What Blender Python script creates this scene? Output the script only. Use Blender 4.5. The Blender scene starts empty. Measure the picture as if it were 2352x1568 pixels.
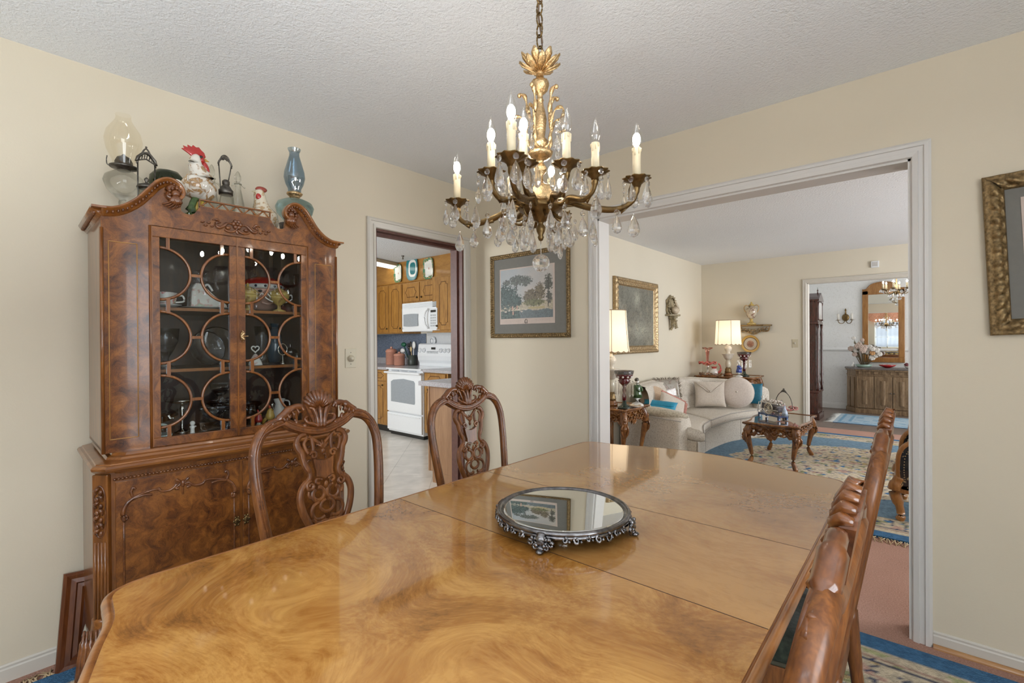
import bpy, math, random
from mathutils import Vector, Matrix, noise as mnoise
rnd = random.Random(11)
S = bpy.context.scene
COL = S.collection
PI = math.pi
sin, cos = math.sin, math.cos
R = math.radians

# ------------------------------------------------------------------ mesh builder
class MB:
    def __init__(s):
        s.v = []; s.f = []; s.sm = []; s.c = []
    def add(s, vs, fs, smooth=True, cols=None):
        o = len(s.v)
        s.v += [tuple(v) for v in vs]
        for i, f in enumerate(fs):
            s.f.append([o + k for k in f]); s.sm.append(smooth)
            s.c.append(cols[i] if cols else None)
        return s
    def box(s, lo, hi, smooth=False):
        x0, y0, z0 = lo; x1, y1, z1 = hi
        vs = [(x0,y0,z0),(x1,y0,z0),(x1,y1,z0),(x0,y1,z0),(x0,y0,z1),(x1,y0,z1),(x1,y1,z1),(x0,y1,z1)]
        return s.add(vs, [(0,3,2,1),(4,5,6,7),(0,1,5,4),(1,2,6,5),(2,3,7,6),(3,0,4,7)], smooth)
    def cbox(s, c, d, rot=None):
        n = MB().box((-d[0]/2,-d[1]/2,-d[2]/2), (d[0]/2,d[1]/2,d[2]/2))
        M = (rot.to_4x4() if rot else Matrix())
        return s.join(n, Matrix.Translation(c) @ M)
    def join(s, o, M=None):
        vs = [tuple(M @ Vector(v)) for v in o.v] if M else o.v
        k = len(s.v); s.v += vs
        flip = M is not None and M.determinant() < 0
        for f, sm, c in zip(o.f, o.sm, o.c):
            g = [k + i for i in f]
            s.f.append(g[::-1] if flip else g); s.sm.append(sm); s.c.append(c)
        return s
    def lathe(s, prof, n=24, c=(0,0,0), fn=None, smooth=True, caps=True):
        """prof: list of (r,z) bottom to top; fn(a,t) scales the radius"""
        vs = []; fs = []
        m = len(prof)
        for j, (r, z) in enumerate(prof):
            for i in range(n):
                a = 2*PI*i/n
                q = r*(fn(a, j/(m-1.0)) if fn else 1)
                vs.append((c[0]+q*cos(a), c[1]+q*sin(a), c[2]+z))
        for j in range(m-1):
            for i in range(n):
                k = (i+1) % n
                fs.append((j*n+i, j*n+k, (j+1)*n+k, (j+1)*n+i))
        if caps:
            if prof[0][0] > 1e-5: fs.append(tuple(range(n-1,-1,-1)))
            if prof[-1][0] > 1e-5: fs.append(tuple(range((m-1)*n, m*n)))
        return s.add(vs, fs, smooth)
    def tube(s, pts, r, n=8, closed=False, flat=1.0, up=(0,0,1), cap=True, smooth=True):
        """round or flattened bar along pts; flat scales the section along 'up' made normal to the path"""
        P = [Vector(p) for p in pts]; m = len(P)
        rr = r if isinstance(r, (list, tuple)) else [r]*m
        up = Vector(up); vs = []; fs = []
        for j in range(m):
            if closed: T = P[(j+1) % m] - P[j-1]
            else: T = P[min(j+1, m-1)] - P[max(j-1, 0)]
            if T.length < 1e-9: T = Vector((0,0,1))
            T.normalize()
            U = up - T*up.dot(T)
            if U.length < 1e-3:
                U = Vector((1,0,0)) - T*T.x
                if U.length < 1e-3: U = Vector((0,1,0)) - T*T.y
            U.normalize(); B = T.cross(U)
            for i in range(n):
                a = 2*PI*i/n
                vs.append(P[j] + B*(rr[j]*cos(a)) + U*(rr[j]*flat*sin(a)))
        for j in range(m if closed else m-1):
            j2 = (j+1) % m
            for i in range(n):
                k = (i+1) % n
                fs.append((j*n+i, j*n+k, j2*n+k, j2*n+i))
        if cap and not closed:
            fs.append(tuple(range(n-1,-1,-1))); fs.append(tuple(range((m-1)*n, m*n)))
        return s.add(vs, fs, smooth)
    def ball(s, c, r, nu=12, nv=8, rot=None, fn=None):
        if not isinstance(r, (list, tuple)): r = (r, r, r)
        vs = []; fs = []
        for j in range(nv+1):
            t = PI*j/nv - PI/2
            for i in range(nu):
                a = 2*PI*i/nu
                d = Vector((cos(t)*cos(a), cos(t)*sin(a), sin(t)))
                k = fn(d) if fn else 1
                p = Vector((d.x*r[0], d.y*r[1], d.z*r[2]))*k
                if rot: p = rot @ p
                vs.append((c[0]+p.x, c[1]+p.y, c[2]+p.z))
        for j in range(nv):
            for i in range(nu):
                k = (i+1) % nu
                fs.append((j*nu+i, j*nu+k, (j+1)*nu+k, (j+1)*nu+i))
        return s.add(vs, fs, True)
    def prism(s, poly, d0, d1, mp, smooth=False):
        """poly: 2-D outline; mp(a,b,d) gives the point at depth d"""
        n = len(poly)
        vs = [mp(a,b,d0) for a,b in poly] + [mp(a,b,d1) for a,b in poly]
        fs = [tuple(range(n-1,-1,-1)), tuple(range(n,2*n))]
        fs += [(i,(i+1)%n,n+(i+1)%n,n+i) for i in range(n)]
        return s.add(vs, fs, smooth)
    def sweep(s, path, prof, side, closed=False, smooth=False):
        """moulding: prof [(out,up)] carried along path; side(j)->(out vector, up vector)"""
        m = len(path); k = len(prof); vs = []; fs = []
        for j in range(m):
            o, u = side(j)
            for a, b in prof:
                vs.append(Vector(path[j]) + Vector(o)*a + Vector(u)*b)
        for j in range(m if closed else m-1):
            j2 = (j+1) % m
            for i in range(k):
                i2 = (i+1) % k
                fs.append((j*k+i, j2*k+i, j2*k+i2, j*k+i2))
        if not closed:
            fs.append(tuple(range(k))); fs.append(tuple(range((m-1)*k+k-1,(m-1)*k-1,-1)))
        return s.add(vs, fs, smooth)
    def grid(s, fn, nu, nv, smooth=True, colfn=None, closeu=False):
        vs = []; fs = []; cs = []
        w = nu if closeu else nu+1
        for j in range(nv+1):
            for i in range(w):
                vs.append(fn(i/nu, j/nv))
        for j in range(nv):
            for i in range(nu):
                k = (i+1) % w
                fs.append((j*w+i, j*w+k, (j+1)*w+k, (j+1)*w+i))
        if colfn:
            vc = [colfn(i/nu, j/nv) for j in range(nv+1) for i in range(w)]
            cs = [tuple(vc[q] for q in f) for f in fs]
        return s.add(vs, fs, smooth, cs if colfn else None)

def frame_rect(mb, o, ax, ay, an, w, h, prof, seg=None, fn=None):
    """picture-frame moulding with mitred corners. prof [(inward, out)] from the outer edge; fn adds carving"""
    o = Vector(o); ax = Vector(ax); ay = Vector(ay); an = Vector(an)
    n = seg or 1
    sides = [((0,0),(1,0)),((1,0),(1,1)),((1,1),(0,1)),((0,1),(0,0))]
    k = len(prof)
    for (a, b) in sides:
        vs = []; fs = []
        L = w if a[1] == b[1] else h
        for j in range(n+1):
            t = j/n
            for q, (i, d) in enumerate(prof):
                p0 = Vector((i if a[0]==0 else w-i, i if a[1]==0 else h-i))
                p1 = Vector((i if b[0]==0 else w-i, i if b[1]==0 else h-i))
                p = p0.lerp(p1, t)
                e = d + (fn(t*L, q/(k-1.0)) if fn else 0)
                vs.append(o + ax*p.x + ay*p.y + an*e)
        for j in range(n):
            for q in range(k-1):
                fs.append((j*k+q, (j+1)*k+q, (j+1)*k+q+1, j*k+q+1))
        mb.add(vs, fs, n > 1)
    return mb

def spline(pts, n=6, closed=False):
    """Catmull-Rom through pts"""
    P = [Vector(p) for p in pts]; m = len(P); out = []
    rng = m if closed else m-1
    for i in range(rng):
        p0 = P[(i-1) % m] if closed or i > 0 else P[0]*2-P[1]
        p1 = P[i]; p2 = P[(i+1) % m]
        p3 = P[(i+2) % m] if closed or i+2 < m else P[-1]*2-P[-2]
        for j in range(n):
            t = j/n
            out.append(.5*((2*p1)+(p2-p0)*t+(2*p0-5*p1+4*p2-p3)*t*t+(3*p1-p0-3*p2+p3)*t**3))
    if not closed: out.append(P[-1].copy())
    return out

def lerp(a, b, t): return a+(b-a)*t
def interp(tab, x):
    if x <= tab[0][0]: return tab[0][1]
    for (a, p), (b, q) in zip(tab, tab[1:]):
        if x <= b: return p+(q-p)*(x-a)/(b-a)
    return tab[-1][1]
def spiral(c, r0, r1, a0, turns, n=16):
    return [(c[0]+lerp(r0,r1,i/n)*cos(a0+turns*2*PI*i/n), c[1]+lerp(r0,r1,i/n)*sin(a0+turns*2*PI*i/n)) for i in range(n+1)]

# ------------------------------------------------------------------ objects
def obj(name, mb, mat, parent=None, label=None, bevel=0, loc=None, sub=0):
    me = bpy.data.meshes.new(name)
    me.from_pydata(mb.v, [], mb.f)
    me.polygons.foreach_set('use_smooth', mb.sm)
    if any(c is not None for c in mb.c):
        at = me.color_attributes.new('paint', 'FLOAT_COLOR', 'CORNER')
        buf = []
        for f, c in zip(mb.f, mb.c):
            c = c or (1,1,1)
            if isinstance(c[0], tuple):
                for q in c: buf += [q[0],q[1],q[2],1.0]
            else: buf += [c[0],c[1],c[2],1.0]*len(f)
        at.data.foreach_set('color', buf)
    me.update()
    o = bpy.data.objects.new(name, me); COL.objects.link(o)
    if mat: me.materials.append(mat)
    if parent is not None: o.parent = parent
    if loc: o.location = loc
    if label: o['label'] = label
    if bevel:
        m = o.modifiers.new('bevel', 'BEVEL'); m.width = bevel; m.segments = 2; m.limit_method = 'ANGLE'; m.angle_limit = R(40)
        m.harden_normals = False
    if sub:
        m = o.modifiers.new('sub', 'SUBSURF'); m.levels = sub; m.render_levels = sub
    return o
def thing(name, label, cat, loc=(0,0,0), rz=0, group=None):
    o = bpy.data.objects.new(name, None); COL.objects.link(o)
    o.empty_display_size = .05
    o.location = loc; o.rotation_euler = (0,0,rz)
    return tag(o, label, cat, group)
def tag(o, label, cat, group=None):
    o['label'] = label; o['category'] = cat
    if group: o['group'] = group
    return o
def struct(name, mb, mat, bevel=0, parent=None):
    o = obj(name, mb, mat, parent, bevel=bevel)
    if parent is None: o['kind'] = 'structure'
    return o
def dup(root, loc, rz, label=None, group=None):
    r = root.copy(); COL.objects.link(r); r.location = loc; r.rotation_euler = (0,0,rz)
    if label: r['label'] = label
    if group: r['group'] = group
    for ch in list(root.children):
        c = ch.copy(); COL.objects.link(c); c.parent = r
        for g in ch.children:
            d = g.copy(); COL.objects.link(d); d.parent = c
    return r

# ------------------------------------------------------------------ materials
def new_mat(name):
    m = bpy.data.materials.new(name); m.use_nodes = True
    nt = m.node_tree
    b = nt.nodes['Principled BSDF']
    return m, nt, b
def N(nt, t, **kw):
    n = nt.nodes.new(t)
    for k, v in kw.items():
        if k in n.inputs: n.inputs[k].default_value = v
        else: setattr(n, k, v)
    return n
def srgb(r, g, b):
    f = lambda c: (c/255/12.92) if c/255 <= .04045 else ((c/255+.055)/1.055)**2.4
    return (f(r), f(g), f(b))
def c4(c): return (c[0], c[1], c[2], 1)
def ramp(nt, fac, stops):
    r = nt.nodes.new('ShaderNodeValToRGB')
    e = r.color_ramp.elements
    while len(e) < len(stops): e.new(.5)
    for q, (p, c) in zip(e, stops): q.position = p; q.color = c4(c)
    nt.links.new(fac, r.inputs[0]); return r.outputs[0]
def bump(nt, b, h, strength=.3, dist=.01):
    n = nt.nodes.new('ShaderNodeBump'); n.inputs['Strength'].default_value = strength; n.inputs['Distance'].default_value = dist
    nt.links.new(h, n.inputs['Height']); nt.links.new(n.outputs[0], b.inputs['Normal'])
def coords(nt, scale=(1,1,1), rot=(0,0,0), kind='Object'):
    t = nt.nodes.new('ShaderNodeTexCoord'); m = nt.nodes.new('ShaderNodeMapping')
    m.inputs['Scale'].default_value = scale; m.inputs['Rotation'].default_value = rot
    nt.links.new(t.outputs[kind], m.inputs[0]); return m.outputs[0]
def noise(nt, vec, scale, detail=3, dist=0, rough=.5):
    n = nt.nodes.new('ShaderNodeTexNoise'); n.inputs['Scale'].default_value = scale; n.inputs['Detail'].default_value = detail
    n.inputs['Distortion'].default_value = dist; n.inputs['Roughness'].default_value = rough
    nt.links.new(vec, n.inputs['Vector']); return n
_simple = {}
def flat(name, c, rough=.5, metal=0, coat=0, trans=0, ior=1.5, var=.06, nscale=40, bmp=0, bscale=200, spec=.5, emit=0, sheen=0):
    if name in _simple: return _simple[name]
    m, nt, b = new_mat(name)
    b.inputs['Roughness'].default_value = rough; b.inputs['Metallic'].default_value = metal
    b.inputs['Coat Weight'].default_value = coat; b.inputs['Coat Roughness'].default_value = .05
    b.inputs['Transmission Weight'].default_value = trans; b.inputs['IOR'].default_value = ior
    b.inputs['Specular IOR Level'].default_value = spec
    b.inputs['Sheen Weight'].default_value = sheen
    vec = coords(nt)
    if var:
        n = noise(nt, vec, nscale, 3)
        col = ramp(nt, n.outputs[0], [(.3, [x*(1-var) for x in c]), (.7, [min(1, x*(1+var)) for x in c])])
        nt.links.new(col, b.inputs['Base Color'])
    else: b.inputs['Base Color'].default_value = c4(c)
    if bmp:
        n2 = noise(nt, vec, bscale, 3); bump(nt, b, n2.outputs[0], bmp, .004)
    if emit:
        b.inputs['Emission Color'].default_value = c4(c); b.inputs['Emission Strength'].default_value = emit
    _simple[name] = m; return m
def painted(name, rough=.5, bmp=0, bscale=150, coat=0, var=.12, nscale=60, sheen=0, spec=.5):
    """base colour comes from the face colours of the mesh (printed, woven or glazed pattern)"""
    m, nt, b = new_mat(name)
    a = nt.nodes.new('ShaderNodeVertexColor'); a.layer_name = 'paint'
    vec = coords(nt); n = noise(nt, vec, nscale, 4)
    mx = nt.nodes.new('ShaderNodeMix'); mx.data_type = 'RGBA'; mx.blend_type = 'MULTIPLY'; mx.inputs[0].default_value = 1
    r = ramp(nt, n.outputs[0], [(.3, [1-var]*3), (.7, [1+var]*3)])
    nt.links.new(a.outputs[0], mx.inputs[6]); nt.links.new(r, mx.inputs[7])
    nt.links.new(mx.outputs[2], b.inputs['Base Color'])
    b.inputs['Roughness'].default_value = rough; b.inputs['Coat Weight'].default_value = coat; b.inputs['Sheen Weight'].default_value = sheen
    b.inputs['Specular IOR Level'].default_value = spec
    if bmp:
        n2 = noise(nt, vec, bscale, 3); bump(nt, b, n2.outputs[0], bmp, .01)
    return m
def wood(name, cols, figure='grain', scale=1, rough=.35, coat=.4, mirror=None, axis='x', stretch=8, crough=.06, off=(0,0,0), ringw=.03, fiber='x', warp=.9):
    """cols dark..light (3). burl: swirling clouds, eyes and rings; grain: long fibres along axis"""
    m, nt, b = new_mat(name)
    t = nt.nodes.new('ShaderNodeTexCoord')
    vec = t.outputs['Object']
    if mirror:
        sx = nt.nodes.new('ShaderNodeSeparateXYZ'); cx = nt.nodes.new('ShaderNodeCombineXYZ')
        nt.links.new(vec, sx.inputs[0])
        for i, ax in enumerate('xyz'):
            if ax in mirror:
                q = nt.nodes.new('ShaderNodeMath'); q.operation = 'ABSOLUTE'
                nt.links.new(sx.outputs[i], q.inputs[0]); nt.links.new(q.outputs[0], cx.inputs[i])
            else: nt.links.new(sx.outputs[i], cx.inputs[i])
        vec = cx.outputs[0]
    mp = nt.nodes.new('ShaderNodeMapping'); nt.links.new(vec, mp.inputs[0]); mp.inputs['Location'].default_value = off
    if figure == 'burl':
        mp.inputs['Scale'].default_value = (scale,)*3
        vec = mp.outputs[0]
        w = noise(nt, vec, 2.2, 1.2)
        sub = nt.nodes.new('ShaderNodeVectorMath'); sub.operation = 'SUBTRACT'; sub.inputs[1].default_value = (.5,.5,.5)
        sc = nt.nodes.new('ShaderNodeVectorMath'); sc.operation = 'SCALE'; sc.inputs['Scale'].default_value = warp
        ad = nt.nodes.new('ShaderNodeVectorMath'); ad.operation = 'ADD'
        nt.links.new(w.outputs[1], sub.inputs[0]); nt.links.new(sub.outputs[0], sc.inputs[0])
        nt.links.new(vec, ad.inputs[0]); nt.links.new(sc.outputs[0], ad.inputs[1])
        n1 = noise(nt, ad.outputs[0], 3.2, 9, .35, .62)
        wv = nt.nodes.new('ShaderNodeTexWave'); wv.wave_type = 'RINGS'; wv.inputs['Scale'].default_value = 9
        wv.inputs['Distortion'].default_value = 9; wv.inputs['Detail'].default_value = 4; wv.inputs['Detail Scale'].default_value = 1.4
        nt.links.new(ad.outputs[0], wv.inputs['Vector'])
        n3 = noise(nt, ad.outputs[0], 55, 4, .5, .6)
        m4 = nt.nodes.new('ShaderNodeMapping'); m4.inputs['Scale'].default_value = (40,40,40); m4.inputs['Scale'].default_value[1] = 5
        if fiber == 'x': m4.inputs['Scale'].default_value = (5,40,40)
        if fiber == 'z': m4.inputs['Scale'].default_value = (40,40,5)
        nt.links.new(ad.outputs[0], m4.inputs[0]); n4 = noise(nt, m4.outputs[0], 1.6, 5, .8, .6)
        def mixf(a_, b_, f):
            q = nt.nodes.new('ShaderNodeMix'); q.inputs[0].default_value = f
            nt.links.new(a_, q.inputs[2]); nt.links.new(b_, q.inputs[3]); return q
        m1 = mixf(n1.outputs[0], wv.outputs[1], ringw); m3 = mixf(m1.outputs[0], n4.outputs[0], .22); m2 = mixf(m3.outputs[0], n3.outputs[0], .14)
        col = ramp(nt, m2.outputs[0], [(.36, cols[0]), (.475, cols[1]), (.60, cols[2])])
        h = m2.outputs[0]
    else:
        i = 'xyz'.index(axis); s3 = [scale*stretch]*3; s3[i] = scale
        mp.inputs['Scale'].default_value = s3
        n1 = noise(nt, mp.outputs[0], 3, 6, .7)
        n2 = noise(nt, mp.outputs[0], 14, 4, .4)
        m2 = nt.nodes.new('ShaderNodeMix'); m2.inputs[0].default_value = .35
        nt.links.new(n1.outputs[0], m2.inputs[2]); nt.links.new(n2.outputs[0], m2.inputs[3])
        col = ramp(nt, m2.outputs[0], [(.32, cols[0]), (.5, cols[1]), (.66, cols[2])])
        h = m2.outputs[0]
    nt.links.new(col, b.inputs['Base Color'])
    b.inputs['Roughness'].default_value = rough; b.inputs['Coat Weight'].default_value = coat; b.inputs['Coat Roughness'].default_value = crough
    return m
def thin_glass(name, tint=(1,1,1), gloss=.12, rough=0.0):
    """thin clear pane: mostly see-through with a mirror sheen that grows at grazing angles"""
    m, nt, b = new_mat(name); nt.nodes.remove(b)
    out = [n for n in nt.nodes if n.type == 'OUTPUT_MATERIAL'][0]
    tr = N(nt, 'ShaderNodeBsdfTransparent', Color=c4(tint)); gl = N(nt, 'ShaderNodeBsdfGlossy', Roughness=rough)
    fr = nt.nodes.new('ShaderNodeLayerWeight'); fr.inputs[0].default_value = .5
    pw = nt.nodes.new('ShaderNodeMath'); pw.operation = 'POWER'; pw.inputs[1].default_value = 4.5
    m0 = nt.nodes.new('ShaderNodeMath'); m0.operation = 'MULTIPLY'; m0.inputs[1].default_value = .55
    mu = nt.nodes.new('ShaderNodeMath'); mu.operation = 'ADD'; mu.inputs[1].default_value = gloss; mu.use_clamp = True
    vec = coords(nt); n = noise(nt, vec, 3, 1)
    r = ramp(nt, n.outputs[0], [(0, (.97,.97,.97)), (1, (1,1,1))]); nt.links.new(r, gl.inputs[0])
    mx = nt.nodes.new('ShaderNodeMixShader')
    nt.links.new(fr.outputs[1], pw.inputs[0]); nt.links.new(pw.outputs[0], m0.inputs[0]); nt.links.new(m0.outputs[0], mu.inputs[0]); nt.links.new(mu.outputs[0], mx.inputs[0])
    nt.links.new(tr.outputs[0], mx.inputs[1]); nt.links.new(gl.outputs[0], mx.inputs[2]); nt.links.new(mx.outputs[0], out.inputs[0])
    return m
def crystal(name, tint=(1,1,1), clear=.45, ior=1.5, rough=0.0):
    """cut glass: refracting body with part of the light passing straight through"""
    m, nt, b = new_mat(name)
    out = [n for n in nt.nodes if n.type == 'OUTPUT_MATERIAL'][0]
    b.inputs['Transmission Weight'].default_value = 1; b.inputs['Roughness'].default_value = rough; b.inputs['IOR'].default_value = ior
    vec = coords(nt); n = noise(nt, vec, 30, 2)
    r = ramp(nt, n.outputs[0], [(.2, [x*.94 for x in tint]), (.8, tint)]); nt.links.new(r, b.inputs['Base Color'])
    tr = N(nt, 'ShaderNodeBsdfTransparent', Color=c4(tint)); mx = nt.nodes.new('ShaderNodeMixShader'); mx.inputs[0].default_value = clear
    nt.links.new(b.outputs[0], mx.inputs[1]); nt.links.new(tr.outputs[0], mx.inputs[2]); nt.links.new(mx.outputs[0], out.inputs[0])
    return m
def fabric(name, c, c2=None, scale=120, bmp=.4, translucent=0, sheen=.3):
    m, nt, b = new_mat(name)
    vec = coords(nt); n = noise(nt, vec, scale, 4, .3)
    c2 = c2 or [x*.8 for x in c]
    col = ramp(nt, n.outputs[0], [(.38, c2), (.6, c)])
    nt.links.new(col, b.inputs['Base Color']); b.inputs['Roughness'].default_value = .9; b.inputs['Sheen Weight'].default_value = sheen
    b.inputs['Specular IOR Level'].default_value = .2
    bump(nt, b, n.outputs[0], bmp, .004)
    return m
def sheer(name, c, thru=.4, emit=0):
    m, nt, b = new_mat(name); nt.nodes.remove(b)
    out = [n for n in nt.nodes if n.type == 'OUTPUT_MATERIAL'][0]
    vec = coords(nt); n = noise(nt, vec, 90, 2)
    r = ramp(nt, n.outputs[0], [(.3, [x*.95 for x in c]), (.7, c)])
    d = nt.nodes.new('ShaderNodeBsdfDiffuse'); t = nt.nodes.new('ShaderNodeBsdfTranslucent')
    nt.links.new(r, d.inputs[0]); nt.links.new(r, t.inputs[0])
    mx = nt.nodes.new('ShaderNodeMixShader'); mx.inputs[0].default_value = .5
    nt.links.new(d.outputs[0], mx.inputs[1]); nt.links.new(t.outputs[0], mx.inputs[2])
    last = mx.outputs[0]
    if thru:
        tr = nt.nodes.new('ShaderNodeBsdfTransparent'); m2 = nt.nodes.new('ShaderNodeMixShader'); m2.inputs[0].default_value = thru
        nt.links.new(last, m2.inputs[1]); nt.links.new(tr.outputs[0], m2.inputs[2]); last = m2.outputs[0]
    if emit:
        e = N(nt, 'ShaderNodeEmission', Strength=emit); nt.links.new(r, e.inputs[0])
        a = nt.nodes.new('ShaderNodeAddShader'); nt.links.new(last, a.inputs[0]); nt.links.new(e.outputs[0], a.inputs[1]); last = a.outputs[0]
    nt.links.new(last, out.inputs[0]); return m
def glow(name, c, strength):
    m, nt, b = new_mat(name); nt.nodes.remove(b)
    out = [n for n in nt.nodes if n.type == 'OUTPUT_MATERIAL'][0]
    e = N(nt, 'ShaderNodeEmission', Strength=strength)
    vec = coords(nt); n = noise(nt, vec, 5, 1)
    r = ramp(nt, n.outputs[0], [(0, [x*.98 for x in c]), (1, c)]); nt.links.new(r, e.inputs[0])
    nt.links.new(e.outputs[0], out.inputs[0]); return m

# wood and general materials
BURL = [(.20,.078,.016), (.39,.165,.034), (.58,.30,.08)]
M_table = wood('burl_walnut_table_veneer', BURL, 'burl', 1.15, .14, .9, mirror='x', crough=.035)
M_leaf = wood('walnut_leaf_veneer', [(.29,.125,.032), (.41,.19,.05), (.52,.27,.085)], 'burl', .8, .14, .9, mirror='x', crough=.035, off=(3,1,0), warp=.5, ringw=.0)
M_edge = wood('walnut_moulded_edge', [(.16,.05,.012), (.30,.115,.03), (.40,.17,.05)], 'grain', 1.2, .28, .6, axis='y')
M_burl = wood('cabinet_burl', fiber='z', cols=[(.035,.009,.002), (.135,.040,.006), (.27,.095,.016)], figure='burl', scale=5.2, rough=.36, coat=.22, mirror='y', crough=.08)
M_walnut = wood('cabinet_walnut', [(.10,.03,.006), (.20,.066,.012), (.30,.11,.022)], 'grain', 1.6, .28, .6, axis='z')
M_walnut_y = wood('cabinet_walnut_rails', [(.12,.036,.007), (.22,.075,.014), (.32,.12,.026)], 'grain', 1.6, .28, .6, axis='y')
M_carved = wood('carved_walnut', [(.05,.014,.004), (.15,.048,.013), (.26,.095,.026)], 'grain', 2, .3, .5, axis='y', stretch=3)
M_chair = wood('chair_walnut', [(.07,.020,.005), (.16,.052,.011), (.26,.092,.02)], 'grain', 1.8, .40, .14, axis='z', crough=.12)
M_chair_carved = wood('chair_carving_walnut', [(.06,.017,.004), (.15,.046,.011), (.25,.085,.02)], 'grain', 3, .28, .6, axis='y', stretch=3)
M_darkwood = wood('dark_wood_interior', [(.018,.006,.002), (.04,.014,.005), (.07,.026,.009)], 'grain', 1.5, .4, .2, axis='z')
M_stringing = flat('pale_stringing', (.5,.26,.08), .35)
M_brass_dark = flat('dark_brass', (.20,.13,.055), .38, 1, var=.25, nscale=60, bmp=.25, bscale=160)
M_gold = flat('gilt_brass', (.66,.47,.25), .34, 1, var=.3, nscale=120, bmp=.5, bscale=220)
M_silver = flat('tarnished_silver', (.22,.215,.22), .22, 1, var=.4, nscale=50)
M_chrome = flat('bright_silver', (.72,.70,.66), .12, 1)
M_pewter = flat('dark_pewter', (.14,.13,.115), .42, 1, var=.4, nscale=60)
M_crystal = crystal('cut_crystal', (1,1,1), .3, 1.55)
M_clear = thin_glass('clear_glass', (.93,.94,.92), .05)
M_pane = thin_glass('cabinet_pane', (.88,.90,.90), .03)
M_cut = crystal('cut_glass', (.95,.97,1), .12, 1.5, .02)
M_black = flat('black_enamel', (.012,.012,.012), .3)
M_ceram = flat('white_china', (.80,.78,.74), .12, coat=.6, var=.03)
M_cream = flat('cream_china', (.72,.66,.52), .2, coat=.4)
M_candle = flat('ivory_candle_sleeve', (.80,.68,.46), .45, var=.05)
# ------------------------------------------------------------------ camera
CF, CYAW, CROLL, CPITCH = 1093.33, R(40.789), R(-.3539), R(-.1926)
CPOS = Vector((2.6384, -2.6361, 1.2830))
_d = Vector((-sin(CYAW), cos(CYAW), 0)); _r = Vector((cos(CYAW), sin(CYAW), 0)); _u = Vector((0,0,1))
_d2 = _d*cos(CPITCH)+_u*sin(CPITCH); _u2 = _u*cos(CPITCH)-_d*sin(CPITCH)
_r3 = _r*cos(CROLL)+_u2*sin(CROLL); _u3 = _u2*cos(CROLL)-_r*sin(CROLL)
cam = bpy.data.cameras.new('camera'); camo = bpy.data.objects.new('camera', cam); COL.objects.link(camo)
cam.sensor_width = 36; cam.lens = CF/2352*36; cam.clip_start = .02; cam.clip_end = 60
camo.matrix_world = Matrix(((_r3.x,_u3.x,-_d2.x,CPOS.x),(_r3.y,_u3.y,-_d2.y,CPOS.y),(_r3.z,_u3.z,-_d2.z,CPOS.z),(0,0,0,1)))
S.camera = camo
S.view_settings.view_transform = 'Standard'; S.view_settings.look = 'None'; S.view_settings.gamma = 1
S.view_settings.use_curve_mapping = False
S.view_settings.exposure = 0.34
cy = S.cycles
cy.max_bounces = 9; cy.diffuse_bounces = 4; cy.glossy_bounces = 4; cy.transmission_bounces = 7; cy.transparent_max_bounces = 14
cy.caustics_reflective = False; cy.caustics_refractive = False; cy.use_denoising = True
cy.sample_clamp_indirect = 8; cy.blur_glossy = .5
W = bpy.data.worlds.new('sky'); S.world = W; W.use_nodes = True
W.node_tree.nodes['Background'].inputs[0].default_value = (.70,.80,.95,1); W.node_tree.nodes['Background'].inputs[1].default_value = .7

# ------------------------------------------------------------------ setting materials
def plaster(name, c, c2, bs, dist, scale, strength=.5, rough=.85):
    m, nt, b = new_mat(name)
    vec = coords(nt); n = noise(nt, vec, 1.3, 2)
    nt.links.new(ramp(nt, n.outputs[0], [(.3, c), (.7, c2)]), b.inputs['Base Color'])
    b.inputs['Roughness'].default_value = rough; b.inputs['Specular IOR Level'].default_value = .25
    n2 = noise(nt, vec, scale, 4, 0, .6); bump(nt, b, n2.outputs[0], bs, dist); return m
M_wall = plaster('wall_paint', (.69,.615,.48), (.715,.64,.505), .12, .003, 130)
M_wall_liv = plaster('wall_paint_living', (.70,.645,.53), (.72,.665,.55), .1, .003, 130)
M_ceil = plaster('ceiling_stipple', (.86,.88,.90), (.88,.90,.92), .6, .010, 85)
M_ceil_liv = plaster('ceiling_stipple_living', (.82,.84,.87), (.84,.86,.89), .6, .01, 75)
M_trim = flat('trim_paint', (.64,.605,.54), .4, var=.012, nscale=6)
M_trim_cool = flat('opening_trim_paint', (.68,.66,.63), .4, var=.012, nscale=6)
M_jamb = flat('brown_jamb', (.12,.045,.032), .45, var=.15)
M_qround = wood('quarter_round', [(.30,.14,.05),(.42,.21,.08),(.5,.27,.11)], 'grain', 2, .4, .2, axis='x')
M_tilek = None
def tile(name, c1, c2, mortar, size, rough, msize=.01, rot=0):
    m, nt, b = new_mat(name)
    vec = coords(nt, rot=(0,0,rot))
    br = nt.nodes.new('ShaderNodeTexBrick'); br.offset = 0; br.inputs['Scale'].default_value = 1/size
    br.inputs['Mortar Size'].default_value = msize; br.inputs['Brick Width'].default_value = 1; br.inputs['Row Height'].default_value = 1
    br.inputs['Color1'].default_value = c4(c1); br.inputs['Color2'].default_value = c4(c2); br.inputs['Mortar'].default_value = c4(mortar)
    nt.links.new(vec, br.inputs['Vector'])
    n = noise(nt, vec, 6, 5, .5); r = ramp(nt, n.outputs[0], [(.3, (.86,.86,.86)), (.7, (1.1,1.1,1.1))])
    mx = nt.nodes.new('ShaderNodeMix'); mx.data_type = 'RGBA'; mx.blend_type = 'MULTIPLY'; mx.inputs[0].default_value = 1
    nt.links.new(br.outputs[0], mx.inputs[6]); nt.links.new(r, mx.inputs[7]); nt.links.new(mx.outputs[2], b.inputs['Base Color'])
    b.inputs['Roughness'].default_value = rough
    return m
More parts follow.
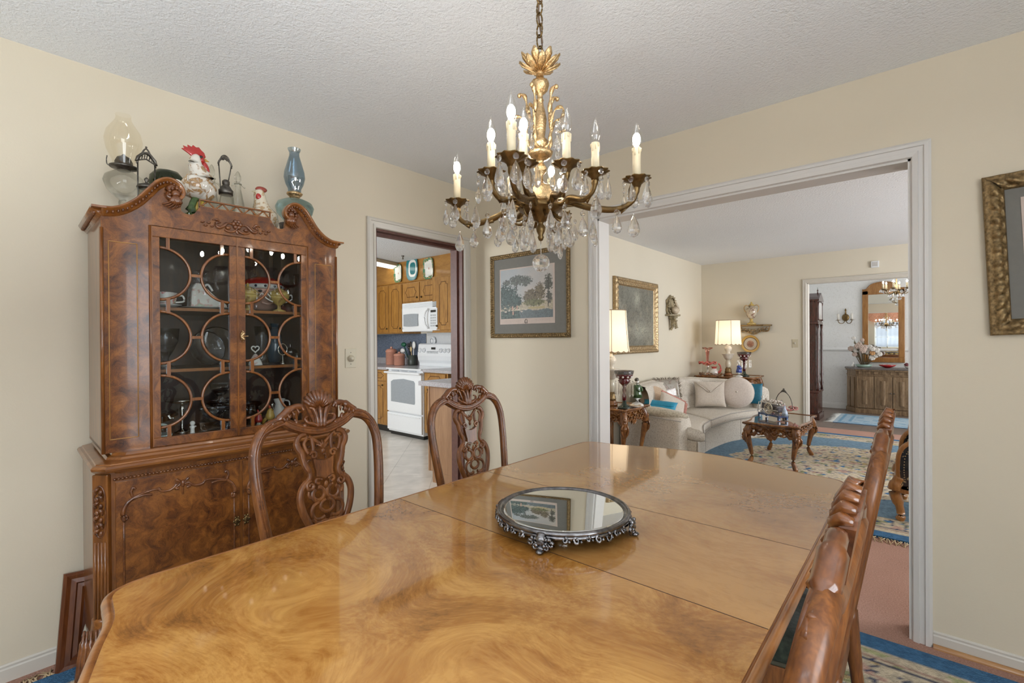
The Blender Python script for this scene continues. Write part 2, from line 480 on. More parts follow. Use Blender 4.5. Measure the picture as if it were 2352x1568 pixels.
M_tile = tile('kitchen_tile', (.66,.62,.56), (.70,.66,.60), (.50,.46,.41), .42, .25, .008, R(45))
M_slate = tile('foyer_tile', (.17,.125,.10), (.20,.15,.12), (.11,.085,.07), .33, .45)
def carpet(name, c, c2):
    m, nt, b = new_mat(name)
    vec = coords(nt); n = noise(nt, vec, 160, 3, 0, .7); n1 = noise(nt, vec, 1.5, 3)
    mx = nt.nodes.new('ShaderNodeMix'); mx.inputs[0].default_value = .3
    nt.links.new(n.outputs[0], mx.inputs[2]); nt.links.new(n1.outputs[0], mx.inputs[3])
    nt.links.new(ramp(nt, mx.outputs[0], [(.36, c2), (.62, c)]), b.inputs['Base Color'])
    b.inputs['Roughness'].default_value = 1; b.inputs['Specular IOR Level'].default_value = .1
    bump(nt, b, n.outputs[0], .9, .01); return m
M_carpet = carpet('pink_carpet', (.60,.36,.28), (.37,.205,.155))
M_wallpaper = None
def wallpaper():
    m, nt, b = new_mat('foyer_wallpaper')
    vec = coords(nt); n = noise(nt, vec, 20, 6, 2.2, .65)
    nt.links.new(ramp(nt, n.outputs[0], [(.40, (.80,.80,.78)), (.56, (.78,.78,.76)), (.68, (.66,.65,.61))]), b.inputs['Base Color'])
    b.inputs['Roughness'].default_value = .8; return m
M_wallpaper = wallpaper()

# ------------------------------------------------------------------ walls with openings
def wall_x(mb, x0, x1, y0, y1, H, holes):
    """slab between x0..x1 running along y, holes (ya,yb,za,zb) sorted"""
    y = y0
    for a, b, za, zb in holes:
        mb.box((x0,y,0),(x1,a,H))
        if za > 0: mb.box((x0,a,0),(x1,b,za))
        if zb < H: mb.box((x0,a,zb),(x1,b,H))
        y = b
    mb.box((x0,y,0),(x1,y1,H)); return mb
def wall_y(mb, y0, y1, x0, x1, H, holes):
    x = x0
    for a, b, za, zb in holes:
        mb.box((x,y0,0),(a,y1,H))
        if za > 0: mb.box((a,y0,0),(b,y1,za))
        if zb < H: mb.box((a,y0,zb),(b,y1,H))
        x = b
    mb.box((x,y0,0),(x1,y1,H)); return mb
HC = 2.44
KD = (-.905, -.135, 2.0)          # kitchen doorway on the left wall
LO = (1.086, 2.602, 2.04)         # wide opening to the living room
FO = (1.43, 3.1, 2.04)            # foyer opening in the far living-room wall
DX, DY = 4.4, -3.75
struct('wall_left', wall_x(MB(), -.13, 0, DY-.12, 0, HC, [(KD[0],KD[1],0,KD[2])]), M_wall)
struct('wall_back', wall_y(MB(), 0, .12, 0, DX+.12, HC, [(LO[0],LO[1],0,LO[2])]), M_wall)
W1 = (1.30, 4.2, .92, 2.06)       # window behind the camera
W2 = (-3.45, -1.85, .8, 2.1)  # invented opening in the unseen right wall, lets in extra light
struct('wall_front', wall_y(MB(), DY-.12, DY, 0, DX+.12, HC, [(W1[0],W1[1],W1[2],W1[3])]), M_wall)
struct('wall_right', wall_x(MB(), DX, DX+.12, DY, 0, HC, [(W2[0],W2[1],W2[2],W2[3])]), M_wall)
struct('ceiling', MB().box((-.13,DY-.12,HC),(DX+.12,.12,HC+.1)), M_ceil)
struct('floor', MB().box((-.13,DY-.12,-.1),(DX+.12,.12,0)), M_carpet)
# living room
LX, LY = 5.4, 5.0
W3 = (1.2, 4.2, .55, 2.15)
W4 = (3.55, 4.9, .5, 2.1)
struct('wall_living_left', MB().box((-.13,.12,0),(0,LY+.12,HC)), M_wall_liv)
struct('wall_living_right', wall_x(MB(), LX, LX+.12, .12, LY+.12, HC, [(W3[0],W3[1],W3[2],W3[3])]), M_wall_liv)
struct('wall_living_far', wall_y(MB(), LY, LY+.12, 0, LX, HC, [(FO[0],FO[1],0,FO[2])]), M_wall_liv)
struct('wall_living_near', MB().box((DX+.12,0,0),(LX+.12,.12,HC)), M_wall_liv)
struct('ceiling_living', MB().box((-.13,.12,HC),(LX+.12,LY+.12,HC+.1)), M_ceil_liv)
struct('floor_living', MB().box((-.13,.12,-.1),(LX+.12,5.45,0)), M_carpet)
# foyer
FY = 7.82
struct('wall_foyer_back', MB().box((.9,FY,0),(4.7,FY+.12,2.6)), M_wallpaper)
struct('wall_foyer_left', MB().box((.88,LY+.12,0),(1.0,FY,2.6)), M_wallpaper)
W5 = (5.5, 7.3, .2, 2.3)  # made-up window, out of view, to light the foyer
struct('wall_foyer_right', wall_x(MB(), 4.5, 4.62, LY+.12, FY, 2.6, [W5]), M_wallpaper)
struct('ceiling_foyer', MB().box((.88,LY+.12,2.6),(4.62,FY+.12,2.7)), M_ceil_liv)
struct('floor_foyer', MB().box((.88,5.45,-.1),(4.62,FY+.12,0)), M_slate)
# kitchen
M_wall_kit = plaster('kitchen_wall_paint', (.66,.61,.52), (.68,.63,.54), .05, .002, 100)
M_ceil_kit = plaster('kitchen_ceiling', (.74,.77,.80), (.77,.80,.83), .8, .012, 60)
KX0, KY0, KY1, KH = -4.35, -2.6, 1.87, 2.42
W6 = (-3.4, -1.2, .95, 2.1)
struct('wall_kitchen_back', MB().box((KX0,KY1,0),(-.13,KY1+.12,KH)), M_wall_kit)
struct('wall_kitchen_left', MB().box((KX0-.12,KY0,0),(KX0,KY1+.12,KH)), M_wall_kit)
struct('wall_kitchen_front', wall_y(MB(), KY0-.12, KY0, KX0, -.13, KH, [W6]), M_wall_kit)
struct('wall_kitchen_right', MB().box((-.16,.0,0),(-.13,KY1,KH)), M_wall_kit)
struct('ceiling_kitchen', MB().box((KX0-.12,KY0-.12,KH),(-.13,KY1+.12,KH+.1)), M_ceil_kit)
struct('floor_kitchen', MB().box((KX0-.12,KY0-.12,-.1),(-.13,KY1+.12,.002)), M_tile)

# ------------------------------------------------------------------ casings, jambs, baseboards
CASE = [(0,0),(0,.012),(.010,.020),(.022,.021),(.024,.015),(.040,.013),(.042,.019),(.060,.015),(.064,.006),(.064,0)]
def casing(name, o, ax, an, w, h, mat, cw=1.0):
    """door casing on three sides; o = bottom corner of the opening, ax along the wall, an out of it"""
    o = Vector(o); ax = Vector(ax); an = Vector(an); up = Vector((0,0,1)); mb = MB()
    pr = [(a*cw, b) for a, b in CASE]
    W_ = pr[-1][0]; path = [o, o+up*h, o+ax*w+up*h, o+ax*w]
    outs = [-ax, -ax+up, ax+up, ax]
    k = len(pr); vs = []; fs = []
    for p, q in zip(path, outs):
        for a, b in pr: vs.append(p + q*(W_-a) + an*b)
    for j in range(3):
        for i in range(k-1): fs.append((j*k+i, j*k+i+1, (j+1)*k+i+1, (j+1)*k+i))
    mb.add(vs, fs, False); return struct(name, mb, mat)
casing('trim_1', (0,KD[0],0), (0,1,0), (1,0,0), KD[1]-KD[0], KD[2], M_trim, 1.0)
casing('trim_2', (LO[0],0,0), (1,0,0), (0,-1,0), LO[1]-LO[0], LO[2], M_trim_cool, 1.02)
casing('trim_3', (FO[0],LY,0), (1,0,0), (0,-1,0), FO[1]-FO[0], FO[2], M_trim, .85)
mb = MB(); mb.box((-.135,KD[0],0),(-.004,KD[0]+.012,KD[2])); mb.box((-.135,KD[1]-.012,0),(-.004,KD[1],KD[2])); mb.box((-.135,KD[0],KD[2]-.012),(-.004,KD[1],KD[2]))
mb.box((-.09,KD[1]-.026,0),(-.05,KD[1]-.01,KD[2])); mb.box((-.09,KD[0],KD[2]-.03),(-.05,KD[1],KD[2]-.01))
struct('trim_4', mb, M_jamb)
mb = MB(); mb.box((LO[0],-.003,0),(LO[0]+.01,.123,LO[2])); mb.box((LO[1]-.01,-.003,0),(LO[1],.123,LO[2])); mb.box((LO[0],-.003,LO[2]-.01),(LO[1],.123,LO[2]))
struct('trim_5', mb, M_trim_cool)
mb = MB(); mb.box((FO[0],LY-.002,0),(FO[0]+.01,LY+.122,FO[2])); mb.box((FO[0],LY-.002,FO[2]-.01),(FO[1],LY+.122,FO[2]))
struct('trim_6', mb, M_trim)
def base_prof(h): return [(0,0),(.012,0),(.012,h*.72),(.008,h*.8),(.009,h*.92),(.004,h),(0,h)]
def baseboard(name, a, b, an, h=.066, mat=None):
    a = Vector(a); b = Vector(b)
    return struct(name, MB().sweep([a,b], base_prof(h), lambda j: (an,(0,0,1))), mat or M_trim)
baseboard('baseboard_left', (0,DY,0), (0,KD[0]-.064,0), (1,0,0))
baseboard('baseboard_back_left', (.0,0,0), (LO[0]-.066,0,0), (0,-1,0))
baseboard('baseboard_back_right', (LO[1]+.066,0,0), (DX,0,0), (0,-1,0))
q = [(.012,0),(.028,0)] + [(.012+.016*cos(t*PI/10), .016*sin(t*PI/10)) for t in range(1,5)] + [(.012,.016)]
struct('trim_7', MB().sweep([Vector((LO[1]+.066,0,0)),Vector((DX,0,0))], q, lambda j: ((0,-1,0),(0,0,1))), M_qround)
baseboard('baseboard_living_far', (0,LY,0), (FO[0]-.055,LY,0), (0,-1,0))
baseboard('baseboard_living_left', (0,.12,0), (0,LY,0), (1,0,0))
M_trim_white = flat('foyer_white_trim', (.80,.80,.78), .4, var=.02)
baseboard('baseboard_foyer', (1.0,FY,0), (4.5,FY,0), (0,-1,0), .1, M_trim_white)
struct('trim_8', MB().sweep([Vector((1.0,FY,1.04)),Vector((4.5,FY,1.04))], [(0,0),(.012,.004),(.026,.02),(.03,.035),(.022,.052),(.01,.062),(0,.066)], lambda j: ((0,-1,0),(0,0,1))), M_trim_white)

# ------------------------------------------------------------------ windows (daylight; side and foyer ones added for light)
M_sash = flat('window_sash', (.75,.75,.73), .4, var=.02)
def window(name, axis, c0, a0, a1, z0, z1, nx, nz):
    """sash with muntins in the wall plane; axis 'x' = wall along x at y=c0"""
    mb = MB(); t = .035
    P = (lambda a,z,d: (a,c0+d,z)) if axis == 'x' else (lambda a,z,d: (c0+d,a,z))
    def bar(p, q, r, s_):
        A = P(p,r,-.02); B = P(q,s_,.02)
        mb.box([min(i,j) for i,j in zip(A,B)], [max(i,j) for i,j in zip(A,B)])
    bar(a0,a1,z0,z0+t); bar(a0,a1,z1-t,z1); bar(a0,a0+t,z0,z1); bar(a1-t,a1,z0,z1)
    for i in range(1,nx):
        a = lerp(a0,a1,i/nx); w = .03 if nx % 2 == 0 and i == nx//2 else .012; bar(a-w,a+w,z0,z1)
    for i in range(1,nz):
        z = lerp(z0,z1,i/nz); bar(a0,a1,z-.011,z+.011)
    return struct(name, mb, M_sash)
def daylight(name, loc, rot, sx, sy, power, col=(1,1,1)):
    l = bpy.data.lights.new(name, 'AREA'); l.shape = 'RECTANGLE'; l.size = sx; l.size_y = sy; l.energy = power; l.color = col
    o = bpy.data.objects.new(name, l); COL.objects.link(o); o.location = loc; o.rotation_euler = rot; return o
window('window_1', 'x', DY-.06, *W1, 8, 3)
window('added_window_side', 'y', DX+.06, *W2, 4, 3)
window('window_3', 'y', LX+.06, *W3, 6, 4)
window('added_window_foyer', 'y', 4.56, *W5, 4, 4)
window('window_6', 'x', KY0-.06, *W6, 4, 3)
P1, P2, P3, P5, P6 = 235, 58, 150, 58, 105
# window behind the camera: sky light from above, and an added low lamp tilted up to brighten the ceiling
daylight('sky_light_dining', ((W1[0]+W1[1])/2+.35, DY-.95, 2.95), (R(50),0,0), 3.3, 1.3, P1, (.87,.94,1))
daylight('ceiling_fill_dining', ((W1[0]+W1[1])/2+.4, DY-.85, .05), (R(125),0,0), 3.4, 1.3, P1*2.5, (.88,.945,1))
daylight('added_light_dining_side', (DX+.16, (W2[0]+W2[1])/2, 1.45), (R(90),0,R(90)), 1.7, 1.4, P2, (.87,.94,1))  # fill lamp behind the invented side window
daylight('daylight_living', (LX+.16, (W3[0]+W3[1])/2, 1.35), (R(90),0,R(90)), 3.1, 1.7, P3, (.97,.985,1))
daylight('added_light_foyer', (4.66, (W5[0]+W5[1])/2, 1.3), (R(90),0,R(90)), 1.9, 2.2, P5, (.98,.99,1))  # added lamp outside the made-up foyer window
daylight('daylight_kitchen', ((W6[0]+W6[1])/2, KY0-.16, 1.55), (R(90),0,0), 2.3, 1.3, P6, (.95,.98,1))
# curtains over the window behind the camera (seen in the foyer mirror)
M_sheer = sheer('sheer_curtain', (.42,.44,.44), .70)
M_valance = fabric('peach_valance', (.72,.36,.22), (.56,.24,.14), 30)
M_cafe = fabric('gold_cafe_curtain', (.50,.36,.12), (.36,.25,.07), 40)
def drape(x0, x1, y, z0, z1, folds, amp, n=60):
    return MB().grid(lambda u,v: (lerp(x0,x1,u), y+amp*sin(u*folds*2*PI), lerp(z0,z1,v)), n*2, 4)
tag(obj('sheer_curtain', drape(1.3,4.2,DY+.05,.95,2.06,22,.012,80), M_sheer), 'sheer white curtain over the window facing the far mirror', 'curtain')
tag(obj('cafe_curtain', drape(1.15,4.3,DY+.05,.30,.90,26,.016,80), M_cafe), 'gold pleated curtain below the window facing the far mirror', 'curtain')
mb = MB().grid(lambda u,v: (lerp(1.1,4.3,u), DY+.1+.02*sin(u*40)+.015*v, 2.2-(.26+.10*abs(sin(u*PI*6)))*v), 120, 8)
tag(obj('valance', mb, M_valance), 'peach swagged valance above the window facing the far mirror', 'valance')
# foyer ceiling-side details
# ------------------------------------------------------------------ dining table
TX0, TX1, TY0, TY1, TZ = 1.312, 2.444, -2.555, -.405, .76
TC = (1.878, -1.48)
def table_outline(inset=0, n=10):
    """top outline, counter-clockwise, relative to the table centre; ends serpentine, corners rounded"""
    hx = .566; P = []
    # near end (y negative), left to right: corner lobe, inward dip, bow at the centre
    near = [(-.566,-.60),(-.566,-.83),(-.562,-.90),(-.545,-.945),(-.515,-.968),(-.47,-.975),(-.40,-.985),(-.30,-1.02),(-.15,-1.062),(0,-1.075)]
    near = near + [(-x,y) for x,y in near[-2::-1]]
    far = [(-x,-y) for x,y in near]
    out = [tuple(p)[:2] for p in spline([(x,y,0) for x,y in near+far], n, True)]
    if inset:
        m = len(out); res = []
        for i in range(m):
            a = Vector(out[i-1]+(0,)) if len(out[i-1]) == 2 else Vector(out[i-1]); b = Vector(out[(i+1) % m]+(0,))
            t = (b-a).normalized(); nrm = Vector((-t.y, t.x, 0))
            res.append((out[i][0]+nrm.x*inset, out[i][1]+nrm.y*inset))
        return res
    return out
tbl = thing('dining_table', 'long burl walnut dining table with glossy veneer top and serpentine moulded edge', 'table', (TC[0],TC[1],0))
inner = table_outline(.016)
def cut_y(poly, ya, yb):
    """clip polygon to ya<=y<=yb"""
    def clip(p, keep, yc):
        out = []
        for i in range(len(p)):
            a = p[i]; b = p[(i+1) % len(p)]
            if keep(a[1]): out.append(a)
            if keep(a[1]) != keep(b[1]):
                t = (yc-a[1])/(b[1]-a[1]); out.append((a[0]+(b[0]-a[0])*t, yc))
        return out
    p = clip(poly, lambda y: y >= ya, ya)
    return clip(p, lambda y: y <= yb, yb)
flat3 = lambda a,b,d: (a,b,d)
for nm, ya, yb, mt in (('tabletop',-2,-.2107,M_table),('table_leaf',-.2103,.2103,M_leaf),('tabletop',.2107,2,M_leaf)):
    obj(nm, MB().prism(cut_y(inner,ya,yb), .73, .76, flat3), mt, tbl)
for y in (-.2105,.2105): obj('leaf_joint', MB().box((-.549,y-.0011,.755),(.549,y+.0011,.7602)), flat('joint_line', (.045,.016,.006), .5), tbl)
out = table_outline(0); m = len(out)
prof = [(.004,.7585),(.0115,.7545),(.013,.752),(.016,.753),(.018,.7615),(.0145,.7605)]
prof = [(-.0165,.7575),(-.0150,.7555),(-.0135,.7555),(-.011,.7590),(-.005,.7590),(.000,.7555),(.003,.748),(.001,.741),(-.004,.736),(-.004,.730),(-.0165,.730)]
def side(j):
    a = Vector((*out[j-1],0)); b = Vector((*out[(j+1) % m],0)); t = (b-a).normalized()
    return (Vector((t.y,-t.x,0)), Vector((0,0,1)))
obj('edge_moulding', MB().sweep([(x,y,0) for x,y in out], prof, side, True, True), M_edge, tbl, 'moulded rounded edge of the table top')
mb = MB(); ap = table_outline(.075, 6)
mb.sweep([(x,y,.64) for x,y in ap], [(0,0),(.02,0),(.02,.09),(0,.09)], lambda j: ((0,0,0) if 0 else (Vector((ap[j][0],ap[j][1],0)).normalized(),(0,0,1))), True)
obj('apron', mb, M_walnut_y, tbl)
def cabriole(mb, x, y, h, ax, ay, s=1.0, n=12):
    """cabriole leg from the floor to h, bowing out along (ax,ay)"""
    d = Vector((ax,ay,0)).normalized()
    tab = [(0,.05,.034),(.03,.055,.036),(.06,.04,.024),(.2,.005,.021),(.4,.0,.026),(.6,.025,.036),(.75,.055,.05),(.86,.055,.058),(.95,.03,.056),(1,.02,.05)]
    pts = [Vector((x,y,t*h)) + d*(o*s) for t,o,r in tab]
    P = spline(pts, 4); rr = [interp([(t*h,r*s) for t,o,r in tab], p.z) for p in P]
    mb.tube(P, rr, n)
    return pts
for sx in (-1,1):
    for sy in (-1,1):
        mb = MB(); cabriole(mb, sx*.44, sy*.84, .66, sx, sy, 1.1)
        d = Vector((sx,sy,0)).normalized()
        lg = obj('leg', mb, M_chair, tbl)
        k = MB()
        for j in range(5):
            a = (j-2)*.35
            q = Vector((d.x*cos(a)-d.y*sin(a), d.x*sin(a)+d.y*cos(a), 0))
            b0 = Vector((sx*.44, sy*.84, 0)) + d*.06
            k.tube(spline([b0+q*.05+Vector((0,0,.60)), b0+q*.066+Vector((0,0,.55)), b0+q*.06+Vector((0,0,.48)), b0+q*.03+Vector((0,0,.40))], 4), [.006]*2+[.011]*8+[.004]*3, 6)
        obj('knee_carving', k, M_chair_carved, lg)

# ------------------------------------------------------------------ mirrored plateau tray on the table
TRX, TRY = 1.869, -1.529
tray = thing('mirror_tray', 'round mirrored plateau tray with ornate tarnished silver border on the dining table', 'tray', (TRX,TRY,TZ))
TR = lambda a, r, z: (r*cos(a), r*sin(a), z)
obj('mirror', MB().lathe([(.001,.0490),(.162,.0490),(.1745,.0478)], 72), flat('silvered_mirror', (.82,.86,.85), .01, 1, var=.01), tray, 'bevelled round mirror plate')
obj('rim', MB().lathe([(.168,.040),(.181,.040),(.1865,.0435),(.187,.048),(.184,.052),(.179,.053),(.1750,.0505),(.1735,.0478),(.168,.045)], 72, caps=False), M_silver, tray)
mb = MB(); n_ = 40
for i in range(n_):
    a = 2*PI*i/n_
    if i % 10 in (1,2,3): continue
    h = (.014,.010,.016,.019,.012)[i % 5]
    sp = spiral((0,.041-h*.55), h*.62, .0025, PI/2, 1.15*(1 if i % 2 else -1), 10)
    mb.tube([TR(a+p[0]/.187, .1865+.002*sin(p[1]*300), p[1]) for p in sp], [.0042]*6+[.003]*5, 6)
    mb.ball(TR(a+.06, .188, .036-h*.4), .0042, 6, 4)
mb.lathe([(.176,.031),(.184,.0315),(.186,.041),(.176,.041)], 60, caps=False, fn=lambda a,t: 1+.008*sin(a*40))
obj('pierced_gallery', mb, M_silver, tray)
for i in range(4):
    a = 2*PI*(i*10+2)/n_; M = Matrix.Rotation(a, 4, 'Z'); mb = MB(); f = MB()
    f.tube(spline([(.182,0,.044),(.194,0,.032),(.189,0,.018),(.197,0,.010)], 4), [.013]*4+[.011]*4+[.010]*5, 8, flat=.7)
    f.ball((.198,0,.0062), (.012,.011,.006), 8, 5)
    for s in (-1,1):
        for k_, zz in ((1,.030),(2.1,.026),(1.2,.016)):
            sp = spiral((s*.013*k_, zz), .010, .003, PI/2, s*1.2, 9)
            f.tube([(.188+.0015*k_, p[0], p[1]) for p in sp], .0042, 6)
        f.ball((.195, s*.010, .020), .0055, 6, 4); f.ball((.193, s*.022, .036), .0055, 6, 4)
    mb.join(f, M); obj('foot', mb, M_silver, tray)

# ------------------------------------------------------------------ dining chairs
CHF = [(.190,.43),(.203,.52),(.219,.631),(.228,.706),(.235,.778),(.2385,.846),(.237,.889),(.229,.925),(.212,.958),(.184,.983),(.142,.996),(.126,.990),(.098,.973),(.050,.955),(.0,.948)]
def bx(z): return -.17*(z-.45)
def ch(y, z, d=0): return (bx(z)+d, y, z)
def make_chair(label, grp):
    t = thing('dining_chair', label, 'chair', (0,0,0), 0, grp)
    half = [(y,z) for y,z in CHF]
    path = half + [(-y,z) for y,z in half[-2::-1]]
    P = spline([ch(y,z) for y,z in path], 4)
    mb = MB(); mb.tube(P, .0195, 10, flat=.85, up=(1,0,.17))
    obj('back_frame', mb, M_chair, t)
    gr = MB()
    for s in (.010,-.010):
        Q = [Vector(p)+Vector((.0135,0,0)) for p in spline([ch(y*(1+s*1.6 if abs(y)>.15 else 1), z+(s*.9 if abs(y)<.2 else 0)) for y,z in path], 4)]
        gr.tube(Q, .004, 5)
    obj('frame_bead', gr, M_chair_carved, t)
    # crest carving: shell, leaf fans, volutes
    cr = MB(); up = (1,0,.17)
    nf = 9
    for i in range(nf):
        a = lerp(-1.02, 1.02, i/(nf-1)); L = .052+.012*cos(a*1.2)
        c0 = (sin(a)*.014, 1.030+cos(a)*.006); c1 = (sin(a)*(L+.004), 1.030+cos(a)*L)
        mid = (lerp(c0[0],c1[0],.6)*1.06, lerp(c0[1],c1[1],.6))
        cr.tube([ch(*c0,.010), ch(*mid,.015), ch(*c1,.006), ch(c1[0]*1.04,c1[1]-.002,-.006)], [.004,.0085,.0095,.005], 7, flat=.9, up=up)
    cr.prism([(sin(a)*.055, 1.030+cos(a)*.055) for a in [lerp(-1.25,1.25,k/12) for k in range(13)]]+[(.018,.962),(-.018,.962)], -.010, .008, lambda a,b,d: ch(a,b,d))
    for s in (-1,0,1):
        cr.tube(spline([ch(s*.012,.960,.012), ch(s*.014,.995,.016), ch(s*.026,1.030,.016), ch(s*.040,1.036,.012)],4), [.009]*4+[.007]*5+[.004]*4, 7, up=up)
    for s in (-1,1):
        # inner leaf curling out from the stem
        cr.tube(spline([ch(s*.010,.965,.010), ch(s*.030,.975,.014), ch(s*.052,.985,.014), ch(s*.058,1.000,.010), ch(s*.046,1.004,.008)],4), [.008]*6+[.006]*6+[.004]*5, 7, up=up)
        # big C scroll from shell to shoulder
        q = [ch(s*.058,1.028,.004), ch(s*.066,1.040,.006), ch(s*.084,1.043,.006), ch(s*.108,1.036,.005), ch(s*.130,1.018,.004), ch(s*.152,1.003,.004), ch(s*.176,.993,.006), ch(s*.196,.995,.006)]
        cr.tube(spline(q,4), [.008]*4+[.012]*8+[.016]*8+[.011]*5+[.005]*4, 8, up=up)
        for k in range(5):
            u = k/4; y0 = lerp(.070,.140,u); z0 = lerp(1.036,1.008,u)
            cr.tube([ch(s*y0,z0+.010,.014), ch(s*(y0-.006),z0-.004,.018), ch(s*(y0-.004),z0-.018,.012)], [.003,.0055,.002], 6, up=up)
        q = spiral((s*.100,.992), .026, .008, PI/2, -s*.9, 12)
        cr.tube([ch(a,b,.006) for a,b in q], [.0085]*7+[.006]*6, 7, up=up)
        cr.ball(ch(s*.060,.972,.008), .009, 8, 6)
        for k in range(5):
            u = k/4; y0 = lerp(.196,.236,u); z0 = lerp(.982,.900,u)
            cr.tube([ch(s*y0,z0+.012,.010), ch(s*(y0+.012),z0,.006), ch(s*(y0+.002),z0-.016,.012)], [.003,.007,.003], 6, up=up)
    obj('crest_carving', cr, M_chair_carved, t, 'carved shell and leaf crest')
    # pierced splat
    sp = MB(); dd = .006
    def st(pts, r, k=4, d=dd): sp.tube(spline([ch(y,z,d) for y,z in pts], k), r, 7, flat=.75, up=up)
    for s in (-1,1):
        st([(s*.060,.942),(s*.082,.936),(s*.094,.918),(s*.092,.898),(s*.080,.878),(s*.076,.855),(s*.070,.832),(s*.057,.806),(s*.056,.786),(s*.068,.772)], [.011]*9+[.013]*10+[.012]*9+[.010]*9)
        st([(s*.060,.925),(s*.070,.910),(s*.066,.890),(s*.058,.872)], .006, 4, .012)
        q = spiral((s*.058,.757), .018, .004, PI*.55 if s > 0 else PI*.45, s*-1.3, 14)
        sp.tube([ch(a,b,.011) for a,b in q], [.0068]*9+[.005]*6, 7, up=up)
        st([(s*.068,.772),(s*.088,.752),(s*.098,.722),(s*.096,.690),(s*.086,.655),(s*.070,.620),(s*.056,.585),(s*.050,.545),(s*.048,.50),(s*.050,.455)], .0135, 4)
        st([(s*.050,.932),(s*.040,.926),(s*.036,.905),(s*.036,.880),(s*.046,.862)], .0075)
        st([(s*.040,.928),(s*.026,.915),(s*.014,.905),(s*.004,.895)], .0065)
        q = spiral((s*.038,.862), .015, .004, PI*.1 if s > 0 else PI*.9, s*1.1, 12)
        sp.tube([ch(a,b,.010) for a,b in q], .0055, 6, up=up)
        q = spiral((s*.029,.722), .025, .022, PI/2, s*.92, 16)
        sp.tube([ch(a,b,.004) for a,b in q], .0085, 7, flat=.7, up=up)
        st([(s*.050,.748),(s*.062,.742),(s*.066,.725),(s*.058,.712)], .006)
        st([(s*.012,.770),(s*.030,.776),(s*.036,.765),(s*.022,.757)], .006)
        st([(s*.004,.698),(s*.020,.690),(s*.026,.672),(s*.014,.658),(s*.0,.654)], .007)
        st([(s*.030,.694),(s*.052,.684),(s*.060,.662),(s*.050,.640),(s*.030,.634),(s*.012,.640)], .0075)
        st([(s*.060,.640),(s*.040,.622),(s*.020,.626),(s*.0,.618)], .009)
        st([(s*.060,.560),(s*.03,.54),(s*.0,.55)], .009)
    shield = [(-.040,.852),(-.022,.842),(0,.838),(.022,.842),(.040,.852),(.036,.825),(.031,.800),(.033,.786),(.014,.782),(0,.774),(-.014,.782),(-.033,.786),(-.031,.800),(-.036,.825)]
    sp.prism(shield, -.006, .011, lambda a,b,d: ch(a,b,d))
    for k in range(5):
        a = (k-2)*.5
        sp.tube([ch(0,.882,.008), ch(sin(a)*.012,.888+cos(a)*.010,.012), ch(sin(a)*.026,.886+cos(a)*.026,.006)], [.005,.006,.002], 6, up=up)
    sp.ball(ch(0,.872,.008), (.006,.008,.012), 8, 6); sp.ball(ch(0,.752,.010), (.006,.008,.014), 8, 6)
    sp.prism([(-.055,.470),(.055,.470),(.05,.440),(-.05,.440)], -.008, .010, lambda a,b,d: ch(a,b,d))
    obj('splat', sp, M_chair, t, 'pierced scrolled back splat', bevel=.002)
    # seat
    seat = [(.0,.195),(.0,-.195),(.06,-.205),(.40,-.262),(.455,-.24),(.47,0),(.455,.24),(.40,.262),(.06,.205)]
    seat = [tuple(p)[:2] for p in spline([(a,b,0) for a,b in seat], 4, True)]
    mb = MB(); mb.prism(seat, .36, .43, flat3); obj('seat_rail', mb, M_chair, t, bevel=.006)
    cu = MB(); n = len(seat); vs = []; fs = []
    rings = [(1.0,.43),(.99,.455),(.94,.472),(.8,.482),(.5,.487),(.02,.488)]
    for k_, z in rings:
        for a,b in seat: vs.append((.23+(a-.23)*k_*.97, b*k_*.97, z))
    for j in range(len(rings)-1):
        for i in range(n): fs.append((j*n+i, j*n+(i+1) % n, (j+1)*n+(i+1) % n, (j+1)*n+i))
    cu.add(vs, fs); obj('seat', cu, M_seat, t, 'dark green upholstered seat')
    gm = MB(); gm.tube([(.23+(a-.23)*.985, b*.985, .436) for a,b in seat], .006, 6, True); obj('gimp_trim', gm, M_gimp, t)
    for s in (-1,1):
        mb = MB(); cabriole(mb, .40, s*.20, .37, .4, s, .9); obj('leg', mb, M_chair, t)
        mb = MB(); mb.tube(spline([(0,s*.19,.45),(-.01,s*.19,.3),(-.035,s*.19,.12),(-.075,s*.19,.0)],5), [.020]*6+[.017]*5+[.016]*5, 8); obj('leg', mb, M_chair, t)
    return t
M_seat = fabric('dark_green_damask', (.035,.045,.030), (.018,.024,.017), 60)
M_gimp = flat('gimp_cord', (.055,.05,.03), .8)
G = 'carved dining chairs round the long table'
c1 = make_chair('carved dining chair in front of the china cabinet, nearest it', G)
c1.location = (1.0,-1.752,0)
dup(c1, (1.0,-.987,0), 0, 'carved dining chair in front of the kitchen doorway', G)
dup(c1, (2.465,-1.872,0), PI, 'carved dining chair seen edge-on in the lower right foreground', G)
dup(c1, (2.467,-1.04,0), PI, 'carved dining chair seen edge-on, the farther one by the wide opening', G)
# ------------------------------------------------------------------ china cabinet
CAB = (.055, -1.858); CROT = R(-2.6)
def cw(p, l, z):   # cabinet coordinates (depth from wall, sideways, up) to world
    return (CAB[0]+p*cos(CROT)-l*sin(CROT), CAB[1]+p*sin(CROT)+l*cos(CROT), z)
cab = thing('china_cabinet', 'tall burl walnut china cabinet with scrolled pediment, glazed fretwork doors and carved base', 'cabinet', (CAB[0],CAB[1],0), CROT)
# base carcass
mb = MB(); hw = .455; bp = .435
poly = [(0,-hw),(bp-.03,-hw),(bp,-hw+.035),(bp,hw-.035),(bp-.03,hw),(0,hw)]
mb.prism(poly, .14, .83, flat3); mb.prism([(0,-hw+.02),(bp-.03,-hw+.02),(bp-.03,hw-.02),(0,hw-.02)], .10, .14, flat3)
obj('base_carcass', mb, M_walnut, cab, bevel=.003)
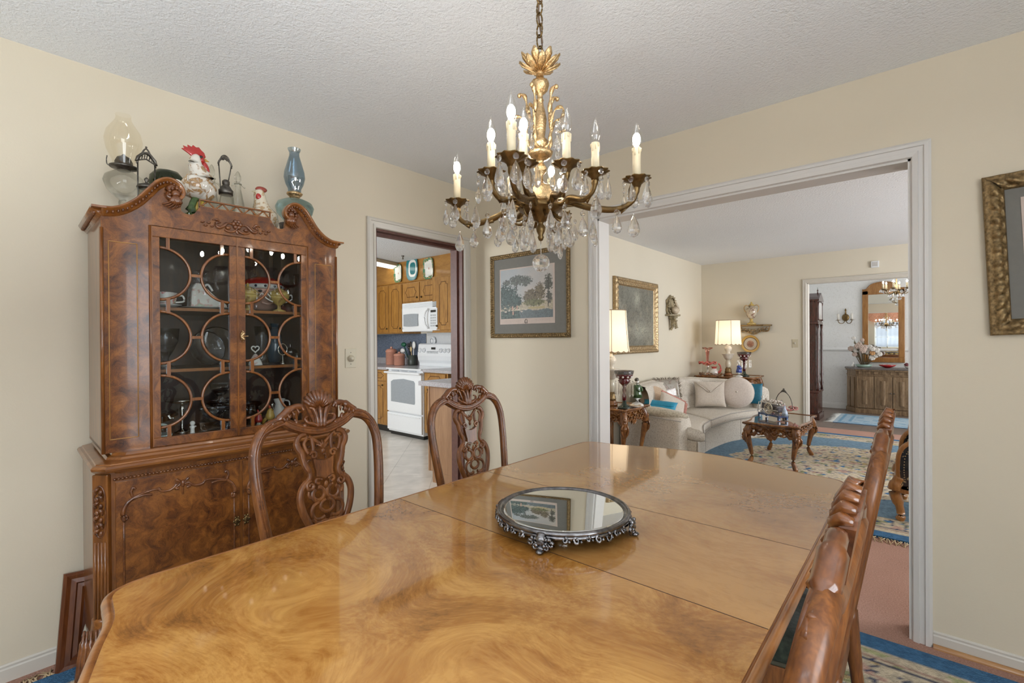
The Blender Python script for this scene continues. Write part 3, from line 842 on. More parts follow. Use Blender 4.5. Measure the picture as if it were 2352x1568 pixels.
# feet
for sx in (-1,1):
    mb = MB()
    mb.tube(spline([(.40,sx*.425,.31),(.41,sx*.432,.26),(.435,sx*.452,.19),(.445,sx*.46,.12),(.425,sx*.442,.05),(.43,sx*.446,.0)],4), [.042]*4+[.048]*5+[.056]*4+[.052]*4+[.036]*4, 10)
    ft = obj('front_foot', mb, M_burl, cab)
    k = MB()
    for j in range(6):
        a = (j-2.5)*.32; o = Vector((cos(a)*.7, sx*(.3+sin(a)*.7), 0)).normalized()
        b0 = Vector((.43, sx*.448, 0))
        k.tube(spline([b0+o*.048+Vector((-.015,0,.30)), b0+o*.056+Vector((-.005,0,.25)), b0+o*.066+Vector((0,0,.19)), b0+o*.066+Vector((.005,0,.13)), b0+o*.05+Vector((0,0,.07))],4), [.004]*3+[.010]*9+[.005]*5, 6)
    k.tube([tuple(Vector((.43,sx*.448,0))+Vector((.05*cos(a)+.0, sx*.05*(sin(a)), .11+.03*sin(2*a)))) for a in [lerp(-.5,1.9,i/10) for i in range(11)]], .007, 6)
    obj('carving', k, M_carved, ft)
    obj('rear_foot', MB().box((.0,sx*.455-.02*(1+sx),0),(.04,sx*.455+.02*(1-sx),.14)), M_walnut, cab)
# ledge
def step_slab(mb, p1, w, z0, z1, rows, p0=0):
    """plate with a moulded rim: rows of (inset, z) from bottom to top, canted front corners"""
    n = 6; vs = []
    for ins, z in rows:
        a = p1-ins; b = w-ins; c = .035
        vs += [(p0,-b,z),(a-c,-b,z),(a,-b+c,z),(a,b-c,z),(a-c,b,z),(p0,b,z)]
    fs = [tuple(range(n-1,-1,-1)), tuple(range(len(vs)-n,len(vs)))]
    for j in range(len(rows)-1):
        for i in range(n): fs.append((j*n+i, j*n+(i+1) % n, (j+1)*n+(i+1) % n, (j+1)*n+i))
    return mb.add(vs, fs, False)
obj('ledge', step_slab(MB(), .50, .472, .822, .86, [(.05,.818),(.045,.826),(.022,.832),(.010,.834),(.002,.842),(.0,.850),(.006,.857),(.014,.858),(.016,.862),(.045,.868),(.05,.876),(.062,.879),(.066,.888)]), M_walnut_y, cab, 'moulded ledge between base and upper case', bevel=.001)
# bead string
mb = MB()
for i in range(74): mb.ball((bp+.003, -.405+.81*i/73, .798), (.0055,.0062,.0055), 6, 4)
obj('bead_moulding', mb, M_carved, cab)
# corner posts
for sx in (-1,1):
    M = Matrix.Translation((bp-.014, sx*(hw-.018), 0)) @ Matrix.Rotation(sx*R(42), 4, 'Z')
    mb = MB(); mb.box((-.01,-.026,.15),(.012,.026,.82)); q = MB(); q.join(mb, M)
    po = obj('corner_post', q, M_walnut, cab, bevel=.003)
    k = MB()
    for j in range(4):
        y = -.0165+.011*j
        k.tube([(.012,y,.315),(.012,y,.585)], .0042, 6)
    k2 = MB(); k2.join(k, M); obj('reeding', k2, M_walnut, po)
    k = MB()
    k.tube([(.012+.001*sin(t),.019*cos(t),.692+.090*(1 if sin(t)>0 else -1)*abs(sin(t))**.6) for t in [2*PI*i/28 for i in range(28)]], .0035, 6, True)
    for j in range(7):
        z = .765-.024*j; s = 1 if j % 2 else -1
        k.tube(spline([(.014,0,z+.012),(.018,s*.006,z+.006),(.019,s*.012,z-.002),(.015,s*.009,z-.012)],3), [.003]*2+[.0065]*4+[.003]*4, 6)
        k.ball((.016,-s*.006,z-.004), (.006,.007,.009), 7, 5)
    k2 = MB(); k2.join(k, M); obj('floral_carving', k2, M_carved, po)
# base doors
def mould(pts, r, d, mb, k=4):
    mb.tube(spline([(bp+d, l, z) for l, z in pts], k), r, 6)
for sx in (-1,1):
    c = sx*.2045
    mb = MB(); mb.box((bp-.004,c-.199,.20),(bp+.006,c+.199,.788))
    dr = obj('cupboard_door', mb, M_burl, cab, bevel=.002)
    k = MB(); D = .008
    for s in (-1,1):
        f = lambda a, z: (c+s*a, z)
        mould([f(.172,.665),f(.166,.655),f(.174,.648),f(.180,.662),f(.176,.690),f(.158,.716),f(.120,.732),f(.085,.738),f(.07,.732)], [.004]*8+[.0075]*8+[.0065]*8+[.004]*9, D, k)
        mould([f(.150,.722),f(.156,.742),f(.150,.760),f(.144,.752)], .005, D, k)
        mould([f(.150,.720),f(.120,.726),f(.095,.722)], .004, D+.003, k)
        mould([f(.075,.740),f(.068,.728),f(.045,.724),f(.028,.732),f(.018,.744)], .005, D, k)
        mould([f(.177,.648),f(.177,.28)], .0035, .006, k)
        for j in range(3): mould([f(.004,.742),f(.012+.006*j,.752-.012*j),f(.020-.004*j,.760-.018*j)], [.004]*4+[.0055]*5, D, k)
    k.ball((bp+.010, c, .742), (.008,.008,.015), 8, 6)
    mould([(c,.735),(c,.715),(c,.700)], [.004]*4+[.003]*5, D, k)
    obj('door_carving', k, M_carved, dr, 'raised carved scroll moulding')
    e = MB(); le = -sx*(-.018) if sx > 0 else -.018
    le = .018 if sx > 0 else -.018
    e.ball((bp+.008, le, .543), (.004,.011,.015), 8, 6)
    for a in range(6): e.ball((bp+.008, le+.011*cos(a*PI/3), .543+.017*sin(a*PI/3)), (.003,.005,.006), 6, 4)
    obj('escutcheon', e, M_brass_dark, dr, 'pierced brass key plate')
# upper carcass (open box)
UZ0, UZ1, up_, uh = .888, 1.76, .395, .433
mb = MB()
mb.box((0,-uh,UZ0),(up_,-uh+.018,UZ1)); mb.box((0,uh-.018,UZ0),(up_,uh,UZ1))
mb.box((.012,-uh,1.742),(up_,uh,UZ1)); mb.box((.012,-uh,UZ0),(up_,uh,UZ0+.014))
obj('upper_case', mb, M_walnut, cab, bevel=.002)
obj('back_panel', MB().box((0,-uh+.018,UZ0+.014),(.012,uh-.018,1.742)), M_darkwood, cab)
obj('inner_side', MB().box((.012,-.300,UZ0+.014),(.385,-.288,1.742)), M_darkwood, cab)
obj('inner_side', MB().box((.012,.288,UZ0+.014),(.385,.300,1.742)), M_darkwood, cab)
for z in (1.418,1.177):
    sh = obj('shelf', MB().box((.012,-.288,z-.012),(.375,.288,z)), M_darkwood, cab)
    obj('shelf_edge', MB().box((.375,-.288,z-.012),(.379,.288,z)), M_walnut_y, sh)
# concave side panels on the front
def zlow(l):   # frieze lower line
    a = abs(l)
    return interp([(0,1.722),(.293,1.722),(.31,1.712),(.34,1.697),(.37,1.690),(.41,1.689),(.44,1.690)], a)
for sx in (-1,1):
    vs = lambda u: (up_+.016-.007*sin(u*PI), sx*lerp(.293,.433,u))
    mb = MB()
    mb.grid(lambda u,v: (vs(u)[0], vs(u)[1], lerp(UZ0, zlow(vs(u)[1])+.004, v)), 12, 2)
    mb.grid(lambda u,v: (vs(u)[0]-.014, vs(u)[1], lerp(UZ0, zlow(vs(u)[1])+.004, v)), 12, 2)
    pn = obj('side_panel', mb, M_burl, cab)
    k = MB()
    for a, b, c_, d in ((.28,.28,.935,1.645),(.86,.86,.935,1.645)):
        k.tube([(vs(a)[0]+.0005, vs(a)[1], c_),(vs(a)[0]+.0005, vs(a)[1], d)], .0016, 4)
    for z in (.935,1.645): k.tube([(vs(lerp(.28,.86,i/6))[0]+.0005, vs(lerp(.28,.86,i/6))[1], z) for i in range(7)], .0016, 4)
    obj('stringing', k, M_stringing, pn, 'pale inlaid line')
    st = MB()
    st.tube([(up_+.016, sx*.433, UZ0),(up_+.016, sx*.433, 1.69)], .006, 6); st.tube([(up_+.017, sx*.294, UZ0),(up_+.017, sx*.294, 1.72)], .005, 6)
    obj('stile_bead', st, M_walnut, pn)
# glazed doors
GW = .0075
for sx in (-1,1):
    la, lb = (.0015,.2915)
    dr = obj('glazed_door', None or (lambda m: m)(MB().box((up_,sx*lb if sx<0 else la,UZ0),(up_+.018,-la if sx<0 else lb,.921)).box((up_,-lb if sx<0 else la,1.680),(up_+.018,-la if sx<0 else lb,1.720)).box((up_,-lb if sx<0 else la,.921),(up_+.018,-(lb-.0265) if sx<0 else la+.0285,1.680)).box((up_,-(la+.0285) if sx<0 else lb-.0265,.921),(up_+.018,-la if sx<0 else lb,1.680))), M_burl, cab, bevel=.002)
    g0, g1 = sorted((sx*(la+.0285), sx*(lb-.0265)))
    obj('glass_pane', MB().box((up_+.006,g0,.921),(up_+.008,g1,1.680)), M_pane, dr)
    k = MB(); q = up_+.012
    for z0 in (1.544,1.3005,1.057):
        for e, s in ((g0,1),(g1,-1)):
            k.tube([(q, e+s*.099*cos(a), z0+.099*sin(a)) for a in [lerp(-PI/2,PI/2,i/20) for i in range(21)]], GW*.72, 6, flat=.8, up=(1,0,0))
            b = e+s*.026
            zt = 1.680 if z0 > 1.5 else None
            if z0 > 1.5: k.box((q-.005,b-.006,z0+.093),(q+.005,b+.006,1.680))
            else: k.box((q-.005,b-.006,z0+.093),(q+.005,b+.006,z0+.2435-.093))
            if z0 < 1.1: k.box((q-.005,b-.006,.921),(q+.005,b+.006,z0-.093))
        k.box((q-.005,g0+.098,z0-.0055),(q+.005,g1-.098,z0+.0055))
    obj('fretwork', k, M_walnut, dr, 'curved wooden tracery over the glass')
    if sx > 0:
        h = MB()
        h.tube(spline([(q+.012,.014,1.328),(q+.018,.020,1.318),(q+.016,.010,1.304),(q+.020,.020,1.292),(q+.012,.016,1.280)],5), [.003]*5+[.0055]*11+[.003]*5, 6)
        h.ball((q+.010,.015,1.305), (.010,.009,.020), 8, 6); h.tube([(q+.012,.020,1.305),(q+.03,.032,1.306)], .0022, 6)
        obj('door_pull', h, M_gold, dr, 'ornate brass pull')
k = MB()
for l in (-.2905,.0,.2905): k.box((up_+.012,l-.003,UZ0+.002),(up_+.020,l+.003,1.718))
obj('astragal', k, M_walnut, cab)
# pediment board with swan-neck outline
Lc = [(-.433,1.752),(-.40,1.757),(-.365,1.775),(-.33,1.806),(-.30,1.845),(-.275,1.878),(-.25,1.895),(-.228,1.897),(-.208,1.886),(-.196,1.866),(-.197,1.846),(-.208,1.834)]
notch = [(-.214,1.822),(-.205,1.800),(-.185,1.785),(-.165,1.783),(-.148,1.792),(-.138,1.812),(-.134,1.821)]
left = [tuple(p)[:2] for p in spline([(a,b,0) for a,b in Lc], 4)] + notch
topc = left + [(-a,b) for a,b in left[::-1]]
low = [(l, zlow(l)) for l in [lerp(.433,-.433,i/40) for i in range(41)]]
nf = len(topc); vs = []; fs = []
def pp(l): return up_+.016-(.007*sin((abs(l)-.293)/.14*PI) if abs(l) > .293 else 0)
K = 60
def ztop(l):
    # outline height at l, outside the scroll overhang
    a = max(-abs(l), -.4328)
    pts = [p for p in left if True]
    best = None
    for (x0,z0),(x1,z1) in zip(left, left[1:]):
        lo, hi = min(x0,x1), max(x0,x1)
        if lo-1e-9 <= a <= hi+1e-9 and hi > lo:
            z = z0+(z1-z0)*(a-x0)/(x1-x0); best = z if best is None else max(best, z)
    return best if best is not None else 1.823
mb = MB()
ls = [lerp(-.433,.433,i/120) for i in range(121)]
for side_, dd_ in ((0,0),(1,-.018)):
    mb.grid(lambda u,v: (pp(lerp(-.433,.433,u))+dd_, lerp(-.433,.433,u), lerp(zlow(lerp(-.433,.433,u)), ztop(lerp(-.433,.433,u)), v)), 120, 3, smooth=False)
mb.grid(lambda u,v: (pp(lerp(-.433,.433,u))-.018*v, lerp(-.433,.433,u), ztop(lerp(-.433,.433,u))), 120, 1, smooth=False)
pd = obj('pediment', mb, M_burl, cab, 'scrolled swan-neck pediment')
# cornice along the swan necks and returning along the sides
for sx in (-1,1):
    pth = [tuple(p)[:2] for p in spline([(a,b,0) for a,b in Lc], 5)]
    P = [(pp(a), -sx*a if sx > 0 else a, b) for a, b in pth]
    P = [(p, (a if sx < 0 else -a), b) for (p,_,b),(a,_2) in zip(P, pth)]
    def sd(j):
        a = pth[max(j-1,0)]; b = pth[min(j+1,len(pth)-1)]
        t = Vector((b[0]-a[0], b[1]-a[1])).normalized(); n = Vector((-t.y, t.x))
        return ((1,0,0), (0, n.x*(1 if sx < 0 else -1), n.y))
    prof = [(-.012,-.022),(.004,-.022),(.006,-.017),(.010,-.015),(.016,-.006),(.024,-.002),(.028,.004),(.028,.009),(-.012,.009)]
    k = MB(); k.sweep(P, prof, sd, False, True)
    k.sweep([(0,sx*.433,1.752),(pp(.433),sx*.433,1.752)], prof, lambda j: ((0,sx,0),(0,0,1)), False, True)
    # mitre lump at the corner
    k.box((pp(.433)-.012, min(sx*.421,sx*.461), 1.754),(pp(.433)+.028, max(sx*.421,sx*.461), 1.761))
    cn = obj('cornice', k, M_walnut_y, cab)
    g = MB(); acc = 0
    PP = spline(P, 4); last = PP[0]; i = 0
    for j in range(1, len(PP)):
        acc += (PP[j]-last).length; last = PP[j]
        if acc > .0135:
            acc = 0; o, u = sd(min(j//4, len(pth)-1)); c_ = PP[j]+Vector(o)*.015+Vector(u)*(-.008)
            g.ball(c_, (.008,.0048,.0075), 6, 4)
    obj('egg_carving', g, M_carved, cn)
    g = MB()
    for j in range(26): g.ball((.02+j*.0148, sx*.449, 1.744), (.0048,.008,.0075), 6, 4)
    obj('side_egg_carving', g, M_carved, cn)
    # scroll boss: shell with hanging leaf
    b = MB(); cl, cz = sx*.216, 1.850; pf = up_+.020
    q = spiral((cl,cz), .030, .010, PI/2, sx*-1.15, 18)
    b.tube([(pf+.006,a,z) for a,z in q], [.010]*12+[.008]*7, 8)
    b.ball((pf+.012,cl,cz), (.016,.016,.016), 10, 6)
    for j in range(9):
        a = 2*PI*j/9; b.ball((pf+.014, cl+.021*cos(a), cz+.021*sin(a)), (.009,.0075,.0075), 6, 4)
    for j in range(6):
        a = lerp(-.75,.55,j/5); s = -sx
        b.tube(spline([(pf+.018,cl,cz-.004),(pf+.022,cl+sin(a)*.016,cz-.024),(pf+.018,cl+sin(a)*.030-s*.0,cz-.044+.01*abs(a)),(pf+.010,cl+sin(a)*.040+sx*.014,cz-.060+.02*abs(a))],3), [.004]*2+[.0085]*4+[.003]*4, 6)
    obj('scroll_boss', b, M_carved, cn, 'carved shell boss at the scroll end')
# frieze carving
k = MB(); pf = up_+.018
def fr(pts, r, kk=4): k.tube(spline([(pf+.002,l,z) for l,z in pts], kk), r, 6)
for s in (-1,1):
    fr([(s*.010,1.762),(s*.022,1.772),(s*.038,1.770),(s*.052,1.756),(s*.066,1.748),(s*.078,1.756),(s*.076,1.768),(s*.066,1.768)], [.004]*8+[.0065]*12+[.0045]*9)
    fr([(s*.004,1.748),(s*.018,1.738),(s*.034,1.738),(s*.046,1.744)], .005)
    fr([(s*.060,1.768),(s*.075,1.780),(s*.090,1.776)], [.003]*3+[.006]*3+[.003]*3)
    for j in range(4): k.ball((pf+.003, s*(.092+.011*j), 1.756+.006*((j % 2)*2-1)), (.004,.008,.0045), 6, 4)
    k.ball((pf+.004, s*.034, 1.752), (.006,.010,.007), 8, 5)
for j in range(6): k.ball((pf+.004, .013*cos(j*PI/3), 1.772+.013*sin(j*PI/3)), (.006,.009,.009), 7, 5)
k.ball((pf+.008, 0, 1.772), .007, 8, 6)
fr([(0,1.760),(-.004,1.745),(.004,1.732)], .005)
obj('frieze_carving', k, M_carved, pd, 'carved flower and leaf spray')
# pierced gallery rail
k = MB(); z0, z1, p0, p1 = 1.822, 1.853, up_+.004, up_+.014
k.box((p0,-.134,z0),(p1,.136,z0+.004)); k.box((p0,-.134,z1-.005),(p1+.002,.136,z1)); k.box((p0,-.134,z0),(p1,-.130,z1)); k.box((p0,.132,z0),(p1,.136,z1))
for j in range(5):
    a = -.130+.0525*j; b = a+.0525; m_ = (a+b)/2
    for (u0,w0),(u1,w1) in (((a,z0),(m_,z1-.004)),((m_,z1-.004),(b,z0))):
        k.tube([((p0+p1)/2,u0,w0+.002),((p0+p1)/2,u1,w1)], .0032, 5, flat=1.4, up=(1,0,0))
obj('gallery_rail', k, M_walnut_y, cab, 'pierced lattice rail at the centre of the pediment')

# ------------------------------------------------------------------ china and glass in the cabinet
def cthing(name, label, cat, p, l, z, rz=0, group=None): return thing(name, label, cat, cw(p,l,z), CROT+rz, group)
Z1, Z2, Z3 = 1.4185, 1.1775, .9025
def ctag(name, mb, mat, label, cat, p, l, z, rz=0, group=None, bevel=0):
    o = obj(name, mb, mat, None, bevel=bevel); o.location = cw(p,l,z); o.rotation_euler = (0,0,CROT+rz)
    return tag(o, label, cat, group)
M_floral = None
def mat_floral(name, base, spots, scale=40):
    m, nt, b = new_mat(name); vec = coords(nt); n = noise(nt, vec, scale, 3, .5)
    nt.links.new(ramp(nt, n.outputs[0], [(.50, base), (.58, spots[0]), (.64, spots[1]), (.70, base)]), b.inputs['Base Color'])
    b.inputs['Roughness'].default_value = .12; b.inputs['Coat Weight'].default_value = .6; return m
M_floral = mat_floral('floral_china', (.80,.78,.74), [(.72,.20,.22),(.35,.45,.25)])
M_floral2 = mat_floral('pale_floral_china', (.78,.76,.70), [(.68,.42,.38),(.45,.55,.42)], 30)
# top shelf
t = cthing('teacup', 'square floral teacup on a white saucer, left end of the top shelf', 'cup', .30, -.232, Z1)
obj('saucer', MB().lathe([(.02,0),(.03,.002),(.058,.012),(.060,.014),(.03,.006),(.001,.005)], 28), M_ceram, t)
obj('cup', MB().lathe([(.018,.006),(.030,.010),(.038,.030),(.042,.062),(.040,.062),(.036,.030),(.02,.012),(.001,.011)], 24, fn=lambda a,t_: 1+.08*cos(4*a)), M_floral, t)
obj('handle', MB().tube(spline([(.0,.038,.050),(.0,.062,.052),(.0,.066,.030),(.0,.036,.024)],5), .004, 6), M_ceram, t)
t = cthing('cheese_dish', 'wedge-shaped floral china cheese dish on a white plate, top shelf', 'dish', .24, -.065, Z1)
obj('plate', MB().lathe([(.03,0),(.05,.002),(.098,.010),(.100,.012),(.05,.006),(.001,.005)], 32, fn=lambda a,t_: 1-.25*abs(sin(a))**2 if 0 else 1), M_ceram, t)
mb = MB(); mb.prism([(-.072,.008),(.068,.008),(.066,.026),(.02,.062),(-.030,.112),(-.052,.116),(-.066,.09)], -.038, .038, lambda a,b,d: (d,a,b))
cv = obj('wedge_cover', mb, M_floral2, t, bevel=.012)
obj('cover_knob', MB().tube(spline([(0,-.02,.095),(0,.0,.112),(0,.018,.085)],5), .005, 6), M_ceram, cv)
def gold_cup(lab, l, first=None):
    t = cthing('gold_lidded_cup', lab, 'cup', .30, l, Z1, 0, 'gold lidded cups on the top shelf')
    obj('bowl', MB().lathe([(.030,0),(.028,.006),(.008,.014),(.007,.030),(.024,.042),(.042,.062),(.044,.072),(.040,.072)], 20, fn=lambda a,t_: 1+.05*cos(10*a)), M_goldchina, t)
    obj('lid', MB().lathe([(.044,.072),(.046,.078),(.034,.096),(.014,.108),(.004,.112),(.007,.120),(.0,.127)], 20, fn=lambda a,t_: 1+.06*cos(10*a)), M_goldchina, t)
    for s in (-1,1): obj('handle', MB().tube(spline([(0,s*.040,.066),(0,s*.060,.084),(0,s*.066,.066),(0,s*.050,.054),(0,s*.030,.046)],4), .0032, 6), M_ceram, t)
    return t
M_goldchina = mat_floral('gold_fluted_china', (.58,.42,.12), [(.30,.17,.06),(.70,.55,.22)], 24)
gc = gold_cup('fluted gold lidded cup on the top shelf, beside the centre stile', .075)
dup(gc, cw(.31,.205,Z1), CROT+.2, 'fluted gold lidded cup on the top shelf, in front of the pink head jar')
t = cthing('head_jar', 'large pink ceramic head jar with a red spotted cap on the top shelf', 'jar', .17, .185, Z1)
M_pink = flat('pink_glaze', (.62,.36,.28), .15, coat=.5); M_redg = flat('red_glaze', (.42,.025,.02), .12, coat=.6)
mb = MB().ball((0,0,.088), (.078,.088,.088), 20, 14, fn=lambda d: 1-.05*(d.z < -.6))
mb.ball((.082,-.012,.085), (.022,.018,.020), 10, 8); mb.ball((.066,-.050,.072), (.020,.022,.022), 10, 8); mb.ball((.066,.030,.072), (.020,.022,.022), 10, 8)
mb.tube(spline([(.078,-.035,.048),(.085,-.01,.040),(.078,.018,.048)],5), .006, 6)
obj('head', mb, M_pink, t)
mb = MB().ball((-.004,0,.128), (.080,.092,.050), 20, 12); mb.ball((-.02,.075,.12), (.03,.04,.03), 10, 8)
obj('cap', mb, M_redg, t); mb = MB()
mb.lathe([(.080,.112),(.088,.116),(.088,.132),(.078,.136)], 28, fn=lambda a,t_: 1.02); cb = obj('cap_band', mb, M_ceram, t)
for j in range(6): obj('spot', MB().ball((.086*cos(-1.1+.44*j), .088*sin(-1.1+.44*j), .124), (.006,.008,.007), 8, 5), flat('dark_blue_glaze', (.03,.04,.07), .2), cb)
for s in (-1,1): obj('eye', MB().ball((.072,s*.028-.010,.100), (.008,.010,.006), 8, 6), M_black, t)
t = cthing('cruet', 'small silver mounted cranberry glass cruet, right end of the top shelf', 'cruet', .28, .258, Z1)
M_cran = crystal('cranberry_glass', (.62,.10,.12), .3)
obj('body', MB().lathe([(.024,0),(.032,.008),(.030,.024),(.012,.050),(.008,.064)], 18), M_cran, t)
obj('collar', MB().lathe([(.008,.064),(.011,.066),(.010,.086),(.014,.100),(.008,.112),(.003,.122)], 14), M_chrome, t)
obj('handle', MB().tube(spline([(0,-.010,.098),(0,-.03,.085),(0,-.034,.055),(0,-.018,.03)],5), .003, 6), M_chrome, t)
# middle shelf
def bowlprof(r, h, foot, stem, t_=.004):
    return [(foot,0),(foot*.9,.005),(.012,stem*.3),(.010,stem*.7),(.018,stem),(r*.6,stem+h*.18),(r*.9,stem+h*.5),(r,stem+h),(r-t_,stem+h),(r*.86,stem+h*.5),(r*.55,stem+h*.22),(.001,stem+h*.12)]
fac = lambda n, a_=.03: (lambda a,t_: 1+a_*cos(n*a))
ctag('glass_compote', MB().lathe(bowlprof(.047,.105,.032,.055), 24, fn=fac(12,.02)), M_cut, 'tall footed clear glass compote, left end of the middle shelf', 'compote', .27, -.222, Z2)
def plate_up(name, r, lab, p, l, z, rz, mat, n=24):
    mb = MB(); q = MB().lathe([(r*.1,0),(r*.6,.002),(r*.95,.014),(r,.018),(r*.95,.018),(r*.55,.007),(.001,.006)], 36, fn=fac(n,.02))
    mb.join(q, Matrix.Translation((0,0,r)) @ Matrix.Rotation(R(78),4,'Y'))
    ctag(name, mb, mat, lab, 'plate', p, l, z, rz)
plate_up('glass_plate', .075, 'cut glass plate standing on edge at the left of the middle shelf', .24, -.075, Z2, .3, M_cut)
plate_up('lace_edge_plate', .085, 'round lace-edged glass plate standing behind the cut glass plate', .17, -.015, Z2, .0, M_cut, 36)
t = cthing('china_bell', 'white china bell with an open heart handle on the middle shelf', 'bell', .32, .098, Z2)
obj('bell_body', MB().lathe([(.030,0),(.029,.006),(.020,.026),(.010,.044),(.004,.050)], 20), M_floral2, t)
hp = [(.016*sin(a)**3, .072+.0010*(13*cos(a)-5*cos(2*a)-2*cos(3*a)-cos(4*a))) for a in [2*PI*i/28 for i in range(28)]]
obj('heart_handle', MB().tube([(0,y,z) for y,z in hp], .0032, 6, True, up=(1,0,0)), M_ceram, t)
ctag('glass_vase', MB().lathe([(.026,0),(.024,.004),(.018,.020),(.020,.06),(.027,.12),(.034,.175),(.032,.175),(.024,.11),(.016,.03),(.001,.012)], 12), M_cut, 'tall plain glass vase at the right of the middle shelf', 'vase', .25, .150, Z2)
t = cthing('silver_mirror_stand', 'small silver wreath-handled holder on the middle shelf', 'holder', .33, .212, Z2)
obj('base', MB().lathe([(.016,0),(.014,.004),(.004,.012),(.003,.040),(.0,.042)], 14), M_chrome, t)
obj('wreath', MB().tube([(0,.020*cos(a),.068+.026*sin(a)) for a in [2*PI*i/24 for i in range(24)]], [.003+.0012*(i % 2) for i in range(24)], 6, True), M_chrome, t)
t = cthing('sugar_bowl', 'lidded silver and glass sugar bowl, right end of the middle shelf', 'bowl', .29, .262, Z2)
obj('bowl', MB().lathe([(.022,0),(.028,.006),(.034,.024),(.032,.050),(.030,.050),(.001,.01)], 20), M_cut, t)
obj('lid', MB().lathe([(.034,.050),(.034,.054),(.024,.066),(.006,.074),(.004,.080),(.006,.088),(.0,.094)], 20), M_silver, t)
ctag('blue_vase', MB().lathe([(.03,0),(.034,.02),(.040,.08),(.030,.14),(.016,.17),(.022,.195),(.02,.195),(.001,.05)], 20), flat('cobalt_glass', (.02,.07,.12), .1, coat=.5), 'tall dark blue vase in the right back of the middle shelf', 'vase', .10, .262, Z2)
# bottom shelf
t = cthing('silver_tazza', 'slim stemmed silver tazza on the bottom shelf', 'tazza', .22, -.158, Z3)
obj('dish', MB().lathe([(.006,.118),(.03,.122),(.062,.134),(.064,.138),(.058,.138),(.03,.127),(.001,.124)], 28), M_chrome, t)
obj('stem', MB().lathe([(.030,0),(.028,.004),(.008,.012),(.004,.03),(.006,.06),(.009,.10),(.006,.118)], 16), M_chrome, t)
ctag('leaf_dish', MB().grid(lambda u,v: ((u-.5)*.09*sin(PI*min(1,v*.9+.05)), (v-.5)*.11, .075+.03*abs(u-.5)*2-.02*sin(PI*v)), 10, 12).lathe([(.02,0),(.006,.01),(.005,.055)], 10), M_cut, 'leaf-shaped glass dish on a foot, left end of the bottom shelf', 'dish', .26, -.235, Z3)
mb = MB().lathe([(.015,0),(.014,.006),(.008,.012),(.007,.028),(.011,.036),(.005,.042)], 14); mb.ball((0,0,.050), .0095, 10, 8); mb.ball((.0,.011,.036), .003, 6, 4)
ctag('pawn_figurine', mb, M_ceram, 'tiny white pawn-shaped figurine at the front of the bottom shelf', 'figurine', .34, -.148, Z3)
mb = MB(); mb.box((-.034,-.048,0),(.034,.048,.006)); mb.prism([(-.04,.006),(.04,.006),(.05,.045),(-.05,.045)], -.03, .03, lambda a,b,d: (d,a,b))
ctag('square_glass_box', mb, M_cut, 'square cut glass trinket box on the bottom shelf', 'box', .30, -.060, Z3, .1, None, .004)
def ruffle(r, h, n, a_, z0=0): return MB().lathe([(r*.35,z0),(r*.5,z0+h*.15),(r*.8,z0+h*.55),(r,z0+h),(r*.96,z0+h),(r*.7,z0+h*.5),(.001,z0+h*.15)], 40, fn=lambda a,t_: 1+a_*cos(n*a)*(1 if .35 < t_ < .9 else .3))
ctag('ruffled_bowl', ruffle(.055,.05,9,.10), M_cut, 'ruffled cut glass bowl resting on the square glass box', 'bowl', .29, -.055, Z3+.046)
mb = MB().lathe(bowlprof(.06,.05,.04,.06), 28, fn=fac(14,.04)); mb.join(MB().lathe(bowlprof(.045,.05,.02,.05), 28, fn=fac(14,.04)), Matrix.Translation((0,0,.09)))
ctag('glass_epergne', mb, M_cut, 'two-tier cut glass compote at the middle back of the bottom shelf', 'compote', .15, .005, Z3)
ctag('scalloped_bowl', MB().lathe([(.02,0),(.03,.004),(.05,.05),(.056,.10),(.053,.10),(.045,.05),(.001,.01)], 40, fn=lambda a,t_: 1+.12*cos(3*a)*t_), M_cut, 'boat-shaped cut glass bowl behind the red bird', 'bowl', .23, .098, Z3)
def bird(name, lab, l, p, col, acc, h):
    t = cthing(name, lab, 'figurine', p, l, Z3)
    s = h/.075
    mb = MB(); mb.tube([tuple(Vector(q)*s) for q in spline([(-.004,0,.022),(0,0,.034),(.002,0,.046),(.004,0,.058),(.005,0,.066)],3)], [k*s for k in [.010,.014,.017,.018,.017,.016,.014,.013,.012,.011,.009,.007,.004]], 12)
    obj('body', mb, col, t)
    obj('tail', MB().tube([tuple(Vector(q)*s) for q in [(-.006,-.010,.030),(-.012,-.018,.018),(-.016,-.022,.004)]], [.006*s,.007*s,.004*s], 8), col, t)
    obj('crest', MB().tube([tuple(Vector(q)*s) for q in [(.002,0,.064),(0,-.002,.074),(-.004,-.003,.080)]], [.005*s,.004*s,.001*s], 8), acc, t)
    obj('beak', MB().tube([tuple(Vector(q)*s) for q in [(.010,.004,.060),(.020,.007,.057)]], [.004*s,.0008*s], 6), flat('beak_yellow', (.55,.30,.05), .3), t)
    mb = MB().lathe([(.016*s,0),(.015*s,.006*s),(.008*s,.012*s),(.007*s,.024*s)], 12); mb.ball((.010*s,.008*s,.006*s), .007*s, 8, 6); obj('stump', mb, M_stump, t)
M_stump = mat_floral('green_white_stump', (.62,.62,.50), [(.15,.28,.10),(.55,.12,.10)], 90)
bird('red_bird_figurine', 'small red bird figurine on a flowered stump, bottom shelf', .104, .335, M_redg, M_redg, .072)
bird('yellow_bird_figurine', 'yellow bird figurine with a red crest, bottom shelf', .156, .325, flat('yellow_glaze', (.60,.40,.08), .15, coat=.5), flat('crest_red', (.45,.07,.03), .2), .086)
t = cthing('white_pitcher', 'white bird-shaped china pitcher at the right of the bottom shelf', 'pitcher', .26, .222, Z3)
obj('body', MB().lathe([(.022,0),(.030,.01),(.034,.035),(.024,.062),(.018,.085),(.026,.108),(.024,.108),(.001,.05)], 20), M_ceram, t)
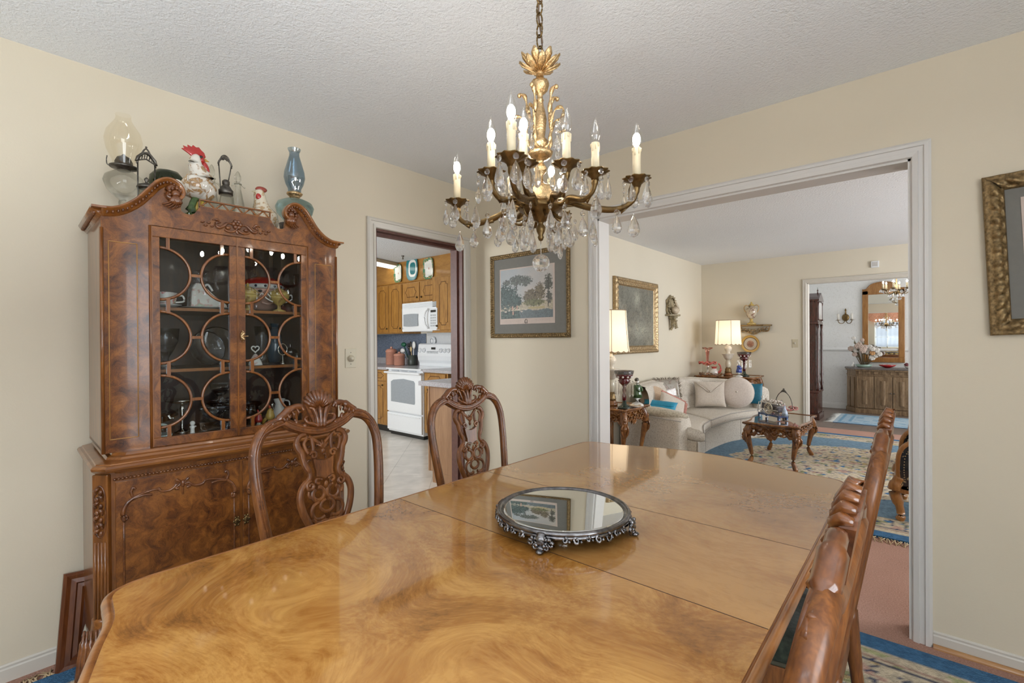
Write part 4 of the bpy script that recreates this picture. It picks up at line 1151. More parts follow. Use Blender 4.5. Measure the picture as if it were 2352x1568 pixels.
obj('handle', MB().tube(spline([(0,.022,.10),(0,.045,.09),(0,.046,.05),(0,.030,.03)],5), .004, 6), M_ceram, t)
ctag('brass_candlestick', MB().lathe([(.014,0),(.012,.005),(.004,.012),(.006,.03),(.003,.045),(.007,.06),(.004,.075),(.008,.085),(.002,.094)], 14), M_chrome, 'slim silver candlestick beside the white pitcher', 'candlestick', .27, .186, Z3)
ctag('soap_dish', MB().lathe([(.02,0),(.03,.004),(.036,.02),(.034,.02),(.001,.006)], 24, fn=lambda a,t_: 1+.2*cos(2*a)).tube(spline([(0,-.01,.02),(0,-.014,.055),(0,.012,.05),(0,.02,.02)],4), .006, 6), flat('pale_aqua_china', (.60,.70,.66), .15, coat=.5), 'pale aqua china dish at the left front corner of the bottom shelf', 'dish', .335, -.245, Z3)

# ------------------------------------------------------------------ things on top of the cabinet
ZT = 1.7605
# clear oil lamp
t = cthing('oil_lamp', 'large clear glass oil lamp with ribbed font and tall chimney on the cabinet', 'lamp', .14, -.333, ZT)
M_lampglass = crystal('ribbed_lamp_glass', (.93,.94,.92), .55)
obj('font', MB().lathe([(.052,0),(.050,.006),(.030,.030),(.016,.070),(.018,.088),(.016,.100),(.030,.112),(.055,.140),(.066,.172),(.060,.196),(.038,.212),(.022,.222)], 40, fn=lambda a,t_: 1+.025*cos(20*a+t_*9)), M_lampglass, t)
obj('burner', MB().lathe([(.022,.218),(.024,.226),(.046,.230),(.048,.236),(.030,.240),(.030,.254),(.022,.272),(.008,.280),(.004,.286)], 24), M_pewter, t)
obj('wick_knob', MB().tube(spline([(0,-.026,.232),(0,-.050,.232),(0,-.054,.25),(0,-.052,.268)],4), .002, 6), M_pewter, t)
obj('chimney', MB().lathe([(.036,.238),(.038,.258),(.056,.300),(.063,.340),(.056,.376),(.036,.408),(.027,.424),(.025,.434),(.026,.446)], 36, caps=False), thin_glass('amber_chimney_glass', (.965,.945,.89), .05), t)
# pickle castor left
def arch(w, z, h, n=9): return [(0, -w*cos(PI*i/(n-1)), z+h*sin(PI*i/(n-1))) for i in range(n)]
t = cthing('pickle_castor', 'silver pickle castor with tall pierced bail handle, left on the cabinet', 'castor', .22, -.272, ZT, .25)
mb = MB()
for s in (-1,1): mb.tube([(0,s*.030,.03),(0,s*.030,.26)], .0028, 8)
mb.lathe([(.045,0),(.044,.005),(.030,.012),(.030,.020),(.001,.02)], 24)
st_ = obj('stand', mb, M_pewter, t)
mb = MB(); mb.tube([(0,-.034,.245),(0,-.030,.262),(0,-.012,.282),(0,0,.286),(0,.012,.282),(0,.030,.262),(0,.034,.245)], .0055, 8, flat=1.6, up=(1,0,0))
mb.tube([(0,-.034,.236),(0,-.028,.250),(0,0,.262),(0,.028,.250),(0,.034,.236)], .003, 6)
for j in range(7):
    y = -.026+.0087*j; mb.tube([(0,y,.250+.010*(1-abs(j-3)/3)),(0,y+.004,.268+.014*(1-abs(j-3)/3))], .0022, 5)
mb.tube(spline([(0,-.014,.284),(0,-.008,.296),(0,0,.304),(0,.008,.296),(0,.014,.284)],3), .003, 6); mb.ball((0,0,.310), .004, 6, 5)
obj('bail_handle', mb, M_pewter, t, 'pierced ornamental bail')
obj('jar', MB().lathe([(.026,.022),(.028,.03),(.028,.135),(.024,.142)], 24, fn=fac(12,.03)), M_lampglass, t)
obj('lid', MB().lathe([(.030,.142),(.034,.145),(.030,.155),(.010,.164),(.004,.168),(.007,.174),(.009,.180),(.004,.186),(0,.190)], 20), M_pewter, t)
# green glass dome
M_green = crystal('dark_green_glass', (.10,.15,.075), .25)
ctag('green_glass_bowl', MB().lathe([(.048,0),(.046,.012),(.030,.06),(.028,.120),(.052,.158),(.066,.20),(.062,.238),(.044,.262),(.0,.272)], 32, fn=lambda a,t_: 1+.02*cos(8*a+t_*8)), M_green, 'dark green glass globe behind the left pediment scroll', 'ornament', .10, -.180, ZT)
# rooster
M_cock = mat_floral('rooster_glaze', (.74,.70,.62), [(.36,.20,.08),(.50,.32,.14)], 34)
t = cthing('rooster_figurine', 'large white ceramic rooster with a tall red comb on the cabinet', 'figurine', .24, -.096, ZT)
mb = MB()
mb.tube(spline([(-.012,-.060,.150),(-.008,-.040,.165),(0,-.010,.185),(0,.010,.215),(0,.000,.250),(0,-.012,.280),(0,-.006,.302),(0,.006,.314)],4), [.012,.018,.026,.034,.042,.047,.051,.054,.056,.057,.056,.054,.052,.048,.043,.038,.034,.031,.029,.027,.026,.025,.024,.024,.023,.022,.020,.017,.010], 18)
mb.ball((0,.018,.182), (.045,.050,.056), 16, 10)
obj('body', mb, M_cock, t)
mb = MB(); mb.prism([(-.010,.298),(-.034,.318),(-.062,.334),(-.050,.338),(-.056,.348),(-.038,.344),(-.040,.356),(-.024,.350),(-.020,.360),(-.008,.352),(.002,.356),(.010,.346),(.022,.336),(.028,.318),(.018,.312),(.0,.318)], -.005, .005, lambda a,b,d: (d,a,b), True)
obj('comb', mb, M_redg, t, bevel=.003)
obj('wattle', MB().ball((.004,.026,.276), (.009,.012,.026), 10, 8, Matrix.Rotation(R(24),3,'X')).ball((.012,.010,.300), (.010,.012,.012), 8, 6), M_redg, t)
obj('beak', MB().tube([(.004,.020,.306),(.004,.040,.302)], [.008,.001], 8), flat('beak_yellow', (.55,.30,.05), .3), t)
obj('eye', MB().ball((.019,.006,.311), (.004,.006,.006), 8, 6), M_black, t)
mb = MB()
for j in range(4): mb.tube(spline([(-.01,-.050,.155+.008*j),(-.012,-.075,.160+.012*j),(-.014,-.085,.13+.012*j)],4), [.009]*5+[.006]*4, 8)
obj('tail', mb, M_cock, t)
obj('wing', MB().ball((.040,-.010,.195), (.014,.040,.026), 12, 8, Matrix.Rotation(R(-24),3,'X')), M_cock, t)
mb = MB().lathe([(.050,0),(.048,.01),(.030,.03),(.022,.075)], 16, fn=fac(5,.08)); mb.tube(spline([(.01,-.02,.0),(.02,-.035,.06),(.012,-.020,.12),(.0,.0,.14)],4), [.020]*6+[.013]*7, 10)
obj('base', mb, flat('leaf_green_glaze', (.05,.10,.025), .2, coat=.5, var=.4, nscale=60), t)
mb = MB()
for s in (-1,1): mb.tube([(.005,s*.010,.06),(.004,s*.012,.14)], .008, 8)
obj('legs', mb, flat('mustard_glaze', (.52,.36,.06), .25, var=.2), t)
# cruet bottles
def cruet(lab, l, p, h, arms):
    t = cthing('glass_cruet', lab, 'cruet', p, l, ZT, 0, 'clear glass cruets on the cabinet')
    k = h/.31
    obj('bottle', MB().lathe([(r,z*k) for r,z in [(.036,0),(.037,.008),(.032,.08),(.027,.15),(.017,.205),(.013,.225),(.013,.245),(.017,.252)]], 24, fn=fac(12,.02)), M_lampglass, t)
    obj('stopper', MB().lathe([(r,z*k) for r,z in [(.010,.250),(.008,.258),(.014,.272),(.014,.288),(.007,.304),(0,.312)]], 8, smooth=False), M_lampglass, t)
    if arms: obj('spout', MB().tube(spline([(0,-.026,.238*k),(0,-.012,.256*k),(0,.010,.254*k),(0,.030,.238*k)],4), [.004]*4+[.008]*5+[.005]*4, 8, flat=.6), M_lampglass, t)
    else: obj('handle', MB().tube(spline([(0,.010,.240*k),(0,.034,.225*k),(0,.036,.18*k),(0,.028,.13*k)],4), .004, 6), M_lampglass, t)
    return t
cruet('clear glass cruet with pointed stopper standing behind the rooster', -.018, .13, .33, False)
cruet('clear glass cruet with winged lip, between the castor and the hen', .075, .18, .31, True)
# second castor
t = cthing('syrup_castor', 'glass syrup castor with silver cap and arched pierced handle on the cabinet', 'castor', .235, .010, ZT, .1)
obj('jar', MB().lathe([(.033,0),(.036,.01),(.038,.06),(.034,.13),(.029,.165),(.022,.18)], 24, fn=fac(12,.02)), M_lampglass, t)
obj('cap', MB().lathe([(.028,.175),(.029,.195),(.024,.200),(.017,.213),(.013,.218),(.015,.224),(.015,.236),(.009,.242)], 20), M_pewter, t)
mb = MB(); mb.tube([(0,-.020,.18),(0,-.029,.315)], .0024, 6); mb.tube([(0,.010,.238),(0,.024,.315)], .0024, 6)
mb.tube([(0,-.003-.027*cos(a),.305+.030*sin(a)) for a in [lerp(-.2,PI+.2,i/14) for i in range(15)]], .004, 6)
mb.tube([(0,-.003-.018*cos(a),.326+.024*sin(a)) for a in [lerp(0,PI,i/12) for i in range(13)]], .0028, 6)
for j in range(9):
    a = lerp(.25,PI-.25,j/8); mb.tube([(0,-.003-.006*cos(a),.326+.006*sin(a)),(0,-.003-.017*cos(a),.326+.023*sin(a))], .002, 5)
    mb.ball((0,-.003-.024*cos(a),.318+.020*sin(a)), .0032, 5, 4)
obj('bail_handle', mb, M_pewter, t, 'arched pierced handle')
# hen
M_hen = mat_floral('hen_glaze', (.70,.62,.48), [(.42,.26,.12),(.58,.42,.22)], 50)
t = cthing('hen_figurine', 'smaller speckled ceramic hen with a red wattle, right of the lattice rail', 'figurine', .25, .150, ZT)
mb = MB(); mb.tube(spline([(0,.060,.055),(0,.040,.075),(0,.020,.100),(0,.004,.135),(0,-.002,.175),(0,-.006,.205),(0,-.008,.226)],4), [.014,.022,.030,.038,.044,.048,.051,.052,.052,.050,.047,.044,.040,.037,.033,.030,.028,.026,.025,.025,.024,.023,.021,.018,.010], 16)
mb.ball((0,.02,.085), (.044,.058,.05), 14, 10)
obj('body', mb, M_hen, t)
obj('comb', MB().ball((0,.002,.228), (.014,.026,.014), 10, 7), flat('brick_red_glaze', (.30,.06,.04), .25), t)
obj('wattle', MB().ball((.016,-.012,.188), (.010,.016,.018), 10, 8), M_redg, t)
obj('beak', MB().tube([(.004,-.022,.213),(.006,-.042,.208)], [.007,.001], 8), flat('beak_bone', (.55,.48,.30), .3), t)
obj('base', MB().lathe([(.055,0),(.053,.01),(.04,.03),(.034,.05)], 20), M_hen, t)
# blue oil lamp
t = cthing('oil_lamp', 'blue glass oil lamp with brass burner, right end of the cabinet', 'lamp', .17, .337, ZT)
M_bluefont = crystal('pale_blue_glass', (.52,.68,.70), .4)
obj('font', MB().lathe([(.050,0),(.048,.008),(.024,.03),(.018,.075),(.022,.105),(.052,.130),(.082,.165),(.090,.195),(.080,.218),(.046,.235),(.022,.242)], 36, fn=fac(24,.01)), M_bluefont, t)
obj('burner', MB().lathe([(.022,.240),(.024,.250),(.030,.256),(.036,.262),(.037,.268),(.030,.272),(.012,.280)], 24, fn=fac(12,.04)).ball((.034,.0,.262),(.006,.008,.008),8,6), M_gold, t)
obj('chimney', MB().lathe([(.030,.270),(.031,.290),(.042,.312),(.050,.345),(.047,.375),(.033,.425),(.024,.455),(.023,.470),(.030,.487),(.031,.491)], 32, caps=False), thin_glass('blue_chimney_glass', (.40,.52,.62), .16), t)
ctag('glass_dish', MB().lathe([(.02,0),(.026,.01),(.040,.05),(.045,.075),(.043,.075),(.028,.03),(.001,.02)], 36, fn=fac(18,.03)), M_cut, 'shallow cut glass dish seen through the right pediment notch', 'dish', .31, .255, ZT)
ctag('turquoise_ornament', MB().lathe([(.018,0),(.020,.03),(.014,.06),(.018,.09),(.010,.11),(0,.115)], 8, smooth=False), flat('turquoise_glass', (.08,.42,.50), .1, coat=.5), 'small turquoise glass ornament beside the right pediment scroll', 'ornament', .30, .325, ZT)
# ------------------------------------------------------------------ crystal chandelier over the table
CHX, CHY, CZ = 1.744, -1.460, 1.49
chan = thing('chandelier', 'gilt brass crystal chandelier with candle bulbs hanging over the dining table', 'chandelier', (CHX,CHY,CZ))
L = lambda z: z-CZ
prof = [(.001,1.588),(.006,1.590),(.010,1.600),(.007,1.606),(.013,1.618),(.015,1.630),(.008,1.640),(.009,1.646),(.022,1.652),(.026,1.662),(.045,1.668),(.050,1.676),(.066,1.682),(.070,1.690),(.062,1.697),(.055,1.702)]
obj('lower_bowl', MB().lathe([(r,L(z)) for r,z in prof], 36, fn=lambda a,t: 1+.012*cos(24*a)*(t>.6)), M_brass_dark, chan)
obj('bowl_dome', MB().lathe([(r,L(z)) for r,z in [(.054,1.700),(.055,1.716),(.053,1.722),(.050,1.742),(.044,1.752),(.030,1.758),(.014,1.764),(.009,1.772)]], 36), M_gold, chan)
flu = lambda n, k: (lambda a,t: 1+k*cos(n*a))
obj('centre_column', MB().lathe([(r,L(z)) for r,z in [(.009,1.768),(.008,1.790),(.018,1.802),(.020,1.812),(.014,1.822),(.009,1.830),(.012,1.836),(.028,1.844),(.036,1.852),(.039,1.860),(.034,1.866),(.014,1.870),(.022,1.884),(.024,1.896),(.014,1.908),(.017,1.930),(.020,1.962),(.016,1.985),(.011,2.005),(.009,2.020),(.012,2.022),(.009,2.026),(.009,2.040),(.014,2.044),(.024,2.054),(.0285,2.068),(.026,2.080),(.012,2.088),(.011,2.112),(.014,2.116)]], 32, fn=flu(14,.05)), M_gold, chan)
mb = MB()
for k in range(16):
    a = 2*PI*k/16; o = (k % 2)*.006; d = Vector((cos(a),sin(a),0)); n = Vector((-sin(a),cos(a),0))
    P = [Vector((0,0,L(2.112)))+d*.012, Vector((0,0,L(2.120+o)))+d*.034, Vector((0,0,L(2.130+o*2.2)))+d*.054, Vector((0,0,L(2.140+o*2.6)))+d*.064]
    mb.tube(P, [.006,.0125,.0125,.003], 8, flat=.3, up=(0,0,1))
    mb.tube([p+Vector((0,0,-.004)) for p in P], .0018, 5)
obj('crown', mb, M_gold, chan, 'leaf crown at the top of the column')
# chain and cord, ceiling canopy
mb = MB(); z = 2.150; i = 0
links = []
while z < 2.405:
    w, h = .0105, .021
    pts = []
    for j in range(16):
        a = 2*PI*j/16; x = w*cos(a); zz = h*sin(a)
        pts.append((x if i % 2 == 0 else x*.25, 0 if i % 2 == 0 else x*.97, L(z)+zz+h*.9))
    lk = MB().tube(pts, .0026, 6, True); links.append(lk); z += .0345; i += 1
for lk in links: obj('chain_link', lk, M_brass_dark, chan)
obj('lamp_cord', MB().tube(spline([(.002,.003,L(2.11)),(.006,.004,L(2.2)),(-.005,.002,L(2.29)),(.004,-.003,L(2.36)),(0,0,L(2.43))],5), .0028, 6), flat('brown_cord', (.16,.10,.06), .6), chan)
obj('ceiling_canopy', MB().lathe([(.008,L(2.40)),(.03,L(2.41)),(.055,L(2.425)),(.062,L(2.4395))], 32), M_gold, chan)
# crystals: shared meshes
def drop_mesh(h=.048, w=.0135):
    mb = MB(); M = Matrix.Diagonal((1,.6,1,1))
    q = MB().lathe([(.0008,0),(w*.55,-h*.90+h),(0,0)][:0] + [(.0006,-h),(w*.62,-h*.93),(w*.95,-h*.78),(w,-h*.66),(w*.82,-h*.45),(w*.45,-h*.2),(w*.14,-h*.03),(.0008,0)], 8, smooth=False)
    mb.join(q, M); return mb
def bead_mesh(r=.0078):
    mb = MB(); q = MB().ball((0,0,0), r, 8, 5); q.sm = [False]*len(q.sm); mb.join(q, Matrix.Diagonal((1,.55,1,1))); return mb
def pendant_mesh(h, w, beads=1):
    mb = MB(); z = 0
    mb.tube([(0,0,.004),(0,0,-.004)], .0008, 4)
    for k in range(beads):
        mb.join(bead_mesh(.0084), Matrix.Translation((0,0,z-.009))); z -= .019
    mb.join(drop_mesh(h,w), Matrix.Translation((0,0,z))); return mb
_pm = {}
def pendant(x, y, z, kind, rot, parent=None):
    if kind not in _pm:
        h, w, b = {'a':(.060,.0165,1),'b':(.053,.0148,1),'c':(.064,.0172,0),'d':(.050,.0135,2),'e':(.056,.0155,0)}[kind]
        o = obj('crystal_pendant', pendant_mesh(h,w,b), M_crystal, parent or chan); _pm[kind] = o
    else:
        o = _pm[kind].copy(); COL.objects.link(o); o.parent = parent or chan
    o.location = (x,y,L(z)); o.rotation_euler = (0,0,rot); return o
# arms with leaf pans, candle sleeves and flame bulbs
M_bulbglass = thin_glass('bulb_glass', (.98,.98,.97), .07)
M_fil = glow('bulb_filament', (1,.92,.80), 85)
def arm(ang, rad, zp, low, outer, lit=True, ptop=.09):
    d = Vector((cos(ang),sin(ang),0)); n = Vector((-sin(ang),cos(ang),0))
    P = [d*.050+Vector((0,0,L(1.694))), d*.085+Vector((0,0,L(1.700 if outer else 1.690))), d*(rad*.55)+Vector((0,0,L(low+.012))), d*(rad*.80)+Vector((0,0,L(low))), d*(rad*.96)+Vector((0,0,L(low+.020))), d*rad+Vector((0,0,L(zp-.018)))]
    q = spline(P,5); m = len(q)
    mb = MB(); mb.tube(q, [.0075+.003*sin(PI*min(1,i/m*1.3))**2+(.003 if i > m-4 else 0) for i in range(m)], 8)
    for k in range(3):
        i0 = 4+k*6
        mb.tube([q[i0], q[i0]+Vector((0,0,-.010))+n*.004, q[min(m-1,i0+3)]+Vector((0,0,-.006))], [.004,.006,.002], 6)
    a_ = obj('arm', mb, M_brass_dark, chan)
    c = d*rad
    pn = MB().lathe([(.010,L(zp-.024)),(.013,L(zp-.016)),(.022,L(zp-.008)),(.038,L(zp+.001)),(.039,L(zp+.003)),(.020,L(zp-.001)),(.012,L(zp+.002))], 40, c=(c.x,c.y,0), fn=lambda a,t: 1+.09*cos(10*a)*(t>.45))
    obj('leaf_pan', pn, M_brass_dark, a_)
    cd = MB().lathe([(.0115,L(zp)),(.0112,L(zp+ptop)),(.009,L(zp+ptop+.001))], 16, c=(c.x,c.y,0))
    for k in range(7):
        a = 2*PI*k/7+ang; l_ = .012+.012*((k*3) % 4)/3
        cd.tube([(c.x+cos(a)*.0112, c.y+sin(a)*.0112, L(zp+ptop-.002)),(c.x+cos(a)*.0116, c.y+sin(a)*.0116, L(zp+ptop-l_))], [.003,.0022], 5)
    obj('candle_sleeve', cd, M_candle, a_)
    zb = zp+ptop
    bl = MB().lathe([(.0075,L(zb)),(.010,L(zb+.004)),(.0145,L(zb+.016)),(.0158,L(zb+.026)),(.0138,L(zb+.040)),(.0085,L(zb+.056)),(.0035,L(zb+.068)),(.0004,L(zb+.076))], 16, c=(c.x,c.y,0))
    b_ = obj('flame_bulb', bl, M_bulbglass, chan, 'lit flame bulb' if lit else 'unlit clear flame bulb')
    if lit: obj('filament', MB().ball((c.x,c.y,L(zb+.024)), (.0115,.0115,.019), 10, 7), M_fil, b_)
    return c
fwd = Vector((-sin(CYAW),cos(CYAW),0)); rgt = Vector((cos(CYAW),sin(CYAW),0))
def wang(lat, dep): v = rgt*lat+fwd*dep; return math.atan2(v.y, v.x)
outer = [(.269,-.105),(-.093,-.285),(-.269,.105),(.093,.285)]
for i, (a, b) in enumerate(outer):
    w = wang(a,b); c = arm(w, .29, 1.742, 1.662, True)
    for k in range(5):
        t = w+PI/5+2*PI*k/5
        pendant(c.x+.037*cos(t), c.y+.037*sin(t), 1.741, 'abdba'[k], t+PI/2)
    pendant(c.x*.97, c.y*.97, 1.640, 'c', w)
inner = [(-.145,-.115,1),(-.058,-.185,1),(.066,-.195,0),(.143,-.109,0),(.05,.185,1),(-.09,.165,1)]
for i, (a, b, lit) in enumerate(inner):
    w = wang(a,b); c = arm(w, .188, 1.760, 1.690, False, bool(lit), .083)
    for k in range(5):
        t = w+PI/5+2*PI*k/5
        pendant(c.x+.037*cos(t), c.y+.037*sin(t), 1.759, 'acabd'[k], t+PI/2)
for k in range(12):
    w = wang(cos(.1+2*PI*k/12), sin(.1+2*PI*k/12)); rr_ = .235 if k % 3 else .165
    v = Vector((cos(w),sin(w),0))*rr_; pendant(v.x, v.y, 1.672-.012*(k % 2), 'acb'[k % 3], w+.4)
# scroll branches rising round the column
for k in range(5):
    w = wang(cos(.5+2*PI*k/5), sin(.5+2*PI*k/5)); d = Vector((cos(w),sin(w),0))
    def q(r, z): return d*r+Vector((0,0,L(z)))
    mb = MB(); P = spline([q(.016,1.868),q(.034,1.880),q(.040,1.905),q(.044,1.945),q(.060,1.975),q(.086,1.972),q(.090,1.948),q(.072,1.940)],5)
    mb.tube(P, [.004+.002*sin(i*.9) for i in range(len(P))], 7)
    P = spline([q(.044,1.940),q(.036,1.968),q(.040,2.000),q(.046,2.035),q(.060,2.046),q(.066,2.036)],5)
    mb.tube(P, [.005+.0022*sin(i*.9) for i in range(len(P))], 7)
    obj('scroll_branch', mb, M_gold, chan)
    v = q(.088,0); pendant(v.x, v.y, 1.962, 'e', w)
    v = q(.066,0); pendant(v.x, v.y, 1.935, 'd', w+.6)
# hooks under the bowl
for k in range(8):
    w = wang(cos(.2+2*PI*k/8), sin(.2+2*PI*k/8)); d = Vector((cos(w),sin(w),0))
    P = spline([d*.045+Vector((0,0,L(1.668))), d*.066+Vector((0,0,L(1.650))), d*.088+Vector((0,0,L(1.652))), d*.100+Vector((0,0,L(1.668)))],4)
    obj('hook', MB().tube(P, [.005]*6+[.0042]*4+[.002]*3, 6), M_brass_dark, chan)
    pendant(d.x*.094, d.y*.094, 1.650, 'ad'[k % 2], w)
    if k % 2: pendant(d.x*.062, d.y*.062, 1.642, 'a', w+1)
for k in range(8):
    w = wang(cos(.5+2*PI*k/8), sin(.5+2*PI*k/8)); d = Vector((cos(w),sin(w),0))
    pendant(d.x*.13, d.y*.13, 1.672, 'ba'[k % 2], w+.3)
q = MB().ball((0,0,0), .0275, 12, 8); q.sm = [False]*len(q.sm)
mb = MB(); mb.join(q, Matrix.Translation((0,0,L(1.520)))); mb.tube([(0,0,L(1.590)),(0,0,L(1.545))], .0016, 5)
obj('crystal_ball', mb, M_crystal, chan, 'faceted crystal ball at the bottom')

# ------------------------------------------------------------------ pictures, switch, leaning frame on the dining-room walls
M_mat = flat('grey_green_mat', (.185,.178,.158), .8, var=.04)
M_gilt = flat('bright_gilt_frame', (.40,.29,.16), .36, .7, var=.35, nscale=60)
M_goldframe = flat('antique_gold_frame', (.23,.155,.07), .42, .7, var=.5, nscale=90)
def landscape(u, v):
    """invented river landscape with trees, colour of the print at u (right), v (up)"""
    f = lambda x, y, s: mnoise.noise(Vector((x*s, y*s, 3.7)))
    def tree(cx, cy, rx, ry, e=.5): 
        d = ((u-cx)/rx)**2+((v-cy)/ry)**2
        return d+e*1.3*f(u,v,26)+e*1.5*f(u,v,60)+e*.9*f(u,v,110) < 1
    n = f(u,v,34)*.9+f(u,v,90)*1.5
    sky = Vector((.33,.36,.38)).lerp(Vector((.55,.47,.40)), max(0,min(1,.3+.8*(u-.2)-.2*v+.25*f(u,v,5))))
    col = sky
    if v < .34+.03*f(u,0,6): col = Vector((.42,.36,.26))*(1+.3*n)
    if v < .16+.03*f(u,1,9) and u > .30: col = Vector((.12,.145,.15))*(1+.3*n)
    if tree(.62,.42,.16,.14) or tree(.82-.06,.50,.10,.16): col = Vector((.15,.12,.075))*(1+.6*n)
    if tree(.66,.30,.2,.07): col = Vector((.15,.145,.07))*(1+.6*n)
    if tree(.35,.76,.18,.10,.5) or tree(.50,.74,.12,.10,.5) or tree(.12,.73,.08,.06,.5): col = Vector((.10,.11,.095))*(1+.6*n)
    if abs(u-(.30+.1*max(0,v-.4))) < .010 and .3 < v < .75: col = Vector((.07,.065,.055))
    if tree(.10,.42,.24,.24) or tree(.27,.36,.16,.15): col = Vector((.045,.072,.062))*(1+.8*n)
    if v < .16 and u < .42+.1*f(u,v,8): col = Vector((.05,.08,.065))*(1+.9*n)
    if tree(.92,.66,.07,.16,.6) or tree(.93,.40,.05,.12,.6): col = Vector((.10,.10,.08))*(1+.5*n)
    if abs(u-.915) < .007 and .2 < v < .8: col = Vector((.06,.05,.04))
    if .55 < u < .85 and abs(v-.20) < .018+.006*n: col = Vector((.42,.34,.18))
    for x in (.36,.42,.50,.17,.10):
        if (u-x)**2*3+(v-.155-.02*sin(x*40))**2*9 < .0016: col = Vector((.55,.48,.40))
    for x, y in ((.33,.22),(.24,.21),(.25,.11)):
        if abs(u-x) < .014 and abs(v-y) < .035: col = Vector((.45,.27,.20))
    return tuple(max(.01,c) for c in col)
M_print = painted('engraving_print', .5, var=.10, nscale=220)
FR = [(0,.004),(.001,.016),(.006,.020),(.013,.024),(.020,.018),(.025,.013),(.028,.014),(.031,.010),(.033,.005)]
def carve(t, q): return (.006*(abs(sin(t*170))-.5)+.0015*sin(t*420+q*9)) if .15 < q < .75 else 0
def frame_fill(mb, an=None): return mb
pic = thing('landscape_picture', 'framed landscape engraving with grey mat between the two doorways', 'picture', (.168,-.004,1.297))
obj('frame', frame_rect(MB(), (0,0,0), (1,0,0), (0,0,1), (0,-1,0), .715, .614, FR, 170, carve), M_goldframe, pic)
obj('mat_board', MB().box((.03,-.006,.03),(.685,-.004,.584)), M_mat, pic)
obj('paper_margin', MB().box((.090,-.0075,.100),(.590,-.006,.506)), flat('print_paper', (.56,.46,.40), .7, var=.03), pic)
pr = MB().grid(lambda u,v: (.100+.475*u, -.0085, .140+.358*v), 150, 112, False, landscape)
obj('print', pr, M_print, pic)
k = MB(); k.tube([(.340+.011*cos(a), -.009, .119+.0135*sin(a)) for a in [2*PI*i/24 for i in range(24)]], .0016, 5, True); k.tube([(.346,-.009,.110),(.353,-.009,.104)], .0014, 5)
k.tube([(.325,-.009,.112),(.331,-.009,.106),(.338,-.009,.104)], .001, 4)
obj('caption_crest', k, flat('print_ink', (.12,.11,.10), .7), pic)
k = MB()
for j in range(9): k.box((.130+.019*j,-.0082,.120+.002*(j % 3)),(.143+.019*j,-.0076,.1212+.002*(j % 3)))
for j in range(9): k.box((.385+.019*j,-.0082,.120+.002*(j % 3)),(.398+.019*j,-.0076,.1212+.002*(j % 3)))
k.box((.13,-.0080,.1295),(.30,-.0076,.1300)); k.box((.385,-.0080,.1295),(.555,-.0076,.1300))
obj('caption_lines', k, flat('faded_ink', (.38,.32,.27), .8), pic)
# right-hand picture, hanging slightly tilted, cut by the frame edge
pic2 = thing('framed_print', 'large gold framed print with grey mat on the right wall edge', 'picture', (2.838,-.004,1.288))
pic2.rotation_euler = (0,R(-2.2),0)
FR2 = [(0,.004),(.001,.018),(.006,.024),(.012,.020),(.022,.030),(.036,.034),(.046,.026),(.050,.020),(.054,.022),(.059,.014),(.061,.006)]
def carve2(t, q): return (.006*(abs(sin(t*52))-.5)+.003*sin(t*104+q*7)) if .3 < q < .72 else (.002*sin(t*110) if .08 < q <= .3 else 0)
obj('frame', frame_rect(MB(), (0,0,0), (1,0,0), (0,0,1), (0,-1,0), .52, .618, FR2, 150, carve2), M_goldframe, pic2)
obj('mat_board', MB().box((.05,-.006,.05),(.47,-.004,.568)), M_mat, pic2)
obj('paper_margin', MB().box((.102,-.008,.118),(.418,-.006,.520)), flat('print_paper', (.56,.46,.40), .7, var=.03), pic2)
obj('print', MB().grid(lambda u,v: (.117+.286*u, -.009, .135+.37*v), 60, 80, False, lambda u,v: tuple(c*.55 for c in landscape(v,1-u))), M_print, pic2)
# dimmer
sw = thing('dimmer_switch', 'ivory wall plate with round dimmer knob between cabinet and kitchen doorway', 'switch', (0,-1.085,1.178))
obj('plate', MB().box((0,-.036,-.058),(.005,.036,.058)), flat('ivory_plastic', (.58,.52,.38), .4, var=.02), sw, bevel=.002)
q = MB().lathe([(.020,0),(.020,.010),(.013,.012),(.012,.022),(.001,.022)], 24); k = MB(); k.join(q, Matrix.Translation((.005,0,-.002)) @ Matrix.Rotation(R(90),4,'Y'))
obj('knob', k, flat('ivory_knob', (.66,.60,.46), .35, var=.02), sw)
for z in (.034,-.036): obj('screw', MB().ball((.005,0,z), (.002,.003,.003), 8, 5), M_pewter, sw)
# wooden framed panel leaning behind the cabinet
lf = thing('leaning_frame', 'dark wooden frame leaning on the wall behind the cabinet base', 'frame', (.105,-2.408,.002))
lf.rotation_euler = (R(-5.5),R(-11),0)
FRL = [(0,0),(0,.014),(.010,.022),(.024,.016),(.040,.017),(.046,.008),(.060,.010),(.068,.004),(.072,.001)]
M_lean = wood('reddish_frame_wood', [(.07,.018,.005),(.13,.036,.009),(.19,.06,.015)], 'grain', 2, .4, .3, axis='z')
obj('frame', frame_rect(MB(), (0,0,0), (0,1,0), (0,0,1), (1,0,0), .30, .365, FRL), M_lean, lf)
obj('backing', MB().box((-.004,.0,.0),(.0,.30,.365)), M_lean, lf)
obj('panel', MB().box((.001,.045,.045),(.003,.255,.32)), flat('dark_red_panel', (.07,.018,.007), .35, var=.2), lf)
tg = obj('paper_tag', MB().add([(.006,.070,.115),(.006,.150,.135),(.006,.150,.27),(.006,.098,.262)], [(0,1,2,3)], False), flat('tag_paper', (.55,.52,.42), .7, var=.03), lf)
k = MB()
for j in range(5): k.tube([(.0066,.100+.004*(j % 2),.175+.012*j),(.0066,.106,.180+.012*j)], .001, 4)
obj('scribble', k, flat('print_ink', (.12,.11,.10), .7), tg)

